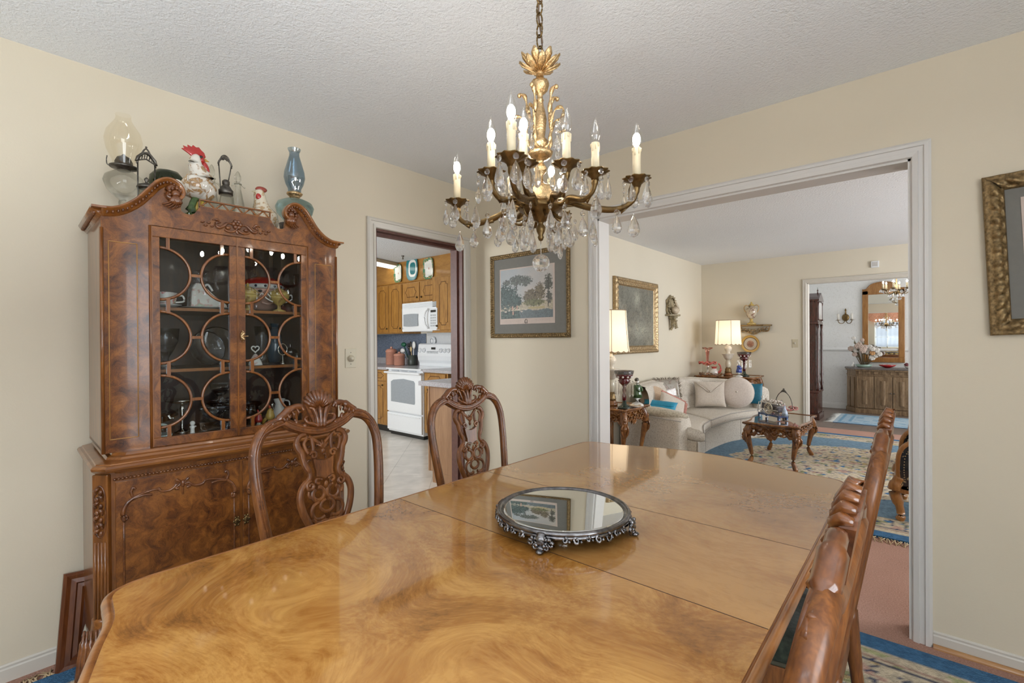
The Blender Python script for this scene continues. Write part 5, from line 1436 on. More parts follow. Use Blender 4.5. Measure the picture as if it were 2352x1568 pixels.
# ------------------------------------------------------------------ dining rug with fringe
M_rug = painted('sculpted_wool_rug', 1, .9, 130, var=.22, nscale=45, spec=.1)
BLUE = Vector((.055,.14,.26)); CREAM = Vector((.60,.52,.39)); PINKC = Vector((.55,.36,.29)); GREENC = Vector((.34,.35,.19)); NAVY = Vector((.03,.035,.06)); GOLDC = Vector((.50,.38,.20)); SKYB = Vector((.20,.31,.41))
def rugcol(x, y, w, h, field, med=True):
    """pattern at x,y metres from the corner of a w by h rug"""
    e = min(x, y, w-x, h-y)
    f = lambda s, o=0: mnoise.noise(Vector((x*s, y*s, o)))
    def flower(c, k=1.0, th=.40):
        a = f(8*k,1)+.5*f(19*k,2); b = f(10*k,5)+.45*f(25*k,6); d = f(13*k,8)+.4*f(30*k,3)
        if a > th: c = PINKC
        elif a < -th: c = GREENC
        if b > th+.06: c = BLUE*1.5
        elif b < -th-.04: c = GOLDC
        if abs(d) < .035 and abs(a) > .12: c = NAVY*2.5
        return c*(1+.16*f(45,3))
    if e < .10: return tuple(BLUE*(1.15+.15*f(20)))
    if e < .42:
        if e < .118 or .40 < e: return tuple(CREAM*.95)
        if .118 < e < .16: return tuple((GREENC*1.3 if f(5,9) > 0 else CREAM)*(1+.15*f(40)))
        if .165 < e < .182: return tuple(PINKC*.75)
        if .195 < e < .205: return tuple(NAVY*2)
        return tuple(flower(CREAM))
    d = math.hypot((x-w/2)/(w*.30), (y-h/2)/(h*.27))+.10*f(5,8)+.05*f(14,2)
    if d < 1: return tuple(flower(CREAM*1.12, 1.25, .46 if d > .3 else .30))
    cx, cy_ = min(x,w-x)-.42, min(y,h-y)-.42
    if math.hypot(cx,cy_)+.12*f(6,7) < .62: return tuple(flower(CREAM*1.05, 1.1))
    return tuple(field*(1+.10*f(18,2)))
def rug(name, label, x0, y0, x1, y1, field, res, th=.014, fr=None, mat=None, colfn=None):
    t = thing(name, label, 'rug', (x0,y0,0))
    w, h = x1-x0, y1-y0
    mb = MB(); nu, nv = int(w/res), int(h/res)
    fn = colfn or (lambda x,y: rugcol(x,y,w,h,field))
    mb.grid(lambda u,v: (u*w, v*h, th), nu, nv, True, lambda u,v: fn(u*w, v*h))
    mb.add([(0,0,0),(w,0,0),(w,h,0),(0,h,0),(0,0,th),(w,0,th),(w,h,th),(0,h,th)], [(0,1,5,4),(1,2,6,5),(2,3,7,6),(3,0,4,7)], False, [tuple(BLUE)]*4)
    obj('pile', mb, mat or M_rug, t)
    return t, w, h
M_fringe = flat('cotton_fringe', (.55,.42,.26), .9, var=.2, nscale=30)
def fringe(t, a, b, out, n, L_=.06, mat=None):
    """knotted tassels from a to b, hanging out along 'out'"""
    a = Vector(a); b = Vector(b); out = Vector(out); mb = MB(); d = (b-a).normalized()
    for i in range(n):
        p = a.lerp(b, (i+rnd.random())/n); s = (rnd.random()-.5)*1.3
        q = p+out*(L_*.5)+d*(s*L_*.4)+Vector((0,0,.006+.006*rnd.random())); e = p+out*L_*(.8+.4*rnd.random())+d*(s*L_)+Vector((0,0,.001))
        mb.tube([p+Vector((0,0,.006)), q, e], [.0035,.003,.0018], 4)
    o = obj('fringe', mb, mat or M_fringe, t); o['kind'] = 'stuff'; return o
t, w, h = rug('dining_rug', 'large blue and cream floral wool rug under the dining table', .115, -3.45, 3.75, -.105, BLUE, .014)
fringe(t, (0,.02,0), (0,h-.02,0), (-1,0,0), 420, .065)
# ------------------------------------------------------------------ kitchen seen through the doorway
M_honey = wood('honey_maple_cabinet', [(.20,.085,.014),(.33,.155,.03),(.43,.22,.05)], 'grain', 1.2, .35, .4, axis='z')
M_honey_x = wood('honey_maple_soffit', [(.24,.10,.017),(.34,.16,.03),(.42,.21,.045)], 'grain', 1.0, .4, .3, axis='x', stretch=4)
M_groove = flat('routed_groove', (.10,.035,.008), .5, var=.1)
M_pull = flat('antique_brass_pull', (.10,.065,.03), .4, .8)
M_white = flat('white_enamel', (.80,.82,.84), .18, coat=.5, var=.01)
M_wglass = flat('grey_oven_glass', (.30,.33,.36), .15, coat=.3, var=.05)
M_lam = None
def speckle(name, c, c2, s=160):
    m, nt, b = new_mat(name); vec = coords(nt); n = noise(nt, vec, s, 3)
    nt.links.new(ramp(nt, n.outputs[0], [(.42, c2), (.58, c)]), b.inputs['Base Color']); b.inputs['Roughness'].default_value = .25; return m
M_lam = speckle('speckled_laminate', (.46,.45,.47), (.34,.31,.32))
M_bsplash = speckle('blue_backsplash', (.16,.20,.27), (.11,.145,.21), 60)
M_panelwood = wood('peninsula_panel', [(.24,.12,.055),(.31,.165,.08),(.36,.20,.10)], 'grain', 1.0, .45, .1, axis='z')
def groove_panel(par, x0, x1, z0, z1, y, tall):
    """routed line with stepped ends on a door front facing -y"""
    w = x1-x0; i = w*.22; s = w*.10
    if tall: P = [(x0+i,z0+.09),(x0+i+s,z0+.09),(x0+i+s*1.3,z0+.06),(x1-i-s*1.3,z0+.06),(x1-i-s,z0+.09),(x1-i,z0+.09),(x1-i,z1-.09),(x1-i-s,z1-.09),(x1-i-s*1.3,z1-.06),(x0+i+s*1.3,z1-.06),(x0+i+s,z1-.09),(x0+i,z1-.09)]
    else:
        m_ = (z0+z1)/2; h = (z1-z0)*.26
        P = [(x0+i*.8,m_),(x0+i+s*.2,m_+h*.4),(x0+i+s*.6,m_+h),(x1-i-s*.6,m_+h),(x1-i-s*.2,m_+h*.4),(x1-i*.8,m_),(x1-i-s*.2,m_-h*.4),(x1-i-s*.6,m_-h),(x0+i+s*.6,m_-h),(x0+i+s*.2,m_-h*.4)]
    obj('routed_line', MB().tube([(a,y-.001,b) for a,b in P], .0045, 5, True, flat=.5, up=(0,1,0)), M_groove, par)
def kdoor(cabn, x0, x1, z0, z1, y, knob, tall=True, nm='door'):
    d = obj(nm, MB().box((x0,y-.018,z0),(x1,y,z1)), M_honey, cabn, bevel=.003)
    groove_panel(d, x0, x1, z0, z1, y-.018, tall)
    if knob: obj('knob', MB().ball((knob[0],y-.030,knob[1]), (.014,.012,.014), 8, 6), M_pull, d)
    return d
def kcab(name, label, lo, hi, mat=None):
    t = thing(name, label, 'cabinet', (0,0,lo[2]))
    t.location = ((lo[0]+hi[0])/2, (lo[1]+hi[1])/2, lo[2]); o = t.location
    obj('carcass', MB().box([a-b for a,b in zip(lo,o)], [a-b for a,b in zip(hi,o)]), mat or M_honey, t, bevel=.002)
    return t, o
def kd(t, o, x0, x1, z0, z1, y, knob, tall=True, nm='door'):
    return kdoor(t, x0-o.x, x1-o.x, z0-o.z, z1-o.z, y-o.y, (knob[0]-o.x, knob[1]-o.z) if knob else None, tall, nm)
UY = 1.55
struct('trim_9', MB().box((KX0,UY,2.125),(-.16,KY1,KH)), M_honey_x)
struct('trim_10', MB().sweep([Vector((KX0,UY,2.115)),Vector((-.16,UY,2.115))], [(0,0),(.012,.004),(.016,.016),(0,.022)], lambda j: ((0,-1,0),(0,0,1))), M_honey_x)
t, o = kcab('wall_cabinet', 'pair-door upper kitchen cabinet left of the microwave', (-3.72,UY,1.385), (-3.05,KY1,2.115))
kd(t,o,-3.70,-3.385,1.40,2.095,UY,(-3.42,1.46)); kd(t,o,-3.375,-3.06,1.40,2.095,UY,(-3.09,1.46))
t, o = kcab('wall_cabinet', 'low upper kitchen cabinet directly above the microwave', (-3.049,UY,1.805), (-2.255,KY1,2.115))
kd(t,o,-3.035,-2.655,1.835,2.095,UY,(-2.70,1.885),False); kd(t,o,-2.640,-2.265,1.835,2.095,UY,(-2.60,1.885),False)
t, o = kcab('wall_cabinet', 'single tall upper kitchen cabinet right of the microwave', (-2.24,1.42,1.395), (-1.42,KY1-.004,2.115))
kd(t,o,-2.14,-1.86,1.42,2.095,1.42,(-2.12,1.47))
obj('under_shelf', MB().box((-.40,-.24,-.012),(.40,.20,.0)), M_honey, t)
t, o = kcab('wall_cabinet', 'upper kitchen cabinet turning the left corner beside the doorway casing', (KX0+.01,1.0,1.385), (-3.74,1.545,2.115))
obj('door', MB().box((.30,-.26,.02),(.315,.26,.71)), M_honey, t, bevel=.003)
# microwave
mx0, mx1, my, mz0, mz1 = -2.895, -2.10, 1.40, 1.405, 1.800
t = thing('microwave', 'white over-the-range microwave with curved handle', 'microwave', ((mx0+mx1)/2,(my+KY1)/2,mz0))
W_, H_ = mx1-mx0, mz1-mz0; yf = my-(my+KY1)/2
obj('body', MB().box((-W_/2,yf+.02,0),(W_/2,(KY1-my)/2,H_)), M_white, t, bevel=.006)
fr_ = MB().grid(lambda u,v: (lerp(-W_/2,W_/2,u), yf+.02-.035*sin(PI*u)*(.4+.6*sin(PI*v)), lerp(.01,H_-.075,v)), 16, 8)
obj('door', fr_, M_white, t)
for k in range(5): obj('vent_slat', MB().box((-W_/2+.02,yf+.006,H_-.066+.012*k),(W_/2-.02,yf+.022,H_-.060+.012*k)), M_white, t, bevel=.001)
obj('window', MB().grid(lambda u,v: (-W_/2+.08+.32*u, yf-.013-.010*sin(PI*(.2+.5*u)), .075+.16*v+.012*sin(PI*u)*(v-.5)), 8, 4), M_wglass, t)
obj('handle', MB().tube(spline([(.205,yf-.01,.035),(.190,yf-.05,.10),(.185,yf-.055,.17),(.190,yf-.05,.24),(.205,yf-.01,.295)],5), .012, 8), M_white, t)
kp = obj('control_panel', MB().box((.235,yf-.008,.03),(W_/2-.012,yf+.012,.30)), flat('panel_grey_white', (.70,.72,.74), .25, var=.02), t)
for a in range(3):
    for b in range(5): obj('button', MB().box((.255+.038*a,yf-.011,.06+.034*b),(.280+.038*a,yf-.007,.080+.034*b)), flat('button_grey', (.38,.40,.42), .4, var=.02), kp)
obj('display', MB().box((.255,yf-.011,.245),(.36,yf-.007,.275)), M_black, kp)
obj('badge', MB().ball((-W_/2+.035,yf-.004,.045), (.011,.004,.011), 8, 6), M_wglass, t)
# range
rx0, rx1, ry, rz = -2.957, -2.203, 1.2, .915
rc = (rx0+rx1)/2; rw = rx1-rx0
t = thing('kitchen_range', 'white electric range with glass oven door and control backguard', 'range', (rc,1.5,0))
yf = ry-1.5
obj('body', MB().box((-rw/2,yf+.03,.05),(rw/2,.34,.895)), M_white, t, bevel=.004)
obj('cooktop', MB().box((-rw/2-.004,yf-.01,.895),(rw/2+.004,.30,.915)), M_white, t, bevel=.006)
od = obj('oven_door', MB().box((-rw/2+.005,yf,.325),(rw/2-.005,yf+.04,.868)), M_white, t, bevel=.008)
ow = [(-.275,.46),(.235,.45),(.245,.47),(.245,.73),(.22,.755),(0,.775),(-.22,.755),(-.275,.73)]
obj('oven_window', MB().prism(ow, yf-.003, yf+.002, lambda a,b,d: (a,d,b)), M_wglass, od)
obj('oven_handle', MB().tube(spline([(-rw/2+.012,yf-.005,.850),(-rw/2+.03,yf-.045,.855),(0,yf-.05,.857),(rw/2-.03,yf-.045,.855),(rw/2-.012,yf-.005,.850)],5), .014, 8), M_white, od)
for k in range(3): obj('door_vent', MB().box((-.27+.19*k,yf+.005,.876),(-.12+.19*k,yf+.012,.884)), M_wglass, t)
dw = obj('storage_drawer', MB().box((-rw/2+.005,yf,.075),(rw/2-.005,yf+.04,.312)), M_white, t, bevel=.008)
obj('drawer_lip', MB().box((-rw/2+.03,yf-.012,.278),(rw/2-.03,yf+.002,.292)), M_white, dw, bevel=.004)
obj('kick_gap', MB().box((-rw/2+.02,yf+.05,.0),(rw/2-.02,.3,.055)), M_black, t)
bg = MB(); bg.prism([(.26,.915),(.26,.96),(.235,1.0),(.225,1.06),(.245,1.225),(.275,1.24),(.34,1.24),(.34,.915)], -rw/2+.006, rw/2-.006, lambda a,b,d: (d,a,b))
bgo = obj('backguard', bg, M_white, t, bevel=.004)
for x_ in (-.32,-.225,.14,.22,.30):
    q = MB().lathe([(.033,0),(.030,.014),(.012,.016),(.010,.026),(.001,.026)], 18); k = MB(); k.join(q, Matrix.Translation((x_,.232,1.14)) @ Matrix.Rotation(R(85),4,'X')); obj('knob', k, M_white, bgo)
obj('clock_display', MB().box((-.055,.222,1.155),(.02,.236,1.185)), M_black, bgo)
for a in range(8):
    for b in range(2): obj('button', MB().box((-.16+.032*a,.226-.004*b,1.10+.018*b),(-.142+.032*a,.232,1.110+.018*b)), flat('button_grey', (.38,.40,.42), .4, var=.02), bgo)
# base cabinets and counters
t, o = kcab('base_cabinet', 'honey maple base cabinet with drawer left of the range', (KX0+.01,1.25,.10), (rx0-.008,KY1-.01,.875))
kd(t,o,-3.46,-3.00,.12,.71,1.25,(-3.10,.66)); kd(t,o,-3.46,-3.00,.725,.865,1.25,(-3.23,.795),False,'drawer')
obj('toe_kick', MB().box((-.7,-.25,-.10),(.68,.3,.0)), M_black, t)
t, o = kcab('base_cabinet', 'honey maple corner base cabinet right of the range', (rx1+.008,1.25,.10), (-1.75,KY1-.01,.875))
kd(t,o,-2.18,-2.0,.12,.71,1.25,(-2.10,.66)); kd(t,o,-2.18,-1.78,.725,.865,1.25,None,False,'drawer')
tag(obj('countertop', MB().box((KX0+.01,1.21,.878),(rx0-.010,KY1-.01,.915)).box((KX0+.01,KY1-.03,.913),(rx0-.010,KY1-.01,1.01)), M_lam, bevel=.004), 'speckled laminate countertop left of the range', 'countertop')
tag(obj('countertop', MB().box((rx1+.010,1.21,.878),(-.17,KY1-.01,.915)), M_lam, bevel=.004), 'speckled laminate countertop right of the range', 'countertop')
tag(obj('backsplash', MB().box((KX0+.01,KY1-.010,1.012),(-2.92,KY1-.003,1.383)), M_bsplash), 'blue grey speckled backsplash behind the pink canisters', 'backsplash')
tag(obj('backsplash', MB().box((-2.90,KY1-.010,.93),(-.17,KY1-.003,1.393)), flat('pale_backsplash', (.62,.63,.64), .25, var=.03)), 'pale backsplash panel behind the range', 'backsplash')
# peninsula end close to the doorway
t, o = kcab('peninsula_cabinet', 'plain wood ended peninsula cabinet just inside the kitchen doorway', (-.775,.15,.10), (-.17,1.20,.872), M_panelwood)
obj('toe_base', MB().box((-.25,-.526,-.098),(.30,.52,0)), M_panelwood, t)
obj('corner_strip', MB().box((-.303,-.531,.0),(-.285,-.52,.77)), M_panelwood, t)
obj('top', MB().box((-.84-o.x,.085-o.y,.774),(-.17-o.x,1.205-o.y,.815)), M_lam, t, 'speckled laminate top', bevel=.004)
# canisters and utensils
M_pinkc = flat('pink_stoneware', (.58,.27,.19), .3, coat=.4, var=.06)
def canister(lab, x, y, r, h, lid, utens=False):
    t = thing('canister', lab, 'canister', (x,y,.916), 0, 'pink canisters on the kitchen counter')
    obj('body', MB().lathe([(r*.92,0),(r,.008),(r,h*.86),(r*1.06,h*.87),(r*1.06,h*.93),(r*.98,h*.94)], 28), M_pinkc, t)
    if lid: obj('lid', MB().lathe([(r*1.02,h*.94),(r*1.0,h*.99),(r*.7,h*1.07),(r*.25,h*1.10),(r*.16,h*1.13),(r*.26,h*1.18),(r*.2,h*1.22),(0,h*1.23)], 28), M_pinkc, t)
    return t
canister('larger pink lidded stoneware canister on the left of the kitchen counter', -3.50, 1.66, .084, .225, True)
canister('smaller pink stoneware canister beside the range', -3.245, 1.62, .080, .165, True)
t = thing('utensil_crock', 'dark crock full of kitchen utensils behind the smaller canister', 'crock', (-3.12,1.76,.916))
obj('crock', MB().lathe([(.055,0),(.06,.01),(.062,.15),(.055,.15),(.05,.03),(.001,.02)], 20), flat('dark_crock', (.05,.06,.05), .4), t)
def utensil(name, lab, dx, h, col, head, lean):
    p0 = Vector((-3.12+dx*.3,1.76,.945)); p1 = Vector((-3.12+dx,1.76+lean,.916+h))
    mb = MB().tube([p0, p1], .007, 6)
    d = (p1-p0).normalized(); q = p1+d*.03
    mb.ball(q, head, 10, 7)
    tag(obj(name, mb, col), lab, 'utensil', 'utensils standing in the kitchen crock')
M_uw = flat('white_plastic', (.75,.75,.74), .3, var=.02); M_uk = flat('black_nylon', (.02,.02,.02), .4); M_ug = flat('green_nylon', (.02,.13,.07), .35); M_uwd = flat('pale_wood_utensil', (.5,.36,.18), .6)
utensil('slotted_spoon', 'white slotted spoon leaning left in the utensil crock', -.14, .19, M_uw, (.055,.02,.036), -.05)
utensil('serving_spoon', 'tall white serving spoon leaning right in the utensil crock', .08, .27, M_uw, (.036,.018,.055), -.03)
utensil('spatula', 'black spatula upright in the utensil crock', -.03, .27, M_uk, (.032,.01,.055), .0)
utensil('ladle', 'black ladle beside the wooden spoon in the utensil crock', -.07, .23, M_uk, (.034,.03,.030), .01)
utensil('wooden_spoon', 'pale wooden spoon in the utensil crock', .03, .21, M_uwd, (.026,.012,.040), -.04)
utensil('pasta_server', 'green pasta server spreading to the left of the utensil crock', -.19, .28, M_ug, (.055,.03,.034), .0)
# plates on the soffit
M_teal = flat('teal_plate_glaze', (.02,.17,.20), .2, coat=.4); M_pl = painted('painted_plate', .2, coat=.4, var=.04)
def pcol(u, v, kind):
    x, y = u*2-1, v*2-1; r = math.hypot(x,y); a = math.atan2(y,x)
    W0 = (.74,.73,.68); T = (.02,.19,.21); Gc = (.07,.20,.10)
    if kind == 'teal': return W0 if .50 < r < .68 and int(a*9) % 3 else (T if r > .66 or r < .50 else W0)
    if r < .22: return (.42,.16,.12) if math.sin(a*4)+math.sin(r*30) > .2 else W0
    if r > .84 or (r > .72 and sin(a*4) > .1): return Gc if int(a*14+r*10) % 4 else (.50,.30,.12)
    return W0
def wall_plate(name, lab, c, rx, rz, kind, expn, cat='plate'):
    t = thing(name, lab, cat, c, 0)
    sup = lambda a: (math.copysign(abs(cos(a))**(2/expn), cos(a)), math.copysign(abs(sin(a))**(2/expn), sin(a)))
    mb = MB(); nr, na = 10, 40; vs = []; fs = []; cs = []
    for j in range(nr+1):
        q = j/nr
        for i in range(na):
            x, z = sup(2*PI*i/na); vs.append((rx*q*x, -.006-.016*max(0,q-.55)/.45, rz*q*z))
    for j in range(nr):
        for i in range(na):
            k = (i+1) % na; fs.append((j*na+i, j*na+k, (j+1)*na+k, (j+1)*na+i))
            x, z = sup(2*PI*(i+.5)/na); q = (j+.5)/nr; cs.append(pcol(.5+.5*q*cos(2*PI*(i+.5)/na), .5+.5*q*sin(2*PI*(i+.5)/na), kind))
    mb.add(vs, fs, True, cs); obj('face', mb, M_pl, t)
    bk = MB(); vs = [(v[0],v[1]+.006,v[2]) for v in vs[-na:]]+[(v[0]*.5,0,v[2]*.5) for v in vs[-na:]]
    bk.add(vs, [(i,(i+1)%na,na+(i+1)%na,na+i) for i in range(na)]+[tuple(range(na,2*na))]); obj('back', bk, M_ceram, t)
wall_plate('wall_plate', 'green rimmed floral plate at the left of the kitchen soffit', (-3.145,UY-.003,2.262), .092, .132, 'fl', 4)
wall_plate('wall_plate', 'teal octagonal plate with white ring at the middle of the kitchen soffit', (-2.810,UY-.003,2.30), .128, .17, 'teal', 3)
wall_plate('wall_plate', 'green rimmed floral plate at the right of the kitchen soffit', (-2.455,UY-.003,2.262), .108, .145, 'fl', 4)
# fluorescent ceiling fixture
t = thing('fluorescent_fixture', 'long fluorescent ceiling light with ribbed diffuser in the kitchen', 'light', (-3.2,1.2,KH-.004))
t.rotation_euler = (0,0,math.atan2(1.70-1.08,-3.28+3.10)-PI/2)
obj('housing', MB().box((-.14,-.75,-.045),(.14,.62,-.0)), flat('fixture_tan', (.50,.40,.27), .4, var=.03), t, bevel=.004)
obj('diffuser', MB().grid(lambda u,v: (lerp(-.115,.115,u), lerp(-.73,.60,v), -.047-.022*sin(PI*u)+.002*sin(v*190)), 8, 120), glow('fluorescent_diffuser', (1,.97,.88), 2.6), t)
tag(obj('ceiling_hook', MB().lathe([(.004,-.05),(.012,-.045),(.006,-.02),(.02,-.006),(.02,-.001)], 12, c=(-2.635,1.245,KH)), M_pewter), 'tiny hook hanging from the kitchen ceiling', 'hook')
t = thing('outlet_plug', 'round white plug-in freshener above the range backguard', 'plug', (-2.73,KY1-.007,1.275))
obj('plug_body', MB().ball((0,-.025,0), (.055,.028,.062), 14, 10), M_white, t); obj('plug_ring', MB().tube([(.03*cos(a),-.05,.034*sin(a)) for a in [2*PI*i/18 for i in range(18)]], .004, 6, True), M_wglass, t)
# ------------------------------------------------------------------ living room
M_tweed = None
def tweed():
    m, nt, b = new_mat('tweed_upholstery'); vec = coords(nt)
    n = noise(nt, vec, 230, 2, .4); n2 = noise(nt, vec, 70, 3)
    mx = nt.nodes.new('ShaderNodeMix'); mx.inputs[0].default_value = .25
    nt.links.new(n.outputs[0], mx.inputs[2]); nt.links.new(n2.outputs[0], mx.inputs[3])
    nt.links.new(ramp(nt, mx.outputs[0], [(.35, (.20,.145,.10)), (.42, (.60,.54,.46)), (.6, (.74,.69,.61))]), b.inputs['Base Color'])
    b.inputs['Roughness'].default_value = .95; b.inputs['Specular IOR Level'].default_value = .1; bump(nt, b, n.outputs[0], .4, .004); return m
M_tweed = tweed()
RUGH = .016
t, w, h = rug('living_room_rug', 'large blue rug with cream floral medallion under the coffee table', .32, 1.20, 4.05, 4.95, SKYB, .014)
fringe(t, (0,0,0), (w,0,0), (0,-1,0), 330, .075)
# sofa: curved banana sofa along the left wall
Bc = [(.15,2.40),(.08,2.80),(.06,3.20),(.11,3.55),(.28,3.85),(.53,4.06),(.80,4.22)]
Fc = [(1.04,2.06),(.90,2.46),(.855,2.80),(.86,3.15),(.885,3.50),(.97,3.80),(1.07,4.08)]
BS = spline([(x,y,0) for x,y in Bc], 8); FS = spline([(x,y,0) for x,y in Fc], 8)
def sofa_at(t):
    i = min(len(BS)-1.0001, max(0, t*(len(BS)-1))); k = int(i); f = i-k
    return BS[k].lerp(BS[k+1], f), FS[k].lerp(FS[k+1], f)
def sp_(t, u, z):
    b, f = sofa_at(t); p = b.lerp(f, u); return (p.x, p.y, z)
def shell(mb, t0, t1, sec, nt_=20, smooth=True):
    """closed loft of a section [(u,z)] from t0 to t1"""
    k = len(sec); vs = []; fs = []
    for j in range(nt_+1):
        t_ = lerp(t0,t1,j/nt_)
        for u, z in sec: vs.append(sp_(t_, u, z))
    for j in range(nt_):
        for i in range(k): fs.append((j*k+i, j*k+(i+1) % k, (j+1)*k+(i+1) % k, (j+1)*k+i))
    fs.append(tuple(range(k-1,-1,-1))); fs.append(tuple(range(nt_*k, nt_*k+k)))
    return mb.add(vs, fs, smooth)
sofa = thing('sofa', 'curved cream tweed sofa with tufted back along the left living room wall', 'sofa', (0,0,0))
obj('base', shell(MB(), .0, 1, [(.04,.06),(.90,.06),(.91,.20),(.91,.27),(.04,.27)], 26, False), M_tweed, sofa)
for a, b in ((0,.32),(.325,.79),(.795,1)):
    obj('skirt', shell(MB(), a, b, [(.89,RUGH),(.925,RUGH),(.918,.26),(.90,.26)], 10, False), M_tweed, sofa)
for a, b in ((.0,.335),(.345,1.0)):
    mb = MB(); sec = [(.18,.275),(.95,.275),(.995,.29),(1.005,.325),(.99,.368),(.93,.385),(.55,.40),(.2,.395)]
    shell(mb, a, b, sec, 16); cu = obj('seat_cushion', mb, M_tweed, sofa)
    k = MB()
    k.tube([sp_(lerp(a,b,i/20), .995, .372) for i in range(21)], .005, 6); k.tube([sp_(lerp(a,b,i/20), 1.0, .292) for i in range(21)], .005, 6)
    obj('welt', k, flat('welt_cord', (.46,.43,.40), .8), cu)
# tufted back
def backf(u, v):
    tt = lerp(-.02,1.0,u); z = lerp(.36,.76-.05*max(0,u-.6)/.4,v)
    du = (u*9+(.5 if int(v*2.2) % 2 else 0)) % 1; dz = (v*2.2) % 1
    puff = .035*(sin(PI*du)**.5)*(sin(PI*min(1,dz))**.5)
    th = lerp(.24,.15,v)+puff-(.10 if v > .97 else 0)
    b, f = sofa_at(max(0,tt)); d = (f-b).normalized(); p = b+d*th
    return (p.x, p.y, z)
def backr(u, v):
    b, f = sofa_at(max(0,lerp(-.02,1.0,u))); z = lerp(.06,.752-.05*max(0,u-.6)/.4,v); d = (f-b).normalized(); p = b+d*.0
    return (p.x, p.y, z)
mb = MB().grid(backf, 90, 30); mb.grid(lambda u,v: backr(1-u,v), 40, 3)
mb.grid(lambda u,v: tuple(Vector(backr(u,1)).lerp(Vector(backf(u,1)), v)+Vector((0,0,.02*sin(PI*v)))), 60, 4)
obj('tufted_back', mb, M_tweed, sofa)
# arms
def arm_(name, a, b, h, r):
    """rolled arm from back point a to front point b"""
    a = Vector((*a,0)); b = Vector((*b,0)); d = (b-a).normalized(); n = Vector((-d.y,d.x,0))
    sec = [(-r,.03),(-r,h-r*.7),(-r*.8,h-r*.25),(-r*.3,h),(r*.3,h),(r*.8,h-r*.25),(r,h-r*.7),(r,.03)]
    mb = MB(); vs = []; fs = []; k = len(sec); rings = [(0,1),(.5,1),(.90,1),(.97,.93),(1.0,.7)]
    for t_, s_ in rings:
        for u, z in sec: vs.append(a.lerp(b,t_)+n*(u*s_)+Vector((0,0,z if z < .1 else h-(h-z)*1-(1-s_)*.08)))
    for j in range(len(rings)-1):
        for i in range(k-1): fs.append((j*k+i, j*k+i+1, (j+1)*k+i+1, (j+1)*k+i))
    fs.append(tuple(range(k))); fs.append(tuple(range((len(rings)-1)*k, len(rings)*k)))
    mb.add(vs, fs); return obj(name, mb, M_tweed, sofa)
A1 = arm_('arm', (.10,2.33), (.84,2.12), .51, .11)
A2 = arm_('arm', (.80,4.30), (1.09,4.10), .66, .10)
obj('arm_pad', MB().ball((.50,2.22,.50), (.38,.115,.055), 20, 10, Matrix.Rotation(R(-15.8),3,'Z')), fabric('ribbed_arm_pad', (.62,.57,.46), (.42,.37,.28), 60), A1, 'quilted top of the near arm')
k = MB(); k.tube([(.12,2.20,.465),(.5,2.10,.465),(.83,2.005,.465)], .005, 6); obj('welt', k, flat('welt_cord', (.46,.43,.40), .8), A1)
# cushions on the sofa
def pillow(name, label, c, w_, h_, th, nrm, mat, roll=0, rnd_=0, parent=None):
    """plump cushion centred at c facing nrm; rnd_=1 makes it round"""
    nrm = Vector(nrm).normalized(); rt = Vector((0,0,1)).cross(nrm); rt.normalize(); upv = nrm.cross(rt)
    M = Matrix((rt, upv, nrm)).transposed() @ Matrix.Rotation(roll,3,'Z')
    mb = MB()
    def fn(s_):
        def g(u, v):
            x, y = u*2-1, v*2-1
            if rnd_:
                x, y = x*math.sqrt(1-y*y/2), y*math.sqrt(1-x*x/2)
                r_ = min(1, math.hypot(x,y)); t_ = (max(0,1-r_**3.2))**.6
            else:
                t_ = (max(0,(1-abs(x)**3.5))*max(0,(1-abs(y)**3.5)))**.5
                q = 1-.07*(1-abs(x)**2)*abs(y)**6; q2 = 1-.07*(1-abs(y)**2)*abs(x)**6
                x, y = x*q2, y*q
            return tuple(M @ Vector((x*w_/2, y*h_/2, s_*th/2*t_)))
        return g
    n = 22
    f = fn(1); b = fn(-1)
    mb.grid(f, n, n); mb.grid(lambda u,v: b(1-u,v), n, n)
    o = obj(name, mb, mat); o.location = c
    return o, M
def on(M, x, y, z): return tuple(M @ Vector((x,y,z)))
o, M = pillow('tapestry_pillow', '', (.23,3.12,.635), .34, .30, .11, (.80,-.55,.22), mat_floral('grey_tapestry', (.34,.31,.26), [(.20,.16,.13),(.42,.30,.26)], 24))
tag(o, 'grey tapestry pillow with shaggy fringe against the sofa back', 'pillow')
k = MB()
for i in range(90):
    a = i/90*4; s_ = int(a); q = (a-s_)*2-1
    x, y = [(q,-1),(1,q),(-q,1),(-1,-q)][s_]
    k.tube([on(M,x*.165,y*.145,0), on(M,x*.19+rnd.uniform(-.01,.01),y*.168+rnd.uniform(-.01,.01),rnd.uniform(-.012,.02))], [.006,.003], 4)
obj('shaggy_fringe', k, flat('fringe_grey', (.26,.22,.17), .9, var=.3), o)
P_beige = fabric('peach_linen', (.66,.50,.36), (.58,.43,.30), 80, .2)
o, M = pillow('peach_pillow', '', (.26,2.66,.58), .34, .34, .12, (.55,-.65,.5), P_beige, .3, 1); tag(o, 'peach round pillow at the near end of the sofa', 'pillow')
obj('piping', MB().tube([on(M,.165*cos(a),.165*sin(a),0) for a in [2*PI*i/40 for i in range(40)]], .006, 6, True), P_beige, o)
P_white = fabric('ivory_matelasse', (.68,.61,.53), (.60,.53,.46), 90, .35)
o, M = pillow('ivory_pillow', '', (.50,2.58,.515), .31, .30, .10, (.75,-.42,.55), P_white, -.55); tag(o, 'ivory pillow with pink tassel edge leaning behind the turquoise cushion', 'pillow')
k = MB()
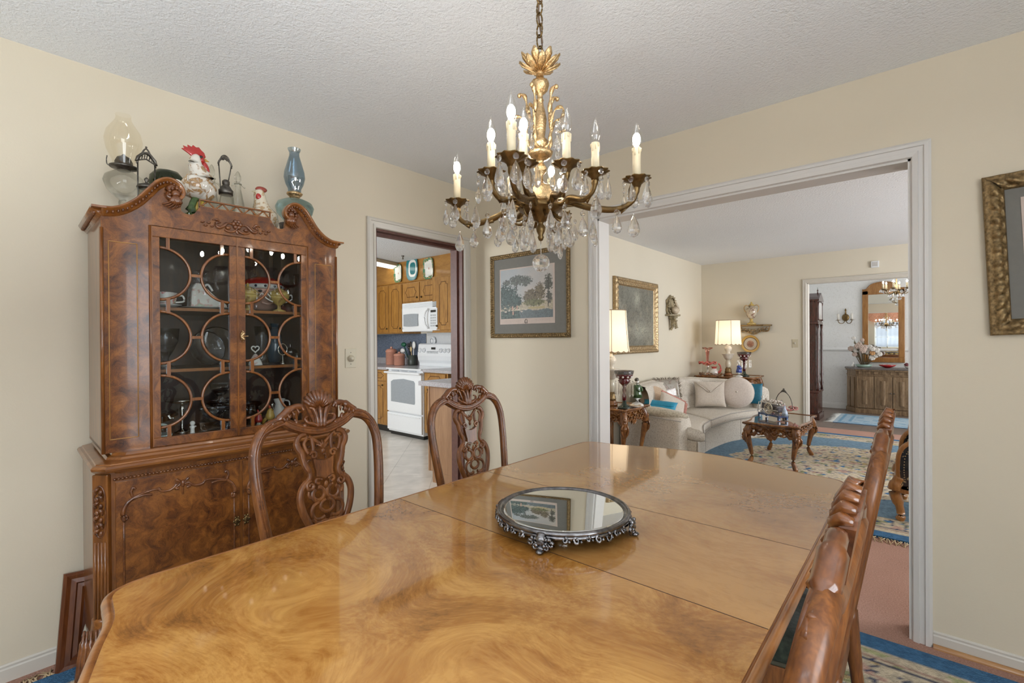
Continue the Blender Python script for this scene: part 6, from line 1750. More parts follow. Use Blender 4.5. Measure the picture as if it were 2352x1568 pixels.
for i in range(34):
    q = i/33*2-1; k.tube([on(M,.15,q*.145,.0), on(M,.172+rnd.uniform(0,.012),q*.145-.012,.012)], [.008,.004], 5)
    k.tube([on(M,q*.15,.14,.0), on(M,q*.15+.004,.158,.014)], [.009,.006], 5)
obj('tassel_edge', k, flat('dusty_pink', (.60,.30,.25), .9, var=.2), o)
P_turq = flat('turquoise_satin', (.005,.26,.43), .45, var=.12, nscale=20, sheen=.3)
o, M = pillow('turquoise_cushion', '', (.40,2.47,.505), .38, .20, .11, (.12,-.78,.62), P_turq, -.06); tag(o, 'bright turquoise box cushion on the near sofa arm', 'pillow')
obj('seam', MB().tube([on(M,lerp(-.17,.17,i/10),.012,.054) for i in range(11)], .003, 5), flat('turquoise_seam', (.0,.16,.30), .5), o)
o, M = pillow('envelope_pillow', '', (.575,3.62,.575), .37, .33, .13, (.38,-.88,.28), P_white, .02); tag(o, 'square ivory pillow with buttoned envelope flap on the sofa', 'pillow')
k = MB(); k.grid(lambda u,v: on(M,(u*2-1)*.175*(1-v)+.0, .150-v*.155, .030+.045*sin(PI*min(1,.18+v*.6))*(1-.6*abs(u*2-1)**3)), 16, 10); fl = obj('flap', k, P_white, o)
obj('flap_edge', MB().tube([on(M,-.175,.15,.044)]+[on(M,x,.150-.155*(1-abs(x)/.175),.074-.03*(abs(x)/.175)**2) for x in [-.12,-.06,-.02,.02,.06,.12]]+[on(M,.175,.15,.044)], .005, 6), P_white, o)
obj('button', MB().ball(on(M,0,.022,.080), .012, 8, 6), P_white, o)
o, M = pillow('round_pillow', '', (.855,3.80,.60), .385, .385, .15, (.30,-.92,.20), fabric('ivory_velvet', (.68,.60,.54), (.62,.54,.48), 60, .2), 0, 1); tag(o, 'round ivory pillow with centre button beside the envelope pillow', 'pillow')
obj('button', MB().ball(on(M,-.01,0,.074), .014, 8, 6), P_white, o)
obj('piping', MB().tube([on(M,.190*cos(a),.190*sin(a),0) for a in [2*PI*i/40 for i in range(40)]], .007, 6, True), P_white, o)
o, M = pillow('teal_cushion', '', (1.00,4.00,.575), .20, .27, .07, (.2,-.95,.15), flat('teal_satin', (.01,.14,.22), .45, var=.15)); tag(o, 'teal cushion peeking out behind the round ivory pillow', 'pillow')

# ---- carved tables
M_tabwood = wood('carved_table_mahogany', [(.07,.02,.005),(.20,.072,.016),(.34,.14,.034)], 'grain', 2, .25, .6, axis='z', stretch=3)
M_tabtop = wood('table_top_mahogany', [(.10,.035,.010),(.20,.075,.02),(.28,.115,.034)], 'grain', 1.5, .15, .8, axis='y')
def carved_leg(par, x, y, h, ax, ay, mat):
    d = Vector((ax,ay,0)).normalized()
    mb = MB(); P = spline([Vector((x,y,h))+d*.0, Vector((x,y,h*.88))+d*.028, Vector((x,y,h*.72))+d*.038, Vector((x,y,h*.5))+d*.012, Vector((x,y,h*.2))-d*.012, Vector((x,y,.02))+d*.02, Vector((x,y,.0))+d*.024],4)
    mb.tube(P, [interp([(0,.021),(.03,.024),(.2*h,.017),(.5*h,.025),(.72*h,.038),(.9*h,.040),(h,.034)], p.z) for p in P], 8)
    lg = obj('leg', mb, mat, par)
    k = MB(); n = Vector((-d.y,d.x,0))
    k.ball(Vector((x,y,h*.86))+d*.058, (.021,.021,.024), 8, 6); k.ball(Vector((x,y,h*.72))+d*.056, (.024,.024,.032), 8, 6)
    for s in (-1,1):
        k.tube(spline([Vector((x,y,h*.80))+d*.06+n*s*.018, Vector((x,y,h*.72))+d*.066+n*s*.032, Vector((x,y,h*.62))+d*.058+n*s*.022, Vector((x,y,h*.56))+d*.040+n*s*.010],3), [.010]*4+[.012]*3+[.006]*3, 6)
        k.tube([Vector((x,y,h*.60))+d*(.040+.012*cos(a))+n*s*(.014)+Vector((0,0,.018*sin(a))) for a in [2*PI*i/10 for i in range(10)]], .006, 6, True)
    obj('carving', k, mat, lg)
def carved_apron(par, p0, p1, h, drop, mat, out):
    a = Vector(p0); b = Vector(p1); L_ = (b-a).length; d = (b-a).normalized(); o = Vector(out)
    mb = MB(); n = 28
    def f(u, v):
        u2 = u; zz = drop*(.74+.18*cos(u2*4*PI)+.08*cos(u2*14*PI))
        return tuple(a+d*(u*L_)+o*(.012*sin(u*20)*sin(v*9))+Vector((0,0,h-zz*v)))
    mb.grid(f, n*2, 6); mb.grid(lambda u,v: tuple(Vector(f(1-u,v))-o*.02), n*2, 6)
    ap = obj('apron', mb, mat, par)
    k = MB(); m = max(5, int(L_/.062))
    for i in range(m):
        c = a+d*(L_*(i+.5)/m)+o*.014+Vector((0,0,h-drop*.42)); s = 1 if i % 2 else -1
        sp = spiral((0,0), drop*.30, drop*.08, PI/2, 1.2*s, 10)
        k.tube([c+d*q[0]+Vector((0,0,q[1])) for q in sp], [.0075]*6+[.006]*5, 6)
        k.ball(c+d*(L_/m*.5)+Vector((0,0,drop*.05*s)), (.011,.011,.011), 6, 5)
    obj('apron_carving', k, mat, ap)
def carved_table(name, label, x0, y0, x1, y1, h, drop, topmat, mat, wav=.018):
    t = thing(name, label, 'table', ((x0+x1)/2,(y0+y1)/2,0)); W_, D_ = (x1-x0)/2, (y1-y0)/2
    def edge():
        pts = []
        for s_ in range(4):
            for i in range(12):
                q = i/12*2-1; w_ = wav*cos(q*PI*1.5)*1.0
                pts.append([(q*W_,-D_-w_),(W_+w_,q*D_),(-q*W_,D_+w_),(-W_-w_,-q*D_)][s_])
        return pts
    e = edge()
    obj('top', MB().prism([(x*.97,y*.97) for x,y in e], h-.022, h, flat3), topmat, t)
    obj('rim', MB().tube([(x,y,h-.004) for x,y in e], .012, 6, True), mat, t)
    i = .035
    for p0, p1, o in (((-W_+i,-D_+i,0),(W_-i,-D_+i,0),(0,-1,0)),((W_-i,-D_+i,0),(W_-i,D_-i,0),(1,0,0)),((W_-i,D_-i,0),(-W_+i,D_-i,0),(0,1,0)),((-W_+i,D_-i,0),(-W_+i,-D_+i,0),(-1,0,0))):
        carved_apron(t, p0, p1, h-.02, drop, mat, o)
    for sx in (-1,1):
        for sy in (-1,1): carved_leg(t, sx*(W_-.055), sy*(D_-.055), h-.02, sx, sy, mat)
    return t
carved_table('end_table', 'carved dark wood end table beside the near sofa arm', .03, 1.50, .49, 2.02, .60, .16, M_tabtop, M_tabwood)
carved_table('corner_table', 'carved dark wood table in the far left living room corner', .12, 4.36, .90, 4.92, .745, .12, M_tabtop, M_tabwood)
M_glasstop = flat('glossy_glass_top', (.16,.12,.09), .03, coat=1, var=.08)
ct = carved_table('coffee_table', 'carved coffee table with reflective glass top on the blue rug', 1.27, 2.50, 1.76, 3.42, .425, .145, M_glasstop, M_tabwood)
ct.location.z = RUGH
for (x,y) in ((-.15,-.435),(.08,-.435),(.20,-.435)): obj('paper_sticker', MB().ball((x,y-.004,.345), (.017,.004,.014), 10, 6), M_ceram, ct, 'round white sticker')

# ---- lamps
M_shade = sheer('lamp_shade_silk', (.86,.76,.60), 0, .42)
M_porc = flat('pierced_porcelain', (.74,.68,.58), .3, coat=.4, var=.1, nscale=80, bmp=.7, bscale=90)
M_beadtrim = flat('shade_binding', (.34,.26,.18), .7)
M_lampfil = glow('lamp_bulb_glow', (1,.82,.58), 22)
def table_lamp(label, x, y, zb, zn, zs0, zs1, r0, r1):
    """porcelain urn lamp: zb base, zn neck, shade from zs0 (r0) to zs1 (r1)"""
    t = thing('table_lamp', label, 'lamp', (x,y,zb)); H = zn-zb
    q = lambda L_: [(r, z*H) for r, z in L_]
    obj('foot', MB().lathe(q([(.062,0),(.064,.03),(.050,.05),(.052,.08),(.045,.10)]), 24), M_tabwood, t)
    obj('pierced_base', MB().lathe(q([(.045,.10),(.047,.14),(.040,.16),(.043,.20),(.030,.26)]), 24, fn=fac(8,.06)), M_goldframe, t)
    obj('pedestal', MB().lathe(q([(.028,.24),(.034,.30),(.040,.36),(.034,.44),(.026,.50)]), 24, fn=fac(10,.04)), M_cream, t)
    obj('bowl', MB().lathe(q([(.026,.50),(.048,.54),(.064,.60),(.066,.64),(.085,.69),(.087,.705),(.06,.70),(.03,.70)]), 36, fn=lambda a,t_: 1+.05*cos(12*a)*t_), M_porc, t)
    obj('urn', MB().lathe(q([(.028,.695),(.034,.72),(.024,.755),(.042,.80),(.051,.85),(.049,.90),(.036,.925),(.040,.94),(.018,.955),(.012,1.0)]), 28), M_porc, t)
    obj('socket', MB().lathe([(.012,H),(.014,H+.02),(.010,H+.06)], 12), M_gold, t)
    z0, z1 = zs0-zb, zs1-zb; hexf = lambda a: 1-.05*abs(sin(3*a))
    mb = MB().grid(lambda u,v: (lerp(r0,r1,v**.7)*hexf(u*2*PI)*cos(u*2*PI), lerp(r0,r1,v**.7)*hexf(u*2*PI)*sin(u*2*PI), lerp(z0-.014*(1-v)**8*abs(sin(9*u*2*PI)),z1,v)), 108, 12, True, None, True)
    sh = obj('lamp_shade', mb, M_shade, t, 'lit cream panelled shade with scalloped hem')
    k = MB()
    for i in range(6):
        a = 2*PI*i/6; k.tube([(lerp(r0,r1,(j/8)**.7)*cos(a)*1.004, lerp(r0,r1,(j/8)**.7)*sin(a)*1.004, lerp(z0,z1,j/8)) for j in range(9)], .0028, 5)
    k.tube([(r1*hexf(2*PI*i/72)*cos(2*PI*i/72), r1*hexf(2*PI*i/72)*sin(2*PI*i/72), z1) for i in range(72)], .0045, 6, True)
    k.tube([(r0*hexf(2*PI*i/108)*cos(2*PI*i/108), r0*hexf(2*PI*i/108)*sin(2*PI*i/108), z0-.014*abs(sin(9*2*PI*i/108))) for i in range(108)], .0035, 5, True)
    obj('shade_binding', k, M_beadtrim, sh)
    obj('light_bulb', MB().ball((0,0,(z0+z1)/2-.02), (.03,.03,.045), 12, 8), M_lampfil, t)
    return t
table_lamp('lit table lamp with porcelain urn base on the end table by the wide opening', .20, 1.76, .602, 1.135, 1.162, 1.578, .195, .160)
table_lamp('lit table lamp with porcelain urn base on the far corner table', .50, 4.64, .747, 1.200, 1.205, 1.545, .185, .165)
# lustres
M_ruby = crystal('ruby_cut_glass', (.30,.01,.03), .12); M_rubyd = flat('dark_ruby_glass', (.09,.004,.008), .06, coat=.8, var=.2)
def lustre(label, x, y, zb, H):
    t = thing('glass_lustre', label, 'lustre', (x,y,zb)); q = lambda L_: [(r, z*H) for r, z in L_]
    obj('base', MB().lathe(q([(.068,0),(.066,.03),(.045,.06),(.024,.10),(.018,.2)]), 24, fn=fac(8,.04)), flat('dark_green_black_glass', (.012,.03,.02), .08, coat=.7), t)
    obj('stem', MB().lathe(q([(.018,.2),(.022,.3),(.014,.40),(.02,.48),(.014,.55),(.026,.62)]), 16), M_rubyd, t)
    obj('bowl', MB().lathe(q([(.024,.60),(.052,.68),(.062,.74),(.05,.76),(.068,.80),(.085,.86),(.088,.90)]), 28), M_rubyd, t)
    obj('cut_rim', MB().lathe(q([(.088,.895),(.092,.93),(.095,.99),(.091,.99),(.08,.91)]), 40, fn=lambda a,t_: 1+.06*cos(10*a)*t_), M_cut, t)
    for i in range(10):
        a = 2*PI*i/10; obj('overlay_spot', MB().ball((.076*cos(a),.076*sin(a),H*.83), (.012,.012,.012), 6, 4), M_ceram, t)
    for i in range(10):
        a = 2*PI*i/10+.2; c = (.086*cos(a), .086*sin(a))
        mb = MB().lathe([(.001,H*.30),(.010,H*.36),(.006,H*.66)], 4, c=(c[0],c[1],0), smooth=False); mb.ball((c[0],c[1],H*.70), .007, 6, 4)
        obj('prism', mb, M_crystal, t)
    return t
lustre('ruby glass lustre with hanging prisms on the near end table', .405, 1.645, .602, .375)
lustre('ruby glass lustre with hanging prisms on the far corner table', .70, 4.70, .747, .345)
def figurine(label, x, y, zb, h, coat_, trim):
    t = thing('porcelain_figurine', label, 'figurine', (x,y,zb)); s = h/.25
    obj('base', MB().lathe([(.055*s,0),(.057*s,.012*s),(.045*s,.022*s),(.03*s,.03*s)], 20, fn=fac(6,.06)), M_ceram, t)
    body = MB(); body.tube([(0,0,.025*s),(.004*s,0,.07*s),(0,0,.10*s),(0,0,.13*s),(0,.0,.17*s),(0,0,.195*s),(0,0,.205*s),(.002*s,0,.22*s),(.002*s,0,.245*s)], [.03*s,.028*s,.030*s,.022*s,.028*s,.020*s,.009*s,.018*s,.006*s], 14)
    obj('body', body, M_ceram, t)
    ck = MB(); ck.lathe([(.046*s,.075*s),(.040*s,.11*s),(.029*s,.15*s),(.031*s,.18*s),(.014*s,.20*s)], 18, fn=fac(5,.07))
    for sg in (-1,1): ck.tube(spline([(0,sg*.028*s,.185*s),(.02*s,sg*.042*s,.155*s),(.035*s,sg*.02*s,.135*s)],4), .011*s, 8)
    obj('coat', ck, coat_, t)
    obj('hair', MB().ball((-.004*s,0,.234*s), (.020*s,.021*s,.018*s), 10, 7), trim, t)
    return t
figurine('green coated porcelain lady figurine on the near end table', .43, 1.875, .602, .285, flat('green_glaze', (.03,.08,.02), .15, coat=.6, var=.5), M_pewter)
t = thing('china_dish', 'small gilt edged china dish in front of the green figurine', 'dish', (.455,1.775,.602))
obj('dish', MB().lathe([(.025,0),(.05,.006),(.058,.018),(.054,.018),(.02,.008),(.001,.008)], 24), M_ceram, t); obj('gilt_rim', MB().tube([(.057*cos(a),.057*sin(a),.019) for a in [2*PI*i/24 for i in range(24)]], .0035, 5, True), M_gold, t)
figurine('cobalt blue and white porcelain couple figurine on the far corner table', .70, 4.44, .747, .21, flat('cobalt_white_glaze', (.03,.07,.35), .12, coat=.6, var=.9, nscale=60), M_ceram)
# epergne, pitcher, tray on the corner table
tr = thing('oval_tray', 'dark oval tray with pierced gallery on the far corner table', 'tray', (.29,4.52,.747))
obj('tray_base', MB().lathe([(.14,0),(.155,.008),(.15,.012),(.001,.010)], 32), M_tabwood, tr)
k = MB()
for i in range(16):
    a = 2*PI*i/16; k.tube([(.15*cos(a)+.016*cos(b)*-sin(a), .15*sin(a)+.016*cos(b)*cos(a), .026+.014*sin(b)) for b in [2*PI*j/10 for j in range(10)]], .004, 5, True)
obj('gallery', k, M_tabwood, tr)
M_pinkg = crystal('pink_ruffled_glass', (.80,.42,.38), .35); M_pinkd = flat('cranberry_ruffle', (.60,.10,.08), .1, coat=.5, var=.2)
t = thing('epergne', 'pink glass epergne with trumpet vase and ruffled bowl on the corner tray', 'vase', (.255,4.50,.759))
obj('silver_foot', MB().lathe([(.05,0),(.048,.006),(.02,.02),(.010,.05),(.014,.10),(.03,.135)], 20), M_chrome, t)
rf = lambda n, k_: (lambda a,t_: 1+k_*cos(n*a)*t_**3)
obj('ruffled_bowl', MB().lathe([(.02,.130),(.05,.145),(.085,.165),(.110,.172)], 48, fn=rf(8,.10), caps=False), M_pinkg, t)
obj('ruffle_edge', MB().tube([(.112*(1+.10*cos(8*a))*cos(a), .112*(1+.10*cos(8*a))*sin(a), .172+.014*sin(8*a)) for a in [2*PI*i/64 for i in range(64)]], .010, 6, True), M_pinkd, t)
obj('trumpet', MB().lathe([(.014,.145),(.016,.20),(.020,.28),(.030,.36),(.062,.385)], 40, fn=rf(6,.14), caps=False), M_pinkg, t)
obj('trumpet_edge', MB().tube([(.062*(1+.14*cos(6*a))*cos(a), .062*(1+.14*cos(6*a))*sin(a), .386+.008*sin(6*a)) for a in [2*PI*i/48 for i in range(48)]], .006, 6, True), flat('brown_ruffle', (.30,.12,.08), .2), t)
t = thing('cranberry_pitcher', 'small white and cranberry glass pitcher on the corner tray', 'pitcher', (.36,4.46,.759))
obj('body', MB().lathe([(.03,0),(.055,.02),(.06,.05),(.04,.08),(.028,.095)], 24), M_ceram, t)
obj('ruffled_neck', MB().lathe([(.028,.093),(.030,.105),(.045,.12)], 32, fn=rf(6,.12), caps=False), M_pinkd, t)
obj('handle', MB().tube(spline([(.055,.0,.04),(.085,.0,.06),(.092,0,.11),(.075,0,.15),(.06,0,.165)],4), [.016]*8+[.010]*9, 8), M_pinkd, t)

# ---- things on the coffee table
TZc = RUGH+.425
cart = thing('flower_cart_figurine', 'porcelain flower cart figurine on a blue stand on the coffee table', 'figurine', (1.45,2.90,TZc+.006), R(-38))
mb = MB(); mb.box((-.15,-.055,.03),(.15,.055,.048))
for x in (-.14,.14):
    for y in (-.045,.045): mb.box((x-.012,y-.01,0),(x+.012,y+.01,.032))
obj('stand', mb, flat('cobalt_stand', (.02,.07,.20), .2, coat=.4, var=.4), cart, 'blue stand', bevel=.003)
mb = MB(); mb.prism([(-.12,.095),(.10,.075),(.11,.135),(-.11,.165)], -.038, .038, lambda a,b,d: (a,d,b))
obj('cart_box', mb, flat('navy_cream_cart', (.10,.09,.10), .3, var=.9, nscale=26), cart, bevel=.004)
mb = MB()
for y in (-.042,.042): mb.box((-.13,y-.004,.158),(.12,y+.004,.168)); mb.box((-.13,y-.004,.09),(.12,y+.004,.097)); mb.tube([(-.15,y,.16),(-.17,y,.06),(-.16,y,.048)], .005, 6)
obj('rails', mb, M_ceram, cart)
for y in (-.052,.052):
    mb = MB(); mb.tube([(.0+.055*cos(a), y, .105+.055*sin(a)) for a in [2*PI*i/24 for i in range(24)]], .006, 6, True)
    for i in range(6): mb.tube([(.053*cos(a_), y, .105+.053*sin(a_)) for a_ in (i*PI/6, i*PI/6+PI)], .0032, 5)
    mb.ball((0,y,.105), .011, 8, 6); obj('wheel', mb, M_cream, cart)
mb = MB()
for i in range(26): mb.ball((rnd.uniform(-.10,.10), rnd.uniform(-.03,.03), .165+rnd.uniform(0,.03)), .013, 6, 5)
obj('flowers', mb, mat_floral('pale_flowers', (.66,.62,.55), [(.55,.32,.30),(.35,.40,.28)], 60), cart)
mb = MB(); mb.tube([(-.15,0,.05),(-.15,0,.10),(-.148,0,.15),(-.146,0,.175),(-.146,0,.19),(-.144,0,.205),(-.142,0,.225)], [.026,.022,.018,.016,.008,.015,.008], 12)
mb.tube([(-.146,.014,.165),(-.12,.03,.15),(-.10,.035,.16)], .007, 6); obj('seller', mb, M_ceram, cart)
mb = MB(); mb.tube([(.17,0,.05),(.17,0,.09),(.165,0,.12),(.165,0,.135),(.165,0,.155)], [.03,.024,.016,.008,.011], 12); obj('child', mb, flat('blue_white_child', (.45,.55,.70), .2, coat=.4, var=.4), cart)
t = thing('brides_basket', 'pink ruffled glass basket with tall silver bail handle on the coffee table', 'basket', (1.50,3.17,TZc+.004), R(-41))
obj('foot', MB().lathe([(.05,0),(.045,.008),(.015,.02),(.012,.04),(.03,.05)], 18), M_pewter, t)
obj('bowl', MB().lathe([(.03,.045),(.07,.055),(.115,.085)], 48, fn=rf(8,.12), caps=False), M_pinkg, t)
obj('ruffle', MB().tube([(.117*(1+.12*cos(8*a))*cos(a), .117*(1+.12*cos(8*a))*sin(a), .087+.012*sin(8*a)) for a in [2*PI*i/64 for i in range(64)]], .007, 6, True), flat('dusty_pink_ruffle', (.55,.22,.20), .25, var=.2), t)
P = [(-.135*cos(a)*1.0, 0, .075+.185*sin(a)) for a in [PI*i/24 for i in range(25)]]
mb = MB().tube(P, .004, 6); mb.tube([(-.05,0,.248),(-.02,0,.268),(0,0,.275),(.02,0,.268),(.05,0,.248)], [.004,.009,.012,.009,.004], 6); mb.ball((0,0,.288), .010, 8, 6)
obj('bail_handle', mb, M_pewter, t)
obj('glass_finger', MB().lathe([(.012,.06),(.013,.155),(.008,.165),(0,.168)], 12, c=(-.035,.0,0)), M_cut, t)

# ---- wall pieces
M_canvas = painted('dark_oil_canvas', .38, bmp=.5, bscale=60, var=.2, nscale=90)
def forest(u, v):
    f = lambda s, o=0: mnoise.noise(Vector((u*s, v*s*.6, o)))
    c = Vector((.13,.125,.10)).lerp(Vector((.22,.225,.19)), max(0,min(1,.5+.6*f(4)+.3*f(13,2))))
    g = math.exp(-((u-.52)/.09)**2-((v-.80)/.13)**2)+.7*math.exp(-((u-.62)/.32)**2-((v-.27)/.13)**2)
    c = c.lerp(Vector((.40,.40,.33)), min(1,g)*.8)
    if abs(f(34,5)) < .06+.05*(1-v): c = c*.62
    if f(9,8) > .35: c = c*1.15+Vector((.02,.01,.0))
    return tuple(c)
pt = thing('oil_painting', 'dark forest oil painting in a gilt frame on the left living room wall', 'picture', (.004,2.155,1.110))
FRP = [(0,0),(0,.028),(.010,.042),(.022,.046),(.036,.040),(.046,.028),(.060,.026),(.074,.034),(.082,.026),(.088,.016),(.094,.012)]
obj('frame', frame_rect(MB(), (0,0,0), (0,1,0), (0,0,1), (1,0,0), 1.13, .885, FRP, 60, lambda t_,q: .003*sin(t_*90) if .1 < q < .8 else 0), M_gilt, pt)
obj('canvas', MB().grid(lambda u,v: (.012, .08+.97*u, .08+.725*v), 90, 70, True, forest), M_canvas, pt)
sc = thing('wall_bracket', 'carved antique wall bracket holding a shell ornament on the left living room wall', 'bracket', (.003,3.74,1.41))
M_agedwood = flat('aged_carved_wood', (.34,.28,.17), .55, var=.4, nscale=40)
mb = MB(); mb.prism([(-.10,.20),(.10,.20),(.13,.26),(.11,.34),(.13,.40),(.06,.43),(.0,.478),(-.06,.43),(-.13,.40),(-.11,.34),(-.13,.26)], .0, .025, lambda a,b,d: (d,a,b))
bk = obj('back_plate', mb, M_agedwood, sc, bevel=.004)
k = MB()
for i in range(14):
    a = 2*PI*i/14; k.tube([(.03,.105*cos(a),.325+.10*sin(a)),(.045,.125*cos(a+.2),.325+.125*sin(a+.2)),(.03,.12*cos(a+.4),.325+.115*sin(a+.4))], [.012,.016,.006], 6)
obj('leaf_carving', k, M_agedwood, bk)
obj('shelf', MB().prism([(0,-.15),(.07,-.15),(.13,-.06),(.13,.06),(.07,.15),(0,.15)], .185, .207, flat3), M_agedwood, sc, bevel=.003)
k = MB(); k.tube(spline([(.02,0,.19),(.07,0,.15),(.05,0,.09),(.04,.0,.04),(.015,0,.0)],4), [.05]*4+[.045]*4+[.034]*4+[.02]*5, 8)
for i in range(7): k.tube([(.07,-.05+.015*i,.17-.018*i),(.095,-.04+.013*i,.14-.018*i),(.06,-.03+.01*i,.11-.016*i)], [.01,.016,.006], 6)
obj('corbel', k, M_agedwood, sc)
so = obj('shell_ornament', MB().ball((.0,0,.055), (.05,.075,.055), 14, 10).tube(spline([(.02,.05,.05),(.03,.0,.10),(.02,-.03,.15),(.01,-.035,.18)],4), [.022]*5+[.018]*4+[.012]*4, 8), flat('ivory_shell', (.55,.46,.34), .4, var=.2)); so.location = (.085,3.735,1.618)
tag(so, 'ivory shell and bird ornament sitting on the carved wall bracket', 'ornament')
sh = thing('wall_shelf', 'gilt carved scroll wall shelf above the collector plate', 'shelf', (.765,LY-.002,1.355))
obj('shelf_board', MB().prism([(-.235,0),(-.235,-.10),(-.15,-.14),(.15,-.14),(.235,-.10),(.235,0)], .105, .128, flat3), M_goldframe, sh, bevel=.004)
k = MB()
for s in (-1,1):
    for j in range(4):
        c = (s*(.03+.05*j), .065-.012*(3-j)*0-.008*j)
        sp = spiral((c[0], .060-.010*(3-j)), .030, .006, PI/2, s*1.3, 12)
        k.tube([(a,-.03-.012*(3-j)*.6,b) for a,b in sp], [.0085]*8+[.006]*5, 6)
    k.tube(spline([(s*.22,-.08,.10),(s*.20,-.06,.045),(s*.16,-.03,.03),(s*.10,-.03,.04),(s*.04,-.04,.0),(0,-.03,-.01)],4), .010, 6)
obj('scroll_carving', k, M_gilt, sh)
t = thing('covered_urn', 'two-handled gilt porcelain urn standing on the wall shelf', 'urn', (.745,LY-.085,1.484))
M_urn = mat_floral('painted_urn', (.60,.52,.40), [(.30,.14,.10),(.18,.22,.16)], 22)
obj('foot', MB().lathe([(.062,0),(.060,.02),(.040,.028),(.020,.05),(.022,.075),(.030,.085)], 24), M_goldchina, t)
obj('body', MB().lathe([(.028,.083),(.052,.11),(.072,.155),(.078,.20),(.068,.235),(.034,.248),(.030,.275)], 28), M_urn, t)
obj('lid', MB().lathe([(.036,.275),(.038,.283),(.026,.30),(.010,.312),(.012,.325),(0,.335)], 20), M_goldchina, t)
for s in (-1,1): obj('handle', MB().tube(spline([(s*.032,0,.27),(s*.075,0,.285),(s*.10,0,.25),(s*.09,0,.205),(s*.070,0,.175)],4), .007, 6), M_gold, t)
t = thing('collector_plate', 'round gold rimmed portrait plate on the far living room wall', 'plate', (.712,LY-.004,1.203))
def gp(u, v):
    return (.5,.5)
mb = MB(); na = 48; rr_ = [0,.03,.05,.075,.088,.096,.12,.128]; vs = []; fs = []; cs = []
cc = [(.30,.13,.08),(.34,.18,.12),(.52,.46,.38),(.52,.46,.38),(.10,.045,.02),(.60,.38,.10),(.48,.28,.07)]
for r_ in rr_:
    for i in range(na): vs.append((r_*cos(2*PI*i/na), -.010-.014*max(0,r_-.08)/.05, r_*sin(2*PI*i/na)))
for j in range(len(rr_)-1):
    for i in range(na): fs.append((j*na+i, j*na+(i+1) % na, (j+1)*na+(i+1) % na, (j+1)*na+i)); cs.append(tuple(c*(1.25 if (j < 2 and (i//6) % 2) else 1) for c in cc[j]))
mb.add(vs, fs, True, cs); obj('face', mb, painted('collector_plate_glaze', .2, coat=.5, var=.06), t)
mb = MB(); mb.add([(v[0],v[1],v[2]) for v in vs[-na:]]+[(v[0]*.6,0,v[2]*.6) for v in vs[-na:]], [(i,(i+1)%na,na+(i+1)%na,na+i) for i in range(na)]+[tuple(range(na,2*na))]); obj('back', mb, M_goldchina, t)
t = thing('light_switch', 'ivory toggle light switch left of the foyer opening', 'switch', (1.287,LY,1.212))
obj('plate', MB().box((-.036,-.006,-.058),(.036,-.001,.058)), flat('ivory_plastic', (.58,.52,.38), .4, var=.02), t, bevel=.002); obj('toggle', MB().box((-.005,-.018,-.010),(.005,-.005,.012)), M_ceram, t)
t = thing('wall_sensor', 'small white square sensor above the foyer opening', 'sensor', (2.18,LY,2.218))
obj('housing', MB().box((-.042,-.024,-.042),(.042,-.001,.042)), M_white, t, bevel=.006); obj('grille', MB().box((-.026,-.027,-.026),(.026,-.023,.026)), flat('sensor_grey', (.55,.54,.52), .5), t)
# ---- armchairs
M_damask = mat_floral('black_tan_damask', (.018,.018,.02), [(.018,.018,.02),(.42,.33,.20)], 22)
M_armwood = wood('fruitwood_armchair', [(.20,.075,.016),(.33,.135,.03),(.42,.19,.05)], 'grain', 2, .35, .4, axis='z')
def armchair(label, x, y, grp):
    """open-fronted bergere facing left; its arm panel faces the viewer"""
    t = thing('armchair', label, 'armchair', (x,y,RUGH), 0, grp)
    for yy in (0,.58):
        pn = [(.07,.215),(.60,.225),(.60,.53),(.52,.555),(.28,.565),(.13,.545),(.065,.48),(.05,.37),(.055,.28)]
        pn = [tuple(p)[:2] for p in spline([(a,b,0) for a,b in pn], 5, True)]
        p_ = obj('arm_panel', MB().prism(pn, yy-.02, yy+.02, lambda a,b,d: (a,d,b)), M_damask, t)
        fr_ = MB(); fr_.tube([(a,yy,b) for a,b in pn], .022, 8, True, up=(0,1,0)); obj('panel_frame', fr_, M_armwood, p_)
        nl = MB()
        for i in range(0,len(pn),1): nl.ball((.32+(pn[i][0]-.32)*.90, yy-.024*(1 if yy == 0 else -1), .39+(pn[i][1]-.39)*.88), .0035, 6, 4)
        o_ = obj('nailheads', nl, M_gold, p_); o_['kind'] = 'stuff'
        mb = MB(); mb.tube(spline([(.055,yy,.30),(.035,yy,.25),(.025,yy,.19),(.05,yy,.10),(.06,yy,.03),(.05,yy,.0)],4), [.032]*4+[.040]*4+[.034]*4+[.024]*4+[.026]*5, 8); mb.ball((.035,yy-.02,.235), (.025,.02,.028), 8, 6); obj('leg', mb, M_armwood, t)
        mb = MB(); mb.tube(spline([(.62,yy,.26),(.64,yy,.12),(.70,yy,.0)],4), .022, 8); obj('leg', mb, M_armwood, t)
        obj('side_rail', MB().box((.03,yy-.02,.19),(.62,yy+.02,.25)), M_armwood, t, bevel=.006)
    obj('front_rail', MB().box((.01,0,.19),(.05,.58,.25)), M_armwood, t, bevel=.006)
    obj('seat_cushion', MB().box((.03,.03,.24),(.60,.55,.40)), M_damask, t, bevel=.04)
    mb = MB(); mb.prism([(.02,.25),(.56,.25),(.56,.80),(.42,.90),(.29,.93),(.16,.90),(.02,.80)], .60, .66, lambda a,b,d: (d+(b-.25)*.15,a,b)); bk = obj('back_panel', mb, M_damask, t, bevel=.01)
    obj('back_frame', MB().tube(spline([(.60,.02,.25),(.68,.02,.80),(.70,.16,.92),(.705,.29,.96),(.70,.42,.92),(.68,.56,.80),(.60,.56,.25)],5), .026, 8), M_armwood, bk)
    return t
G = 'carved armchairs right of the coffee table'
armchair('nearer carved armchair with black damask arm panel, half hidden by the opening jamb', 2.462, 1.62, G)
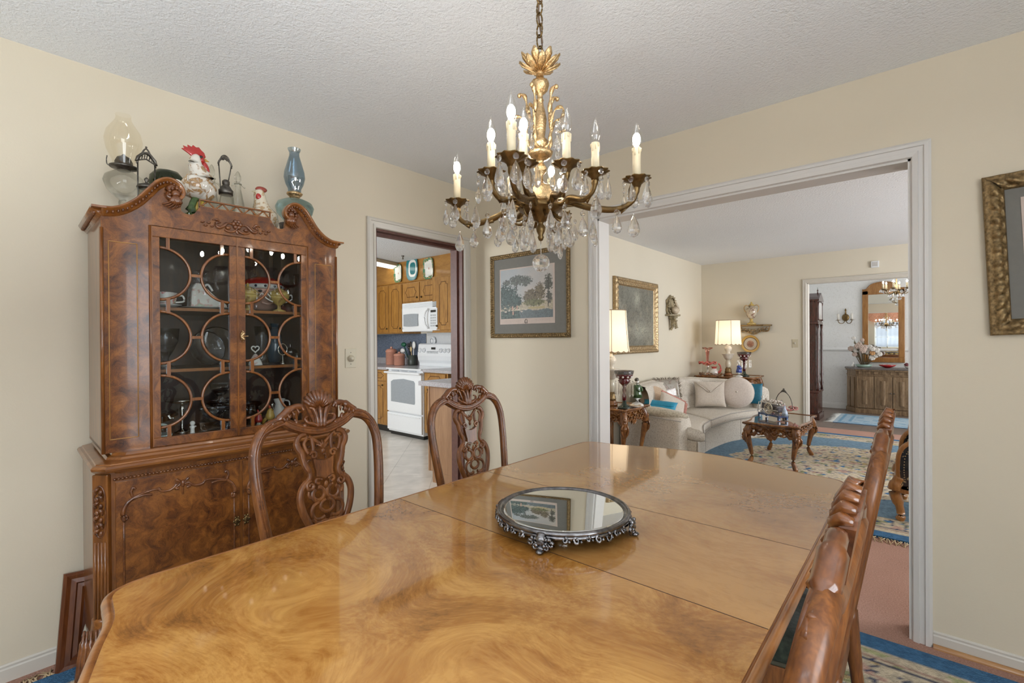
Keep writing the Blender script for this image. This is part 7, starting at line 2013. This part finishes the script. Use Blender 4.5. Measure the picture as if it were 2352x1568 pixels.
armchair('farther carved armchair, a sliver showing above the nearer one at the opening jamb', 2.50, 3.10, G)
# ------------------------------------------------------------------ foyer beyond the living room
M_mahog = wood('dark_mahogany_clock', [(.022,.006,.004),(.055,.014,.008),(.09,.024,.014)], 'grain', 1.5, .25, .6, axis='z')
t = thing('grandfather_clock', 'tall dark mahogany grandfather clock at the left of the foyer opening', 'clock', (1.30,6.30,0))
x0, x1, y0, y1 = -.135, .10, -.20, .22
obj('plinth', MB().box((x0,y0-.02,0),(x1+.02,y1+.02,.10)).box((x0,y0,.10),(x1,y1,.42)), M_mahog, t, bevel=.006)
obj('trunk', MB().box((x0,y0+.04,.42),(x1-.03,y1-.04,1.52)), M_mahog, t, bevel=.004)
obj('waist_moulding', MB().box((x0,y0-.015,.42),(x1+.015,y1+.015,.46)).box((x0,y0-.01,1.50),(x1+.01,y1+.01,1.54)), M_mahog, t, bevel=.008)
mb = MB(); mb.box((x0,y0,1.54),(x1,y1,1.86)); mb.prism([(y0-.02,1.86),(y1+.02,1.86),(y1+.02,1.89),(y1-.05,1.93),(.01,2.0),(y0+.05,1.93),(y0-.02,1.89)], x0, x1+.02, lambda a,b,d: (d,a,b))
obj('hood', mb, M_mahog, t, bevel=.004)
obj('finial', MB().lathe([(.012,1.99),(.007,2.02),(.012,2.04),(.004,2.06),(0,2.10)], 12, c=(x1-.03,.01,0)), M_mahog, t)
mb = MB().grid(lambda u,v: (x1+.002+.004, lerp(y0+.04,y1-.04,u), lerp(1.58,1.84,v)), 2, 2, False)
obj('dial_glass', MB().box((x1,y0+.04,1.58),(x1+.006,y1-.04,1.84)), M_ceram, t)
for yy in (y0+.025, y1-.025):
    obj('column', MB().lathe([(.020,.46),(.016,.50),(.024,.56),(.014,.62),(.022,.70),(.018,.72),(.018,1.30),(.022,1.34),(.016,1.42),(.022,1.50)], 14, c=(x1-.005,yy,0), fn=None), M_mahog, t)
    obj('hood_column', MB().lathe([(.016,1.56),(.011,1.60),(.011,1.80),(.016,1.85)], 12, c=(x1+.004,yy,0)), M_mahog, t)
# credenza
M_cred = wood('pickled_oak_credenza', [(.12,.070,.034),(.23,.145,.075),(.34,.23,.13)], 'grain', 1.5, .5, .15, axis='z')
M_credtop = flat('stone_credenza_top', (.16,.14,.13), .3, var=.2, nscale=20)
cx, cyy = 2.26, 7.79
t = thing('credenza', 'weathered oak credenza with fluted doors under the foyer mirror', 'credenza', (cx,cyy,0))
def cpoly(i=0): return [(-.66+i,0),(-.66+i,-.16),(-.50+i*.6,-.43+i),(.50-i*.6,-.43+i),(.66-i,-.16),(.66-i,0)]
obj('plinth', MB().prism(cpoly(.005), 0, .075, flat3), M_cred, t, bevel=.006)
obj('carcass', MB().prism(cpoly(.02), .075, .72, flat3), M_cred, t)
obj('cornice', MB().prism(cpoly(.012), .64, .655, flat3).prism(cpoly(.0), .72, .745, flat3), M_cred, t, bevel=.004)
obj('top', MB().prism(cpoly(-.012), .745, .775, flat3), M_credtop, t, bevel=.005)
for i in range(4):
    a = -.485+.2425*i
    d = obj('door', MB().box((a+.006,-.425,.095),(a+.236,-.405,.625)), M_cred, t, bevel=.004)
    k = MB(); k.box((a+.04,-.428,.13),(a+.20,-.424,.59)); k.prism([(a+.085,-.425),(a+.155,-.425),(a+.148,-.440),(a+.130,-.446),(a+.110,-.446),(a+.092,-.440)], .16, .56, flat3)
    obj('fluted_panel', k, M_cred, d, bevel=.003)
    if i in (1,2): obj('knob', MB().ball((a+(.222 if i == 1 else .020),-.438,.36), .011, 8, 6), M_pewter, d)
for i in range(9): obj('dentil', MB().box((-.455+.107*i,-.428,.665),(-.405+.107*i,-.40,.712)), M_cred, t, bevel=.004)
for s in (-1,1):
    for j in range(2):
        u0 = .12+.42*j; A = Vector((s*.64,-.16,0)).lerp(Vector((s*.49,-.41,0)), u0); B_ = Vector((s*.64,-.16,0)).lerp(Vector((s*.49,-.41,0)), u0+.34); n = Vector((s*.86,-.5,0))*.016
        k = MB(); k.add([A+n+Vector((0,0,.11)), B_+n+Vector((0,0,.11)), B_+n+Vector((0,0,.61)), A+n+Vector((0,0,.61)), A-n, B_-n, B_-n+Vector((0,0,.6)), A-n+Vector((0,0,.6))], [(0,1,2,3),(3,2,6,7),(1,5,6,2),(0,3,7,4),(0,4,5,1)], False)
        obj('angled_panel', k, M_cred, t)
# mirror
M_mirfr = wood('honey_mirror_frame', [(.22,.09,.02),(.33,.15,.04),(.42,.21,.06)], 'grain', 1.5, .35, .4, axis='z')
t = thing('wall_mirror', 'tall arched wooden framed mirror above the foyer credenza', 'mirror', (2.12,FY-.002,.855))
W_, H_ = .29, 1.27
outl = [(-W_,0),(W_,0),(W_,H_-.02),(W_-.05,H_)]+[((W_-.05)*cos(a)*.9, H_+.13*sin(a)) for a in [PI*i/12 for i in range(13)]]+[(-W_+.05,H_),(-W_,H_-.02)]
mb = MB(); fw = .085
mb.box((-W_,-.035,0),(W_,-.003,fw)); mb.box((-W_,-.035,fw),(-W_+fw,-.003,H_-.02)); mb.box((W_-fw,-.035,fw),(W_,-.003,H_-.02))
mb.prism([(-W_,H_-.09),(W_,H_-.09),(W_,H_-.01),(W_-.05,H_)]+[((W_-.06)*cos(a), H_+.115*sin(a)) for a in [PI*i/14 for i in range(15)]]+[(-W_+.05,H_),(-W_,H_-.01)], -.035, -.003, lambda a,b,d: (a,d,b))
obj('frame', mb, M_mirfr, t, bevel=.006)
k = MB(); k.tube(spline([(-W_,-.034,H_),(-W_+.06,-.036,H_+.005),(-.16,-.036,H_+.085),(0,-.036,H_+.118),(.16,-.036,H_+.085),(W_-.06,-.036,H_+.005),(W_,-.034,H_)],4), .012, 6); obj('arch_moulding', k, M_mirfr, t)
obj('mirror_glass', MB().box((-W_+fw-.005,-.014,fw-.005),(W_-fw+.005,-.010,H_-.085)), flat('silvered_mirror_foyer', (.86,.88,.88), .01, 1, var=.005), t)
# sconce
t = thing('wall_sconce', 'brass two-candle wall sconce left of the foyer mirror', 'sconce', (1.585,FY,1.60))
q = MB(); q.lathe([(.001,.03),(.03,.03),(.05,.02),(.055,.008),(.055,.0)], 24); k = MB(); k.join(q, Matrix.Translation((0,0,.05)) @ Matrix.Rotation(R(90),4,'X') @ Matrix.Diagonal((1,1.2,1,1)))
k.lathe([(.006,.10),(.016,.13),(.006,.15),(.014,.18),(.008,.205),(0,.215)], 12, c=(0,-.012,0)); obj('back_plate', k, M_brass_dark, t)
for s in (-1,1):
    a_ = obj('arm', MB().tube(spline([(0,-.02,.01),(s*.03,-.05,-.05),(s*.075,-.09,-.055),(s*.10,-.11,-.02),(s*.10,-.11,.0)],5), .006, 6), M_brass_dark, t)
    obj('cup', MB().lathe([(.008,-.005),(.04,.0),(.042,.004),(.012,.006)], 18, c=(s*.10,-.11,0)), M_brass_dark, a_)
    obj('candle', MB().lathe([(.019,.004),(.019,.115),(.012,.117)], 14, c=(s*.10,-.11,0)), flat('white_candle', (.78,.74,.66), .4, var=.02), a_)
    obj('bulb', MB().lathe([(.008,.117),(.015,.14),(.008,.175),(0,.19)], 10, c=(s*.10,-.11,0)), M_bulbglass, a_)
# flowers
fl = thing('flower_arrangement', 'dried pink and white flower arrangement in a pale green planter on the credenza', 'flowers', (1.87,7.50,.776))
obj('planter', MB().lathe([(.085,0),(.10,.015),(.125,.05),(.118,.05),(.09,.02),(.001,.015)], 28, fn=lambda a,t_: 1-.12*abs(sin(a))), flat('celadon_planter', (.36,.50,.42), .3, coat=.3), fl)
st_ = MB(); lf_ = MB(); pal = [(flat('blush_petal', (.58,.45,.38), .8, var=.2),'blush'),(flat('white_petal', (.72,.68,.62), .8, var=.15),'white'),(flat('orange_petal', (.60,.33,.14), .8, var=.2),'orange')]
for i in range(26):
    a = rnd.uniform(0,2*PI); r_ = rnd.uniform(.03,.20); z = .46-r_*1.1+rnd.uniform(-.05,.06)
    if i < 4: z = .12+.05*i
    p = Vector((r_*cos(a), r_*sin(a)*.6, max(.11,z)))
    if i == 0: p = Vector((-.14,0,.50))
    if i in (5,6,7): p = Vector((.12+.05*(i-5),-.05,.17+.03*(i-5)))
    st_.tube([(p.x*.2,p.y*.2,.03), tuple(p*.7), tuple(p)], .004, 5)
    for j in range(3): lf_.tube([tuple(p*.8), tuple(p*.9+Vector((rnd.uniform(-.04,.04),rnd.uniform(-.03,.03),rnd.uniform(-.03,.02))))], [.012,.003], 5)
    mt = pal[2 if i in (1,12) else (1 if p.x > .05 or i % 3 == 0 else 0)][0]
    mb = MB(); R_ = rnd.uniform(.028,.045)
    for k_ in range(7):
        b = 2*PI*k_/7; mb.ball((R_*.6*cos(b),R_*.4*sin(b)-.01,R_*.6*sin(b)), (R_*.55,R_*.3,R_*.55), 6, 4)
    mb.ball((0,-.012,0), R_*.4, 6, 4)
    o_ = obj('blossom', mb, mt, fl); o_.location = p
obj('stems', st_, flat('dry_stem', (.17,.12,.06), .8), fl); o_ = obj('leaves', lf_, flat('grey_leaf', (.22,.19,.12), .8, var=.3), fl); o_['kind'] = 'stuff'
tag(obj('china_cat', MB().lathe([(.024,0),(.028,.02),(.02,.05),(.012,.06),(.016,.075),(0,.092)], 12, c=(1.72,7.50,.776)), M_ceram), 'tiny white china ornament left of the flower planter', 'ornament')
rb = obj('red_dish', MB().lathe([(.03,0),(.05,.006),(.10,.03),(.12,.05),(.115,.05),(.06,.016),(.001,.010)], 32, fn=lambda a,t_: 1+.04*cos(8*a)*t_), flat('red_glass', (.45,.008,.015), .08, coat=.7)); rb.location = (2.19,7.50,.776); tag(rb, 'bright red glass dish at the middle of the credenza', 'dish')
t = thing('fruit_bowl', 'white bowl of dark red berries at the right of the credenza', 'bowl', (2.48,7.48,.776))
obj('bowl', MB().lathe([(.04,0),(.05,.006),(.085,.04),(.08,.04),(.04,.012),(.001,.01)], 24), M_ceram, t)
mb = MB()
for i in range(26): mb.ball((rnd.uniform(-.06,.06), rnd.uniform(-.06,.06), .045+rnd.uniform(0,.03)), .018, 6, 5)
o_ = obj('berries', mb, flat('berry_red', (.16,.02,.03), .35, var=.3), t); o_['kind'] = 'stuff'
# foyer runner
def runner(x, y):
    e = min(x, y, 1.9-x, 1.05-y); f = mnoise.noise(Vector((x*9,y*9,2))); a = Vector((.42,.52,.58)); b = Vector((.20,.36,.50))
    c = a if e > .22 else (b if .04 < e < .09 or .17 < e < .20 else a*1.05)
    if e > .22 and f > .15: c = b.lerp(a,.4)
    if .09 < e < .17 and int((x+y)*14) % 2: c = b.lerp(a,.5)
    return tuple(c*(1+.15*mnoise.noise(Vector((x*40,y*40,1)))))
M_runner = painted('runner_weave', 1, .5, 130, var=.12, spec=.1)
t, w, h = rug('foyer_runner', 'pale blue fringed rug on the foyer tiles in front of the credenza', 1.60, 6.02, 3.50, 7.07, SKYB, .02, .010, None, M_runner, runner)
fringe(t, (0,.0,0), (0,h,0), (-1,0,0), 70, .11, flat('white_fringe', (.66,.66,.62), .9))
# foyer chandelier
fc = (2.34,6.60)
t = thing('foyer_chandelier', 'small crystal chandelier hanging in the foyer in front of the mirror', 'chandelier', (fc[0],fc[1],1.84))
obj('stem', MB().lathe([(.004,.10),(.02,.13),(.012,.17),(.02,.22),(.008,.26),(.006,.75),(.03,.755)], 14), M_gold, t)
obj('bottom_bowl', MB().lathe([(.001,.09),(.03,.10),(.045,.13),(.03,.15)], 16), M_brass_dark, t)
def small_pendant(x, y, z, h, parent):
    if 'f' not in _pm: _pm['f'] = obj('crystal_pendant', pendant_mesh(.046,.020,0), M_crystal, parent)
    o = _pm['f'] if _pm['f'].parent is None or _pm['f'].location.length == 0 else _pm['f'].copy()
    if o is not _pm['f']: COL.objects.link(o); o.parent = parent
    o.location = (x,y,z); o.rotation_euler = (0,0,x*50); return o
for i in range(6):
    a = 2*PI*i/6+.35; d = (cos(a), sin(a))
    ar = obj('arm', MB().tube(spline([(.02*d[0],.02*d[1],.14),(.08*d[0],.08*d[1],.10),(.14*d[0],.14*d[1],.12),(.165*d[0],.165*d[1],.17)],4), .006, 6), M_brass_dark, t)
    obj('pan', MB().lathe([(.01,.168),(.035,.178),(.036,.182),(.01,.18)], 16, c=(.165*d[0],.165*d[1],0)), M_brass_dark, ar)
    obj('candle', MB().lathe([(.013,.18),(.013,.255)], 10, c=(.165*d[0],.165*d[1],0)), M_candle, ar)
    b_ = obj('bulb', MB().lathe([(.008,.255),(.017,.275),(.009,.31),(0,.328)], 10, c=(.165*d[0],.165*d[1],0)), M_bulbglass, ar)
    obj('filament', MB().ball((.165*d[0],.165*d[1],.28), (.010,.010,.017), 8, 6), M_fil, ar)
    for k in range(4):
        b = a+(k-1.5)*.8; small_pendant(.165*d[0]+.034*cos(b), .165*d[1]+.034*sin(b), .172, 0, t)
for i in range(14):
    a = 2*PI*i/14; small_pendant(.09*cos(a), .09*sin(a), .10, 0, t)
for i in range(5):
    a = 2*PI*i/5; small_pendant(.045*cos(a), .045*sin(a), .055, 0, t)
